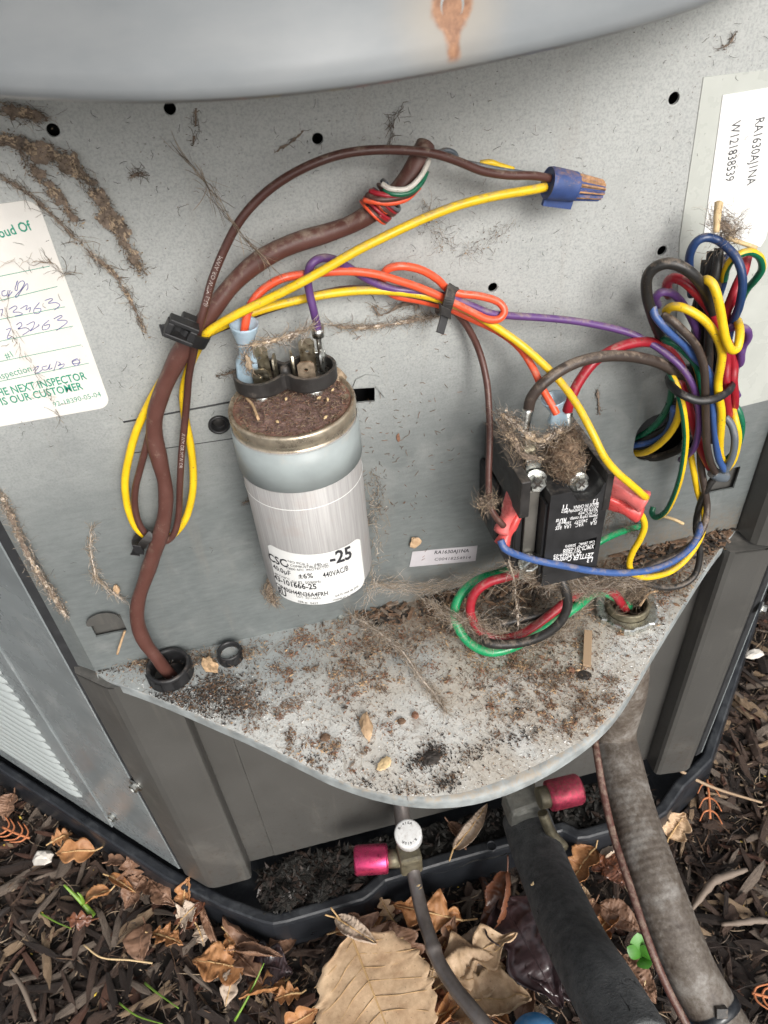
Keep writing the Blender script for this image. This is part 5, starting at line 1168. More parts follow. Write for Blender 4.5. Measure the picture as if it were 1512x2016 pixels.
clump('cobweb', 'slanting dirty web line down the inspection sticker', W([(5, 590, 2), (20, 640, 2), (50, 700, 2), (80, 750, 2), (105, 800, 2), (120, 830, 1)]), 320, .0005, .006, LM[:2], r=.0001, group=CW, dens=.16)
clump('lint_web', 'matted tan lint along the left flange of the panel', [PY(0, 965, 0), PY(30, 1035, 3), PY(70, 1120, 4), PY(100, 1165, 4), PY(132, 1215, 3)], 2300, .0021, .005, ['lint', 'lint_tan', 'cobweb'], flecks=500, group=CW, felt=(.0024, 0))
clump('lint_web', 'dark wispy lint patch on the panel under the yellow wire arch', W([(835, 400, 2), (850, 440, 2), (880, 480, 2), (930, 495, 2), (970, 465, 2), (1010, 440, 2)]), 520, .0042, .005, LM[:3], r=.00011, flecks=90, group=CW, along_dir=.2)
clump('lint_web', 'tan lint patch on the panel right of the purple terminal', W([(640, 638, 3), (700, 645, 3), (760, 640, 3), (830, 628, 3), (870, 622, 3)]), 1150, .0011, .006, ['lint', 'lint_tan', 'cobweb'], flecks=140, group=CW, felt=(.0013, 0))
clump('lint_web', 'brown lint tuft hanging under the middle zip tie', W([(735, 600, 1.5), (750, 620, 1.5), (790, 600, 1.5), (820, 600, 1.5), (800, 640, 1)]), 300, .0028, .005, LM[:2], flecks=60, group=CW, felt=(.0014, 0))
clump('cobweb', 'tan web sheet stretched between the two capacitor terminals', [PY(492, 680, 26), PY(530, 672, 26), PY(575, 660, 25), PY(618, 640, 24)], 420, .0008, .006, ['lint_tan', 'lint', 'cobweb'], group=CW, felt=(.0016, 1))
clump('cobweb', 'tan web knot on the capacitor left connector', [PY(484, 700, 27), PY(490, 715, 28), PY(492, 730, 28)], 150, .0013, .004, ['lint_tan', 'lint'], group=CW, taper=False, felt=(.0020, 1))
clump('dry_grass', 'dry weed stem leaning across the brown wire arch', W([(378, 325, 6), (400, 352, 8), (420, 385, 14), (445, 420, 24), (475, 460, 27), (505, 495, 26), (520, 512, 24)]), 260, .0003, .012, ['lint_tan', 'lint'], r=.00016, cat='weed stem', along_dir=2.5, curl=.4)
clump('lint_web', 'brown lint cloud over the contactor top left terminals', [PY(985, 826, 46), PY(995, 845, 48), PY(1012, 868, 51), PY(1028, 895, 53), PY(1070, 905, 54)], 900, .0028, .007, ['lint', 'lint_tan', 'lint_dark'], depth=.8, flecks=260, group=CW, felt=(.0026, 1))
clump('lint_web', 'lint wad around the brown wire beside the contactor', [PY(945, 980, 45), PY(955, 1000, 46), PY(965, 985, 47), PY(975, 995, 47)], 650, .0028, .006, ['lint', 'lint_tan'], depth=.8, flecks=80, group=CW, taper=False, felt=(.0016, 1))
clump('cobweb', 'fine cobweb spread under the contactor over the wire loop', [PY(900, 1215, 40), PY(960, 1240, 46), PY(1010, 1262, 50), PY(1060, 1270, 50), PY(1105, 1235, 48), PY(1140, 1200, 46)], 2600, .0030, .011, ['cobweb', 'lint_tan', 'lint'], r=.00010, depth=.9, group=CW)
clump('cobweb', 'web tangle hanging from the contactor bottom left screw', [PY(1000, 1100, 48), PY(1012, 1140, 48), PY(1016, 1180, 48), PY(1020, 1230, 47), PY(1018, 1275, 46)], 300, .0008, .008, ['cobweb', 'lint_tan', 'lint'], r=.00011, depth=.8, group=CW, felt=(.0010, 1))
clump('cobweb', 'web tangle between the contactor bottom and the conduit fitting', [PY(1030, 1125, 48), PY(1070, 1135, 50), PY(1110, 1150, 50), PY(1160, 1160, 52), PY(1200, 1150, 54), PY(1240, 1140, 54)], 2800, .0035, .010, ['cobweb', 'lint_tan', 'lint'], r=.00010, depth=.9, group=CW)
clump('lint_web', 'dark lint nest over the conduit fitting on the shelf', [nut_c+Vector((-.006, -.002, .014)), nut_c+Vector((.004, .0, .018)), nut_c+Vector((.008, .002, .012))], 2300, .0052, .008, ['lint', 'lint_dark', 'lint_tan'], depth=1, flecks=300, group=CW, taper=False)
clump('lint_web', 'brown lint on the shelf back edge behind the contactor', [PY(1190, 1040, 12), PY(1210, 1000, 8), PY(1235, 1030, 10), PY(1250, 1050, 10)], 900, .0035, .007, ['lint', 'lint_dark'], flecks=200, group=CW, depth=.8)
clump('cobweb', 'long pale web strand from the capacitor foot down across the shelf', [PZ(690, 1210, .012), PZ(740, 1240, .012), PZ(790, 1280, .010), PZ(825, 1330, .006), PZ(862, 1375, .002), PZ(876, 1400, .001)], 900, .0009, .009, ['cobweb', 'lint_tan'], r=.0001, group=CW, depth=.9, along_dir=1.2, felt=(.0007, 1))
clump('cobweb', 'fine web fan left of the green wire loop', [PY(850, 1190, 26), PY(880, 1210, 32), PY(905, 1222, 36)], 330, .0030, .009, ['cobweb', 'lint_tan'], r=.0001, depth=.9, group=CW)
clump('cobweb', 'pale wispy web on the panel below the capacitor left side', W([(180, 1040, 1), (178, 1080, 1), (186, 1120, 1), (190, 1140, 1.5), (215, 1160, 2), (240, 1180, 3)]), 480, .0010, .006, ['cobweb', 'lint_tan'], r=.0001, group=CW, felt=(.0007, 0))
clump('cobweb', 'tan web scraps under the capacitor left foot', W([(540, 1130, 4), (530, 1165, 6), (545, 1190, 8)]), 420, .0028, .005, ['lint', 'lint_tan'], flecks=70, group=CW, felt=(.0022, 0))
clump('cobweb', 'pale web scraps along the panel right of the capacitor', W([(715, 1040, 2), (740, 1000, 2), (745, 960, 2), (730, 930, 2)]), 130, .0040, .005, ['lint', 'lint_tan'], flecks=80, group=CW)
clump('cobweb', 'fine web strands low on the panel between capacitor and contactor', W([(740, 1150, 8), (820, 1160, 10), (900, 1150, 14), (980, 1130, 20), (1040, 1120, 30)]), 900, .0045, .011, ['cobweb', 'lint_tan'], r=.00009, group=CW)
clump('lint_web', 'straw and lint wad on top of the coiled harness over the serial label', [PY(1412, 430, 22), PY(1425, 445, 25), (PY(1445, 455, 25)), PY(1420, 475, 26)], 1500, .0038, .006, ['lint', 'lint_tan', 'lint_dark', 'cobweb'], depth=.8, flecks=180, group=CW, taper=False, felt=(.0030, 1))
clump('cobweb', 'dark lint wisps on the panel upper middle', W([(790, 215, 1), (770, 240, 1), (775, 265, 1), (760, 290, 1)]), 60, .0015, .005, ['lint_dark'], group=CW)
for lab, pts, c_, sp in (('small dark lint scrap above the blue wire nut', [(1450, 60), (1435, 85), (1420, 95)], 70, .0012), ('small dark lint scrap under the lid edge left of centre', [(385, 215), (385, 250), (380, 285)], 90, .0011), ('curled dark lint scrap on the panel left of the brown arch', [(255, 350), (275, 340), (290, 345)], 160, .0011), ('dark lint scrap beside the zip tie mount', [(540, 300), (575, 278), (600, 255)], 30, .001), ('lint scrap on the panel below the big zip tie', [(425, 740), (450, 735), (470, 728)], 160, .0010), ('lint scrap on the panel left of the capacitor middle', [(478, 990), (492, 985), (500, 975)], 160, .0011), ('lint dotted patch on the panel right of the contactor', [(1175, 765), (1178, 790), (1180, 815)], 120, .0012)):
    clump('lint_scrap', lab, W([(a, b, .6) for a, b in pts]), c_, sp, .0035, ['lint', 'lint_dark'], r=.00012, flecks=c_//5, cat='lint', group='lint scraps stuck on the panel', felt=(sp*.8, 0), along_dir=.6)
clump('cobweb', 'ragged tan web draped over the contactor top between its barriers', [PY(985, 812, 40), PY(1020, 840, 48), PY(1060, 868, 52), PY(1100, 850, 44), PY(1130, 842, 34)], 650, .0036, .006, ['lint_tan', 'lint', 'cobweb'], r=.00009, depth=.6, flecks=260, group=CW, felt=(.0024, 1))
clump('cobweb', 'ragged web strands down the capacitor right side to the shelf', W([(735, 980, 8), (745, 1060, 8), (735, 1130, 10), (720, 1190, 14)]), 150, .0042, .008, ['cobweb', 'lint_tan'], flecks=60, group=CW)
# mud-dauber like nest wad inside the contactor
M['nestcore'] = simple('matted_nest_core', (.17, .115, .075), .95, var=.7, scale=420, bs=1.0, fine=900)
nst = thing('lint_nest', PY(1110, 890, 48), 'round brown matted nest wad wedged between the contactor barriers', 'nest')
mb = MB(); c_ = PY(1112, 892, 44); n1_, n2_ = 20, 14; v = []
for j in range(n2_+1):
    for k in range(n1_):
        th = math.pi*j/n2_; ph = 2*math.pi*k/n1_; d = Vector((math.sin(th)*math.cos(ph), math.sin(th)*math.sin(ph), math.cos(th)))
        rr_ = 1+.45*noise.noise(d*1.8)+.2*noise.noise(d*6); v.append(c_ + Vector((d.x*.0078*rr_, d.y*.0095*rr_, d.z*.0105*rr_)))
mb.add(v, [(j*n1_+k, j*n1_+(k+1) % n1_, (j+1)*n1_+(k+1) % n1_, (j+1)*n1_+k) for j in range(n2_) for k in range(n1_)], 0, True); mb.build('core', M['nestcore'], nst)
mb = MB()
for i in range(2600):
    d = Vector((random.gauss(0, 1), random.gauss(0, 1), random.gauss(0, 1))).normalized(); p = c_ + Vector((d.x*.0080, d.y*.0098, d.z*.0108))*(1+.45*noise.noise(d*1.8))*random.uniform(.95, 1.15)
    fibre(mb, p, random.uniform(.0015, .005), .00008, random.randrange(3), .7, d=d.cross(Vector((random.gauss(0, 1), random.gauss(0, 1), random.gauss(0, 1)))))
o = mb.build('strands', [M['lint'], M['lint_tan'], M['deb_brown']], nst); o['kind'] = 'stuff'

# panel grit: small specks and hair-like bits
mb = MB()
for i in range(1500):
    x = random.uniform(-.118, .275); z = random.triangular(.01, .305, .26)
    if random.random() < .65: z = random.uniform(.16, .305)
    if -.0195 < x-CAX < .0195 and .07 < z < .17: continue
    if random.random() < .35: fibre(mb, (x, -.0004, z), random.uniform(.0012, .0045), .00008, random.choice((1, 1, 2)), 1.2, flat=.02)
    else: fleck(mb, (x, -.0001, z), random.uniform(.00012, .0004), random.choice((0, 1, 1, 2)))
for i in range(140):   # larger streaky bits right of the capacitor
    p = PY(random.gauss(790, 60), random.gauss(900, 110), .4)
    fibre(mb, p, random.uniform(.001, .004), .00014, random.choice((0, 0, 3)), .6, flat=.02)
tag(mb.build('panel_grit', [M['deb_brown'], M['deb_dark'], M['lint'], M['deb_rust']]), 'fine dark grit and short hairs stuck over the dusty panel', 'grit', kind='stuff')

# shelf debris
def onshelf(x, y):
    if y > -.0005: return False
    # inside outline polygon
    ins = False; j = len(out2)-1
    for i in range(len(out2)):
        xi, yi = out2[i][0], out2[i][1]; xj, yj = out2[j][0], out2[j][1]
        if (yi > y) != (yj > y) and x < (xj-xi)*(y-yi)/(yj-yi)+xi: ins = not ins
        j = i
    return ins
hot = [(PZ(a, b, 0), s, w_) for a, b, s, w_ in ((640, 1240, .010, 1.5), (700, 1300, .012, 2.0), (760, 1270, .010, 2.2), (820, 1240, .012, 2.5), (560, 1340, .012, .9), (440, 1360, .010, .9), (1000, 1310, .020, 2.2), (1080, 1300, .014, 1.6), (1140, 1370, .012, 1.2), (1280, 1100, .018, 4.5), (1340, 1080, .018, 5), (1405, 1060, .012, 4), (1040, 1180, .02, 3.0), (1150, 1190, .014, 2.6), (940, 1170, .02, 2.2), (900, 1180, .016, 1.6), (1240, 1240, .012, 1.2), (700, 1370, .012, .9), (860, 1150, .015, 1.6), (1180, 1400, .014, .8), (640, 1470, .02, .5), (1320, 1130, .012, 1.8), (1010, 1220, .014, 1.0))]
def dens(x, y):
    d = .30 + .8*max(0, noise.noise(Vector((x*45, y*45, 2))))
    for p, s, w_ in hot: d += w_*math.exp(-((x-p.x)**2+(y-p.y)**2)/(2*s*s))
    return d*(.45+.9*max(0, .5+noise.noise(Vector((x*130, y*130, 9)))))
mb = MB(); cnt = 0; 
while cnt < 19000:
    x = random.uniform(-.13, .278); y = random.uniform(-.13, -.001)
    if random.random()*3.0 > dens(x, y) or not onshelf(x, y): continue
    cnt += 1; dd_ = dens(x, y); z = random.uniform(.0002, .0006+.0010*min(dd_, 2.5)*random.random())
    s = random.uniform(.00016, .00058) * (random.uniform(1.5, 3.0) if random.random() < .07*min(dd_, 2) else 1)
    if random.random() < .22: fibre(mb, (x, y, z+.0003), random.uniform(.0015, .005), .00010, random.choice((0, 0, 2, 4)), 1.0, flat=1, d=(random.gauss(0, 1), random.gauss(0, 1), random.gauss(0, .12)))
    else: fleck(mb, (x, y, z), s, random.choice((0, 0, 0, 4, 2, 3, 4, 0, 1)))
for k in range(150):      # little heaps
    a, b = random.choice(((640, 1240), (700, 1290), (760, 1270), (820, 1240), (560, 1330), (1000, 1310), (1080, 1310), (1140, 1370), (1250, 1200), (1300, 1160), (900, 1190), (720, 1360), (860, 1180), (1180, 1400), (640, 1470), (960, 1330), (1010, 1370), (520, 1400), (1050, 1390)))
    c_ = PZ(random.gauss(a, 45), random.gauss(b, 32), 0); rd_ = random.uniform(.0008, .0034); mt_ = random.choice((0, 0, 4, 2, 3))
    for i in range(int(18+rd_*16000)):
        x, y = c_.x+random.gauss(0, rd_), c_.y+random.gauss(0, rd_*.8)
        if not onshelf(x, y): continue
        fleck(mb, (x, y, random.uniform(.0003, .0004+rd_*.5)), random.uniform(.0002, .0008), mt_ if random.random() < .5 else random.choice((0, 0, 4, 2, 3)))
tag(mb.build('shelf_debris', [M['deb_brown'], M['deb_dark'], M['deb_tan'], M['deb_rust'], M['lint']]), 'brown crumbs, frass and lint scattered over the dirty shelf', 'debris', kind='stuff')
mb = MB(); cnt = 0     # black flaky dirt at the left of the shelf and along the front edge
spots = [(165, 1300, .003, .003), (420, 1350, .007, .005), (455, 1372, .008, .006), (400, 1400, .011, .006), (370, 1375, .010, .004), (475, 1395, .008, .004), (250, 1300, .010, .003), (200, 1310, .008, .003), (330, 1370, .006, .004), (860, 1480, .004, .004), (830, 1500, .005, .003), (925, 1490, .004, .003), (1010, 1455, .012, .003), (880, 1540, .004, .003), (700, 1550, .012, .003), (760, 1570, .012, .002), (620, 1500, .010, .004)]
while cnt < 4200:
    a, b, sx_, sy_ = random.choices(spots, weights=[3, 6, 6, 5, 4, 3, 5, 4, 3, 3, 3, 1, 2, 2, 2, 2, 1])[0]; c_ = PZ(a, b, 0); x, y = c_.x+random.gauss(0, sx_), c_.y+random.gauss(0, sy_)
    if not onshelf(x, y): 
        cnt += .2; continue
    cnt += 1; fleck(mb, (x, y, random.uniform(.0002, .0010)), random.uniform(.00025, .0008), random.choice((0, 0, 0, 1)), .3)
tag(mb.build('black_flakes', [M['deb_dark'], M['deb_brown']]), 'black flaky dirt around the large grommet and along the shelf edge', 'dirt', kind='stuff')
mb = MB()     # dirt on the capacitor top
for i in range(2600):
    a = random.uniform(0, 2*math.pi); q = .92*math.sqrt(random.random())*CAR; p = (CAX+q*math.cos(a), CAY+q*math.sin(a), .1716+random.uniform(.0004, .0018)*(1-q/CAR*.7))
    if random.random() < .3: fibre(mb, p, random.uniform(.001, .004), .00011, random.choice((0, 2)), 1.1, d=(random.gauss(0, 1), random.gauss(0, 1), random.gauss(0, .2)))
    else: fleck(mb, p, random.uniform(.00015, .0005), random.choice((0, 0, 1, 3, 4)))
tag(mb.build('capacitor_dirt', [M['deb_brown'], M['deb_dark'], M['lint_tan'], M['deb_rust'], M['captop']]), 'brown dirt and fibres heaped on the capacitor top', 'dirt', kind='stuff')
# grains on the capacitor top
for i, (a, b) in enumerate(((655, 767), (628, 783), (645, 786), (546, 830), (641, 821), (563, 785))):
    p = PZ(a, b, .1738); mb = MB(); d = Vector((random.gauss(0, 1), random.gauss(0, 1), .1)).normalized()
    mb.tube([p-d*.0012, p, p+d*.0012], lambda t: .0006*math.sin(math.pi*min(max(t, .08), .92)), 8, sub=4); tag(mb.build('seed_grain', M['seed']), 'tiny pale seed grain lying in the dirt of the capacitor top', 'seed', 'pale grains on the capacitor top')

mb = MB()
for i in range(520):
    a, b = random.choice(((1270, 1110), (1320, 1085), (1360, 1080), (1400, 1065), (1430, 1050), (1240, 1060), (1000, 1165), (900, 1170), (760, 1215))); c_ = PZ(a, b, 0); x, y = c_.x+random.gauss(0, .009), min(c_.y+random.gauss(0, .005), -.0015)
    if not onshelf(x, y): continue
    L_ = random.uniform(.0012, .0045); d = Vector((random.gauss(0, 1), random.gauss(0, 1), random.gauss(0, .25))).normalized()*L_; p = Vector((x, y, random.uniform(.0008, .0035)))
    mb.obox(p, d, d.cross(Vector((0, 0, 1))).normalized()*L_*.22, Vector((0, 0, L_*.14)), random.randrange(3))
tag(mb.build('shelf_litter', [M['deb_brown'], M['deb_dark'], M['lint']]), 'dark bark crumbs heaped along the back edge of the shelf', 'litter', kind='stuff')

# individual bits on the shelf
def chunk(name, label, cat, p, size, mat, seed_, flat=.5, group=None, yaw=0):
    rs = random.Random(seed_); mb = MB(); n1_, n2_ = 9, 6; v = []
    for j in range(n2_+1):
        for k in range(n1_):
            th = math.pi*j/n2_; ph = 2*math.pi*k/n1_; d = Vector((math.sin(th)*math.cos(ph), math.sin(th)*math.sin(ph), math.cos(th)))
            q = 1+.45*noise.noise(d*1.9+Vector((seed_, 0, 0)))+.25*noise.noise(d*4+Vector((0, seed_, 0)))
            x, y, z = d.x*size[0]*q, d.y*size[1]*q, d.z*size[2]*q
            v.append(p + Vector((x*math.cos(yaw)-y*math.sin(yaw), x*math.sin(yaw)+y*math.cos(yaw), z)))
    mb.add(v, [(j*n1_+k, j*n1_+(k+1) % n1_, (j+1)*n1_+(k+1) % n1_, (j+1)*n1_+k) for j in range(n2_) for k in range(n1_)], 0, False)
    return tag(mb.build(name, M[mat] if isinstance(mat, str) else mat), label, cat, group)
a_, b_ = PZ(1158, 1242, .004), PZ(1155, 1312, .001); dd = (b_-a_); mb = MB(); mb.obox((a_+b_)/2, dd/2, dd.cross(Vector((0, 0, 1))).normalized()*.0022, Vector((0, 0, .0009)))
tag(mb.build('wood_splinter', BARK[4], bevel=.0002), 'pale flat wood splinter lying on the shelf below the conduit fitting', 'splinter')
chunk('dark_flake', 'flat dark flake on the shelf below the wood splinter', 'flake', PZ(1150, 1330, .001), (.0042, .003, .0008), 'deb_dark', 3)
chunk('dry_husk', 'crumpled pale brown husk standing on the shelf right of the large grommet', 'husk', PZ(413, 1308, .003), (.0040, .0060, .0035), 'deb_tan', 5, yaw=.5)
chunk('dry_husk', 'crumpled tan seed husk on the front left half of the shelf', 'husk', PZ(722, 1430, .002), (.0034, .0085, .0024), 'leaf_tan', 8, yaw=-.15)
chunk('orange_crumb', 'small orange brown crumb near the middle of the shelf', 'crumb', PZ(817, 1408, .0015), (.0019, .0022, .0011), 'deb_rust', 11)
chunk('grey_crumb', 'grey brown crumb left of the orange crumb on the shelf', 'crumb', PZ(790, 1420, .001), (.0024, .0020, .0010), 'deb_brown', 13)
chunk('red_crumb', 'small dark red crumb beside the wood splinter', 'crumb', PZ(1125, 1320, .001), (.0022, .0018, .0012), 'deb_rust', 17)
chunk('brown_crumb', 'brown crumb on the shelf near its left front', 'crumb', PZ(640, 1452, .001), (.0028, .0024, .0009), 'deb_brown', 19)
chunk('pale_seed', 'flat pale oval seed near the front edge of the shelf', 'seed', PZ(757, 1503, .0012), (.0046, .0028, .0009), 'seed', 0, yaw=.6)
chunk('dead_insect', 'shrivelled tan insect stuck on the panel by the small serial label', 'insect', PY(818, 1068, 2), (.0035, .0016, .0035), 'leaf_tan', 23)
chunk('dead_insect', 'tan curled insect husk hanging on the panel above the knockout tab', 'insect', PY(230, 1160, 2), (.0016, .0014, .0030), 'leaf_tan', 29)
chunk('pale_fluff', 'pale brown fluff ball tucked behind the capacitor right lobe', 'fluff', PY(665, 745, 14), (.004, .004, .004), 'lint_tan', 31)
chunk('grey_dirt', 'wet black dirt lump at the front of the shelf', 'dirt lump', PZ(850, 1490, .001), (.0050, .0034, .0016), 'deb_dark', 37)
chunk('twig_bit', 'small red brown flake on the panel right of the capacitor', 'flake', PY(784, 862, .6), (.0009, .0005, .0026), 'deb_rust', 41)
p = PZ(95, 1290, .0); 
def stick(name, label, pts, r, mat, cat='straw', sub=5): return tag(MB().tube(pts, r, 7, sub=sub).build(name, mat if not isinstance(mat, str) else M[mat]), label, cat)
stick('straw', 'pale straw standing on the panel below the knockout tab', [PY(246, 1242, 2), PY(238, 1265, 4), PY(231, 1288, 6)], .0007, 'deb_tan')
stick('straw', 'upright pale straw on top of the coiled harness', [PY(1415, 400, 20), PY(1412, 425, 24), PY(1410, 458, 27)], lambda t: .0018-.0006*t, 'seed')
stick('straw', 'slanting pale straw lying across the top of the coiled harness', [PY(1432, 468, 27), PY(1460, 478, 28), PY(1488, 488, 27)], lambda t: .0010, 'seed')
stick('straw', 'pale straw beside the ring end of the striped wire', [PY(1305, 1016, 8), PY(1325, 1022, 9), PY(1345, 1031, 10)], lambda t: .0010, 'seed')
stick('straw', 'bent straw lying across the conduit fitting', [nut_c+Vector((.004, -.006, .010)), nut_c+Vector((.012, .0, .011)), nut_c+Vector((.020, .003, .008))], .0008, 'deb_tan')
stick('straw', 'thin straw lying on the dirt of the capacitor top', [PZ(485, 783, .175), PZ(497, 797, .175), PZ(509, 826, .174)], .0006, 'deb_tan')
mb = MB()      # dirt bits around the grommets
for i in range(1500):
    a, b = random.choice(((280, 1295), (240, 1290), (300, 1305), (390, 1300), (170, 1290), (485, 1290))); c_ = PZ(a, b, 0)
    x, y = c_.x+random.gauss(0, .006), c_.y+random.gauss(0, .0035)
    if y > -.0005 or not onshelf(x, y): continue
    if (Vector((x, y, 0))-Vector((grom_c.x, grom_c.y, 0))).length < .011: continue
    if random.random() < .3: fibre(mb, (x, y, random.uniform(.0005, .004)), .004, .00013, random.randrange(3), 1)
    else: fleck(mb, (x, y, random.uniform(.0003, .003)), random.uniform(.0003, .0011), random.randrange(3))
tag(mb.build('corner_dirt', [M['lint'], M['deb_brown'], M['lint_tan']]), 'pinkish brown leaf crumbs packed behind the large grommet', 'dirt', kind='stuff')
# white corrosion crust along the shelf front and left
mb = MB()
M['crust'] = simple('white_oxide_crust', (.66, .66, .64), .7, var=.05)
for i in range(1700):
    k = random.randrange(6, 90); k = min(k, len(inn)-1); e = inn[k]; d = (Vector((.075, .01, 0))-e).normalized(); q = e + d*abs(random.gauss(0, .012)) + Vector((random.gauss(0, .002), 0, 0))
    if random.random() < .6: c_ = PZ(random.gauss(440, 60), random.gauss(1385, 22), 0); q = Vector((c_.x, c_.y, 0))
    if not onshelf(q.x, q.y): continue
    fleck(mb, (q.x, q.y, .0001), random.uniform(.0002, .0007), 0, .12)
tag(mb.build('oxide_crust', M['crust']), 'white corrosion crust speckling the shelf front edge', 'corrosion', kind='stuff')
# mud in the base pan
mb = MB()
def inpan(x, y): return (-.078 < x < .262) and (-.040 if x < .012 or x > .19 else -.030) < y < -.001
for i in range(2600):
    x = random.uniform(-.078, .262) if random.random() < .4 else random.gauss(-.045, .022); y = random.uniform(-.042, -.002)
    if not inpan(x, y): continue
    h = .010*max(0, .6+noise.noise(Vector((x*60, y*60, 4)))) * (1.3 if x < .0 else .6)
    fleck(mb, (x, y, -.286+h+random.uniform(0, .002)), random.uniform(.0012, .0042), random.choice((0, 0, 0, 1, 2)), .6)
v = []; 
for j in range(14):
    for i in range(110):
        x = -.078+i*.0031; y = -.040+j*.0030; v.append((x, y, -.287+.010*max(0, .6+noise.noise(Vector((x*60, y*60, 4))))*(1.3 if x < 0 else .6)+.002*noise.noise(Vector((x*200, y*200, 1)))))
mb.add(v, [(j*110+i, j*110+i+1, (j+1)*110+i+1, (j+1)*110+i) for j in range(13) for i in range(109)], 0, True)
tag(mb.build('pan_mud', [M['mud'], BARK[0], M['deb_dark']]), 'black wet mud and leaf mould filling the base pan under the shelf', 'mud', kind='stuff')

# ================================================================== MULCH
def footprint(x, y, m=.0):
    # inside the base pan outline?
    ins = False; j = n_fp-1
    for i in range(n_fp):
        xi, yi = pan_out[i]; xj, yj = pan_out[j]
        if (yi > y) != (yj > y) and x < (xj-xi)*(y-yi)/(yj-yi)+xi: ins = not ins
        j = i
    return ins
n_fp = len(pan_out)
def chip_template(seed_):
    rs = random.Random(seed_); secs = rs.choice((4, 5, 6)); k = 6; v = []; uv = []
    bend = rs.uniform(-.10, .10); taper0 = rs.uniform(.45, 1.1); taper1 = rs.uniform(.3, 1.1)
    prof = [(1, .15), (.6, .8), (-.5, .95), (-1, .1), (-.55, -.85), (.5, -.9)]
    jag = [[rs.uniform(.68, 1.25) for _ in range(k)] for _ in range(secs)]
    ends = [[rs.uniform(-.13, .13) for _ in range(k)] for _ in range(2)]
    for i in range(secs):
        t = i/(secs-1); sc = min(1, taper0+(1-taper0)*t*3) * min(1, taper1+(1-taper1)*(1-t)*3)
        for j, (a, b) in enumerate(prof):
            x = (t-.5) + (ends[0][j] if i == 0 else ends[1][j] if i == secs-1 else 0)
            v.append((x, a*.5*sc*jag[i][j] + bend*math.sin(t*3.14), b*.5*sc*jag[i][j])); uv.append((t, j/k))
    f = [(i*k+j, i*k+(j+1) % k, (i+1)*k+(j+1) % k, (i+1)*k+j) for i in range(secs-1) for j in range(k)] + [tuple(range(k))[::-1], tuple(range((secs-1)*k, secs*k))]
    return v, f, uv
TPL = [chip_template(i) for i in range(12)]
def add_uv(me, uvv):
    l = me.uv_layers.new(name='UVMap'); idx = np.zeros(len(me.loops), dtype=np.int32); me.loops.foreach_get('vertex_index', idx)
    l.data.foreach_set('uv', np.asarray(uvv, dtype=np.float32)[idx].ravel())
def rand_spot(near=True):
    while True:
        if near: x = random.uniform(-.42, .56); y = random.uniform(-.26, .30)
        else: x = random.uniform(-.8, 1.0); y = random.uniform(-.4, .9)
        if footprint(x, y) : continue
        return x, y
mb_v = []; mb_f = []; mb_uv = []; mb_m = []; base = 0
VT = [np.array(t[0]) for t in TPL]
def chiprot():
    a, b, c_ = random.uniform(0, 6.283), random.gauss(0, .28), random.uniform(0, 6.283)
    return Matrix.Rotation(a, 3, 'Z') @ Matrix.Rotation(b, 3, 'Y') @ Matrix.Rotation(c_ if random.random() < .3 else random.gauss(0, .5), 3, 'X')
for i in range(16500):
    near = i < 12500; x, y = rand_spot(near); k = random.randrange(12); tv, tf, tu = TPL[k]
    L = random.choice((random.uniform(.002, .007), random.uniform(.004, .012), random.uniform(.010, .026))) * (1 if near else 1.6)
    wd = L*random.uniform(.16, .42); th = wd*random.uniform(.25, .7)
    Mx = np.array(chiprot()); P = (VT[k]*np.array([L, wd, th])) @ Mx.T + np.array([x, y, gz(x, y)+random.uniform(-.002, .006)])
    mb_v.append(P); ou, ov = random.random()*7, random.random()*7
    mb_uv += [(u+ou, v_+ov) for u, v_ in tu]; mt_ = random.choices(range(5), weights=[40, 30, 16, 8, 6])[0]
    for f in tf: mb_f.append([q+base for q in f]); mb_m.append(mt_)
    base += len(tv)
me = bpy.data.meshes.new('bark_mulch'); me.from_pydata(np.concatenate(mb_v).tolist(), [], mb_f)
for m_ in BARK: me.materials.append(m_)
me.polygons.foreach_set('material_index', mb_m); add_uv(me, mb_uv); me.update()
o = bpy.data.objects.new('bark_mulch', me); COL.objects.link(o); tag(o, 'dark shredded bark mulch covering the bed around the unit', 'mulch', kind='stuff')
mb = MB()
for i in range(3200):
    x, y = rand_spot(True); L_ = random.uniform(.006, .030); a = random.uniform(0, 6.283); d = Vector((math.cos(a), math.sin(a), random.gauss(0, .2)))
    fibre(mb, (x, y, gz(x, y)+random.uniform(.001, .008)), L_, random.uniform(.0002, .0006), random.randrange(4), .5, d=d)
for i in range(9000):
    x, y = rand_spot(True); fleck(mb, (x, y, gz(x, y)+random.uniform(.001, .007)), random.uniform(.0005, .0018), random.choice((0, 0, 1, 1, 2, 3)), .5)
tag(mb.build('mulch_fines', [BARK[0], M['deb_brown'], M['lint_tan'], M['lint']]), 'fine fibres and crumbs among the bark mulch', 'mulch fines', kind='stuff')
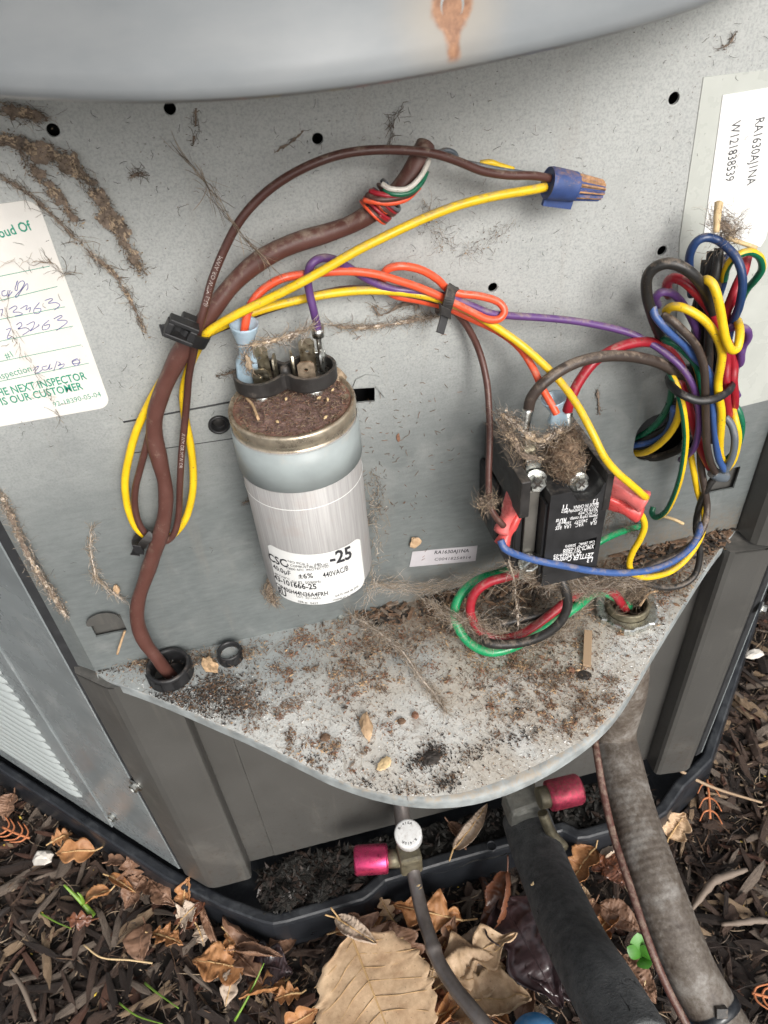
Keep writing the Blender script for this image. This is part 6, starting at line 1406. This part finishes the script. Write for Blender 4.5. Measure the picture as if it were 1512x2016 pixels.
# the largest chips, one object each
TM = {}
KIND = [('dark wet bark chip lying on the mulch bed', 'dark bark chips on the mulch'), ('brown bark chip lying on the mulch bed', 'brown bark chips on the mulch'), ('grey weathered wood chip lying on the mulch bed', 'grey wood chips on the mulch'), ('reddish bark chip lying on the mulch bed', 'reddish bark chips on the mulch'), ('pale split wood chip lying on the mulch bed', 'pale wood chips on the mulch')]
def inview(x, y, z=-.312):
    d = Vector((x, y, z))-CAM; zz = d.dot(MZ); px_ = 756+F*d.dot(MX)/zz; py_ = 1008+F*d.dot(MY)/zz
    return zz > 0 and -20 < px_ < 1530 and 1100 < py_ < 2030, px_, py_
cnt = 0
while cnt < 295:
    x, y = rand_spot(True); ok, qx, qy = inview(x, y)
    if not ok or (500 < qx < 1200 and random.random() < .6): continue
    cnt += 1; k = random.randrange(12); mt_ = random.choices(range(5), weights=[34, 30, 22, 6, 8])[0]
    if (k, mt_) not in TM:
        m2 = bpy.data.meshes.new('bark_chip'); m2.from_pydata(TPL[k][0], [], TPL[k][1]); m2.materials.append(BARK[mt_]); u0 = random.random()*5
        add_uv(m2, [(a*.8+u0, b*.8+u0) for a, b in TPL[k][2]]); TM[(k, mt_)] = m2
    o = bpy.data.objects.new('bark_chip', TM[(k, mt_)]); COL.objects.link(o)
    L = random.uniform(.014, .040); wd = random.uniform(.12, .30)*L; o.scale = (L, wd, wd*random.uniform(.3, .7)); o.location = (x, y, gz(x, y)+random.uniform(.004, .009))
    o.rotation_euler = (random.gauss(0, .5), random.gauss(0, .16), random.uniform(0, 6.28)); tag(o, KIND[mt_][0], 'bark chip', KIND[mt_][1])

# ------------------------------------------------------------------ leaves
def leaf(label, base, yaw, L, Wd, style, mat, pitch=0.0, roll=0.0, curl=0.0, bend=0.0, seed_=0, veins=None, name='fallen_leaf', z=None, tag_group=None):
    rs = random.Random(seed_); nu, nv = (22, 8) if tag_group else (46, 12)
    t = thing(name, base, label, 'leaf', tag_group); V = []
    Rm = Matrix.Rotation(yaw, 3, 'Z') @ Matrix.Rotation(pitch, 3, 'X') @ Matrix.Rotation(roll, 3, 'Y')
    def wv(u, side):
        e = math.sin(math.pi*min(u**(.92 if style == 'serrate' else .75), 1))**(.62 if style == 'serrate' else .75)
        if style == 'serrate': return e*(1+.13*(1-abs(((u*10+side*.3) % 1)*2-1))**.8-.05)
        if style == 'oak': tw = abs(((u*3.2+.25+side*.12) % 1)*2-1); return e*(.34+.85*(1-tw)**1.2)
        if style == 'plain': return e*(1+.03*math.sin(u*19+side))
        return e*(.6+.5*abs(math.sin(u*math.pi*2.2+.2)))
    def pos(u, v):
        w_ = wv(u, 1 if v > 0 else 0)*Wd/2*abs(v)*(1 if v > 0 else -1)
        fw = .06*L*abs(v)*(.5+.5*math.sin(u*math.pi*9)) if style == 'serrate' else .10*L*abs(v)*abs(math.sin(u*math.pi*3.0+.6)) if style == 'oak' else 0
        y = u*L + fw*.6
        an = curl*v*1.2
        x = w_*(math.sin(an)/an if abs(an) > 1e-4 else 1); zz = abs(w_)*(1-math.cos(an))/(abs(an) if abs(an) > 1e-4 else 1) if abs(an) > 1e-4 else 0
        if curl < 0: zz = -zz
        bz = bend*L*(math.sin(u*math.pi)-.3) ; zz += bz + (.02 if style == 'serrate' else .085)*L*noise.noise(Vector((u*4+seed_, v*2.2, 0))) + (.0006 if style == 'serrate' else .0022)*noise.noise(Vector((u*26, v*12, seed_)))
        return Rm @ Vector((x, y, zz)) + Vector(base)
    for i in range(nu+1):
        for j in range(nv+1): V.append(pos(i/nu, -1+2*j/nv))
    Wd = Wd*1.12
    th = Rm @ Vector((0, 0, -.0004)); n0 = len(V)
    V2 = V + [p+th for p in V]; a = nv+1
    F_ = [(i*a+j, i*a+j+1, (i+1)*a+j+1, (i+1)*a+j) for i in range(nu) for j in range(nv)]
    F_ += [(n0+i*a+j, n0+(i+1)*a+j, n0+(i+1)*a+j+1, n0+i*a+j+1) for i in range(nu) for j in range(nv)]
    F_ += [(i*a, (i+1)*a, n0+(i+1)*a, n0+i*a) for i in range(nu)] + [(i*a+nv, n0+i*a+nv, n0+(i+1)*a+nv, (i+1)*a+nv) for i in range(nu)]
    mb = MB(); mb.add(V2, F_, 0, True); mb.build('blade', M[mat], t)
    up = Rm @ Vector((0, 0, .0002))
    mb = MB(); mb.tube([pos(i/12, 0)+up for i in range(13)], lambda q: .0007*(1-q)+.00025, 6, sub=3)
    st_ = [pos(0, 0), pos(0, 0) + Rm @ Vector((.03*L, -.10*L, .02*L)), pos(0, 0) + Rm @ Vector((.06*L, -.2*L, .05*L))]
    mb.tube(st_, .0007, 6)
    if veins:
        for k in range(veins):
            u = .06+.80*k/veins
            for s in (-1, 1): mb.tube([pos(u, 0)+up*.4, pos(u+.05, s*.3)+up*.4, pos(u+.11, s*.62)+up*.4, pos(min(u+.16, .99), s*.92)+up*.4], .00026, 4, sub=3)
    mb.build('midrib', M['vein_tan'] if mat in ('leaf_tan', 'leaf_pale', 'leaf_orange') else M[mat], t)
    return t
def G_(px_, py_, z=-.305): return PZ(px_, py_, z)

LV = [
 # label, base px, tip px, z base, z tip, width, style, material, roll, curl, bend
 ('largest tan leaf with scalloped edge and clear veins at the bottom centre', (688, 1834), (806, 2135), -.262, -.262, .082, 'serrate', 'leaf_tan', 6, .22, .02, 8),
 ('small pale curled leaf lying over the stem end of the largest tan leaf', (660, 1806), (742, 1858), -.262, -.258, .016, 'plain', 'leaf_pale', 10, .8, .06, 0),
 ('red brown glossy leaf curled upright between copper pipe and foam pipe', (1004, 1718), (948, 1856), -.262, -.298, .034, 'plain', 'leaf_red', 35, 1.3, -.16, 0),
 ('orange brown leaf tucked behind the copper pipe against the pan', (912, 1812), (778, 1782), -.285, -.282, .034, 'oak', 'leaf_orange', -18, .5, .1, 0),
 ('tan leaf with pointed lobes reaching right behind the copper pipe', (838, 1935), (1012, 1838), -.294, -.276, .038, 'oak', 'leaf_tan', 0, .4, .05, 4),
 ('pale tan leaf patch between the copper pipe and the red brown leaf', (1000, 1850), (876, 1896), -.290, -.288, .030, 'plain', 'leaf_pale', 8, .4, .06, 0),
 ('smooth orange tan leaf right of the copper pipe under the pointed lobes', (868, 1938), (996, 1902), -.286, -.284, .040, 'plain', 'leaf_tan', 10, .5, .08, 0),
 ('tan curled leaf low right of the copper pipe near the blue cap', (880, 1988), (1046, 1962), -.288, -.280, .050, 'wavy', 'leaf_tan', -20, .7, .12, 0),
 ('rolled orange leaf at the bottom between the largest leaf and the pipe', (918, 1940), (852, 2030), -.290, -.290, .030, 'plain', 'leaf_orange', 0, 1.9, .05, 0),
 ('dark wet crumpled leaf left of the foam pipe', (985, 1768), (1108, 1985), -.285, -.292, .060, 'wavy', 'leaf_dark', 10, .9, .06, 0),
 ('dark purplish wet leaf at the lower left of the foam pipe', (1040, 1850), (1140, 1975), -.298, -.302, .050, 'plain', 'leaf_dark', -10, .7, .05, 0),
 ('pale curled leaf in the mud between the two valves', (893, 1672), (960, 1582), -.264, -.250, .026, 'plain', 'leaf_pale', 25, 1.7, .15, 0),
 ('brown leaf scrap behind the pale curled leaf between the valves', (884, 1618), (918, 1672), -.262, -.270, .016, 'plain', 'leaf_brown', -20, 1.0, .1, 0),
 ('brown leaf against the pan left of the copper pipe', (748, 1886), (690, 1800), -.292, -.268, .040, 'oak', 'leaf_brown', 10, .6, .1, 0),
 ('pinkish brown leaf standing between the largest leaf and the copper pipe', (806, 1894), (770, 1815), -.300, -.276, .036, 'wavy', 'leaf_brown', -14, .6, .08, 0),
 ('dark red leaf underneath between the largest leaf and the pipe', (810, 1890), (900, 2010), -.302, -.300, .055, 'plain', 'leaf_red', 0, .3, .05, 0),
 ('orange leaf scrap lit behind the copper pipe middle', (866, 1872), (884, 1842), -.298, -.292, .018, 'plain', 'leaf_orange', 0, .4, .05, 0),
 ('brown curled leaf roll at the pan corner left of the largest leaf', (462, 1868), (556, 1882), -.294, -.290, .022, 'plain', 'leaf_brown', 0, 2.0, .10, 0),
 ('flat orange brown leaf below the pan corner', (486, 1906), (378, 1890), -.298, -.298, .032, 'wavy', 'leaf_orange', 0, .4, .05, 0),
 ('dark purple brown leaf right of the curled leaf roll', (486, 1898), (575, 1914), -.300, -.296, .036, 'wavy', 'leaf_dark', 0, .5, .10, 0),
 ('small orange brown leaf tip under the dark purple leaf', (562, 1930), (516, 1940), -.304, -.302, .018, 'plain', 'leaf_orange', 0, .4, .05, 0),
 ('small orange tan leaf standing at the pan left corner', (362, 1786), (370, 1728), -.298, -.270, .018, 'wavy', 'leaf_orange', 10, .6, .1, 0),
 ('pale leaf with torn edge below the pan left corner', (350, 1820), (392, 1778), -.300, -.284, .024, 'oak', 'leaf_pale', 10, .8, .12, 0),
 ('pale crumpled leaf lower in the pile by the pan left corner', (388, 1822), (402, 1862), -.296, -.300, .016, 'oak', 'leaf_pale', -15, 1.0, .12, 0),
 ('long curled brown strip of leaf along the pan skirt', (396, 1778), (440, 1886), -.290, -.302, .012, 'plain', 'leaf_brown', 20, 1.6, .10, 0),
 ('tan brown crumpled leaf topmost in the pile left of the pan corner', (262, 1738), (252, 1684), -.298, -.280, .024, 'oak', 'leaf_brown', 10, .9, .12, 0),
 ('grey brown folded leaf under the crumpled one left of the pan corner', (284, 1724), (246, 1790), -.296, -.302, .026, 'wavy', 'leaf_brown', -10, 1.1, .10, 0),
 ('purplish brown leaf in the middle of the pile left of the pan corner', (294, 1730), (344, 1784), -.296, -.296, .024, 'wavy', 'leaf_brown', 15, 1.0, .10, 0),
 ('orange and pale leaf scrap at the lower end of the leaf pile', (300, 1836), (358, 1858), -.298, -.296, .020, 'oak', 'leaf_orange', -10, .8, .10, 0),
 ('purplish brown leaf at the far left edge beside the pan', (28, 1562), (8, 1616), -.296, -.302, .026, 'wavy', 'leaf_brown', 10, .7, .08, 0),
 ('tan orange leaf right of the foam pipe under the pan', (1172, 1668), (1118, 1752), -.284, -.296, .030, 'wavy', 'leaf_orange', 15, .9, .12, 0),
 ('tan curled leaf scrap just below the tan orange leaf', (1120, 1748), (1168, 1776), -.298, -.294, .016, 'plain', 'leaf_tan', 10, 1.0, .15, 0),
 ('reddish brown leaf between foam pipe and thin cable', (1192, 1690), (1244, 1744), -.296, -.296, .028, 'plain', 'leaf_red', 0, .5, .06, 0),
 ('long brown leaf between foam pipe and thin cable lower down', (1178, 1782), (1260, 1832), -.298, -.300, .024, 'plain', 'leaf_brown', 4, .7, .06, 0),
 ('small tan leaf on the mulch right of the conduit', (1316, 1650), (1350, 1600), -.300, -.290, .026, 'wavy', 'leaf_tan', 10, .6, .06, 0),
 ('long brown leaf beside the green seedling', (1226, 1880), (1292, 1975), -.302, -.304, .022, 'plain', 'leaf_brown', 4, .8, .05, 0),
]
for i, (lab, b_, t_, zb, zt_, wd, sty, mt_, rl_, cu_, be, vn) in enumerate(LV):
    B_, T_ = G_(b_[0], b_[1], zb), G_(t_[0], t_[1], zt_); d = T_-B_
    leaf(lab, B_, math.atan2(-d.x, d.y), d.length, wd, sty, mt_, math.asin(d.z/d.length), R(rl_), cu_, be, 10+i*3, vn)
LF = 'leaf fragments in the litter by the base pan'
zones = [((300, 1790), 60, 38, 6), ((430, 1880), 55, 30, 5), ((760, 1850), 60, 40, 8), ((930, 1960), 60, 35, 9), ((1090, 1820), 40, 60, 0), ((1190, 1740), 30, 50, 7), ((870, 1860), 60, 40, 6), ((150, 1660), 60, 25, 4), ((560, 1950), 30, 40, 4)]
names_ = {'leaf_tan': 'small tan leaf fragment', 'leaf_orange': 'small orange brown leaf fragment', 'leaf_pale': 'small pale leaf fragment', 'leaf_brown': 'small brown leaf fragment', 'leaf_red': 'small red brown leaf fragment'}
k_ = 200
for (a, b), sx_, sy_, cn_ in zones:
    for i in range(cn_):
        qx, qy = random.gauss(a, sx_), random.gauss(b, sy_); P_ = G_(qx, qy, random.uniform(-.304, -.294)); k_ += 1
        if footprint(P_.x, P_.y): continue
        mt_ = random.choice(('leaf_tan', 'leaf_orange', 'leaf_orange', 'leaf_pale', 'leaf_brown', 'leaf_brown', 'leaf_red'))
        leaf(names_[mt_] + ' in the litter beside the base pan', P_, random.uniform(0, 6.28), random.uniform(.016, .040), random.uniform(.012, .030), random.choice(('wavy', 'oak', 'plain')), mt_, R(random.gauss(8, 14)), R(random.gauss(0, 22)), random.uniform(.4, 1.7), random.uniform(.05, .2), k_, 0, tag_group=LF+' '+mt_.split('_')[1])
# orange conifer sprigs
def sprig(label, pts, n, mat='orange_sprig'):
    t = thing('conifer_sprig', pts[0], label, 'sprig'); q = spline(pts, 5); MB().tube(pts, .0011, 6).build('stem', M[mat], t)
    T = (pts[-1]-pts[0]).normalized(); Sd = T.cross(Vector((0, 0, 1))).normalized()
    for i in range(n):
        p = q[int((i+.5)/n*(len(q)-1))]
        for s in (-1, 1): MB().tube([p, p+(T*.5+Sd*s)*.005, p+(T*1.2+Sd*s)*.009+Vector((0, 0, .001))], lambda u: .0010*(1-.5*u), 5, sub=3).build('side_shoot', M[mat], t)
sprig('bright orange dead conifer sprig on the mulch right of the unit', [G_(1392, 1535, -.292), G_(1396, 1570, -.294), G_(1398, 1612, -.298)], 3)
sprig('orange dead conifer sprig at the right bottom edge of the photo', [G_(1480, 1955, -.300), G_(1500, 1960, -.300), G_(1530, 1968, -.300)], 3)
sprig('pale orange conifer sprig on the mulch at the far left', [G_(58, 1650, -.300), G_(30, 1640, -.300), G_(5, 1628, -.300)], 4)
stick('dry_twig', 'long pale twig leaning over the mulch right of the unit base', [G_(1325, 1508, -.270), G_(1370, 1535, -.282), G_(1420, 1556, -.292), G_(1500, 1580, -.300)], lambda t: .0016-.0006*t, BARK[4], 'twig')
stick('dry_twig', 'long dark twig on the mulch at the bottom left', [G_(20, 1910, -.305), G_(45, 1945, -.302), G_(70, 2010, -.304)], lambda t: .0008+.0010*math.sin(3*t*.95+.1), BARK[2], 'twig')
stick('dry_twig', 'thin pale rootlet curling over the mulch at the left bottom', [G_(165, 1860, -.300), G_(200, 1885, -.300), G_(255, 1890, -.300), G_(300, 1896, -.302)], .0007, 'seed', 'twig')
stick('dry_twig', 'thick grey twig on the mulch right of the conduit', [G_(1362, 1790, -.302), G_(1400, 1740, -.300), G_(1420, 1728, -.300), G_(1470, 1712, -.302)], lambda t: .0012+.0022*abs(math.sin(3.1*(t*.9+.05)))*(1+.25*math.sin(t*37)), BARK[2], 'twig')
stick('dry_twig', 'long weathered stick at the right edge of the mulch', [G_(1420, 1820, -.302), G_(1460, 1816, -.300), G_(1500, 1812, -.301), G_(1540, 1822, -.302)], lambda t: .0010+.0016*abs(math.sin(3.1*(t*.9+.05)))*(1+.25*math.sin(t*31)), BARK[2], 'twig')
# green sprout, seedling, grass blades
t = thing('green_sprout', G_(182, 1802, -.31), 'lime green sprout poking from the mulch at the left', 'sprout')
MB().tube([G_(184, 1803, -.31), G_(160, 1775, -.298), G_(126, 1742, -.285)], lambda u: .0028*(1-.7*u), 8, flat=.6).build('shoot', M['sprout'], t)
MB().tube([G_(165, 1780, -.300), G_(160, 1765, -.290), G_(152, 1757, -.286)], lambda u: .0020*(1-.7*u), 8, flat=.5).build('leaflet', M['sprout'], t)
t = thing('green_seedling', G_(1262, 1885, -.31), 'small green seedling with rounded leaves between foam pipe and conduit', 'seedling')
def sl_(a, b, wd, name='leaf'):
    d = b-a; L = d.length; d.normalize(); s = d.cross(Vector((0, -.4, 1))).normalized(); n_ = d.cross(s); v = []
    for i in range(9):
        u = i/8; w_ = wd/2*math.sin(math.pi*u)**.8
        for k in (-1, 0, 1): v.append(a + d*L*u + s*w_*k + n_*(-.0012 if k == 0 else 0)*math.sin(math.pi*u))
    MB().add(v, [(i*3+k, i*3+k+1, (i+1)*3+k+1, (i+1)*3+k) for i in range(8) for k in (0, 1)], 0, True).build(name, M['green_leaf'], t)
sl_(G_(1262, 1885, -.296), G_(1234, 1864, -.286), .010); sl_(G_(1262, 1885, -.296), G_(1276, 1908, -.292), .012); sl_(G_(1258, 1880, -.296), G_(1255, 1836, -.282), .013); sl_(G_(1262, 1882, -.296), G_(1286, 1868, -.284), .012)
MB().tube([G_(1262, 1890, -.312), G_(1262, 1884, -.296)], .0008, 6).build('stem', M['green_leaf'], t)
for lab, pts in (('long green grass blade at the bottom left of the largest leaf', [(462, 2010), (490, 1960), (520, 1896)]), ('faint green grass blade crossing the mulch near the bottom left', [(235, 1975), (270, 2000), (320, 2016)]), ('thin green grass blade left of the green sprout roots', [(80, 1798), (110, 1815), (140, 1828)]), ('short green grass blade beside the bottom left chips', [(285, 1935), (310, 1955), (352, 1985)])):
    t = MB().tube([G_(a, b, -.300+.012*i) for i, (a, b) in enumerate(pts)], lambda u: .0011*(1-.6*u), 5, flat=.4).build('grass_blade', M['sprout']); tag(t, lab, 'grass blade', 'grass blades in the mulch')
chunk('white_stone', 'white chalky stone on the mulch at the left', 'stone', G_(84, 1688, -.300), (.0095, .0075, .005), 'white_stone', 51)
chunk('white_stone', 'small pale stone below the pan at the right edge', 'stone', G_(1485, 1287, -.300), (.010, .0055, .003), 'white_stone', 53)
mb = MB()
for i in range(90):
    x, y = rand_spot(True); fleck(mb, (x, y, gz(x, y)+.007), random.uniform(.0008, .0016), 0, .8)
tag(mb.build('yellow_specks', M['yellow_speck']), 'tiny yellow specks dotted over the mulch', 'specks', kind='stuff')
# small pale specks on foam, pan and pipe
mb = MB()
for a, b, d_ in ((1049, 1740, .500), (716, 1770, .60), (824, 1743, .560), (828, 1748, .555), (1270, 1935, .438), (1046, 1742, .50)): fleck(mb, PD(a, b, d_-.002), .0010, 0, .8)
for (a, b) in ((108, 143), (218, 134), (40, 120), (750, 116), (62, 98), (5, 138)):
    fleck(mb, PZ(a, b, .3105)+Vector((0, -.0008, 0)), .0007, 0, .6)
tag(mb.build('pale_specks', M['seed']), 'tiny pale specks stuck on the lid, pipes and pan', 'specks', kind='stuff')

# ------------------------------------------------------------------ give top-level meshes an origin at their own place
for o in list(S.objects):
    if o.type == 'MESH' and o.parent is None and tuple(o.location) == (0, 0, 0) and o.get('kind') != 'structure' and o.data.users == 1 and not o.children:
        me = o.data; n = len(me.vertices)
        if not n: continue
        co = np.empty(n*3, dtype=np.float32); me.vertices.foreach_get('co', co); co = co.reshape(-1, 3)
        c_ = (co.min(0)+co.max(0))/2; c_[2] = co[:, 2].min(); me.vertices.foreach_set('co', (co-c_).ravel()); me.update(); o.location = c_.tolist()
S.cycles.use_denoising = True
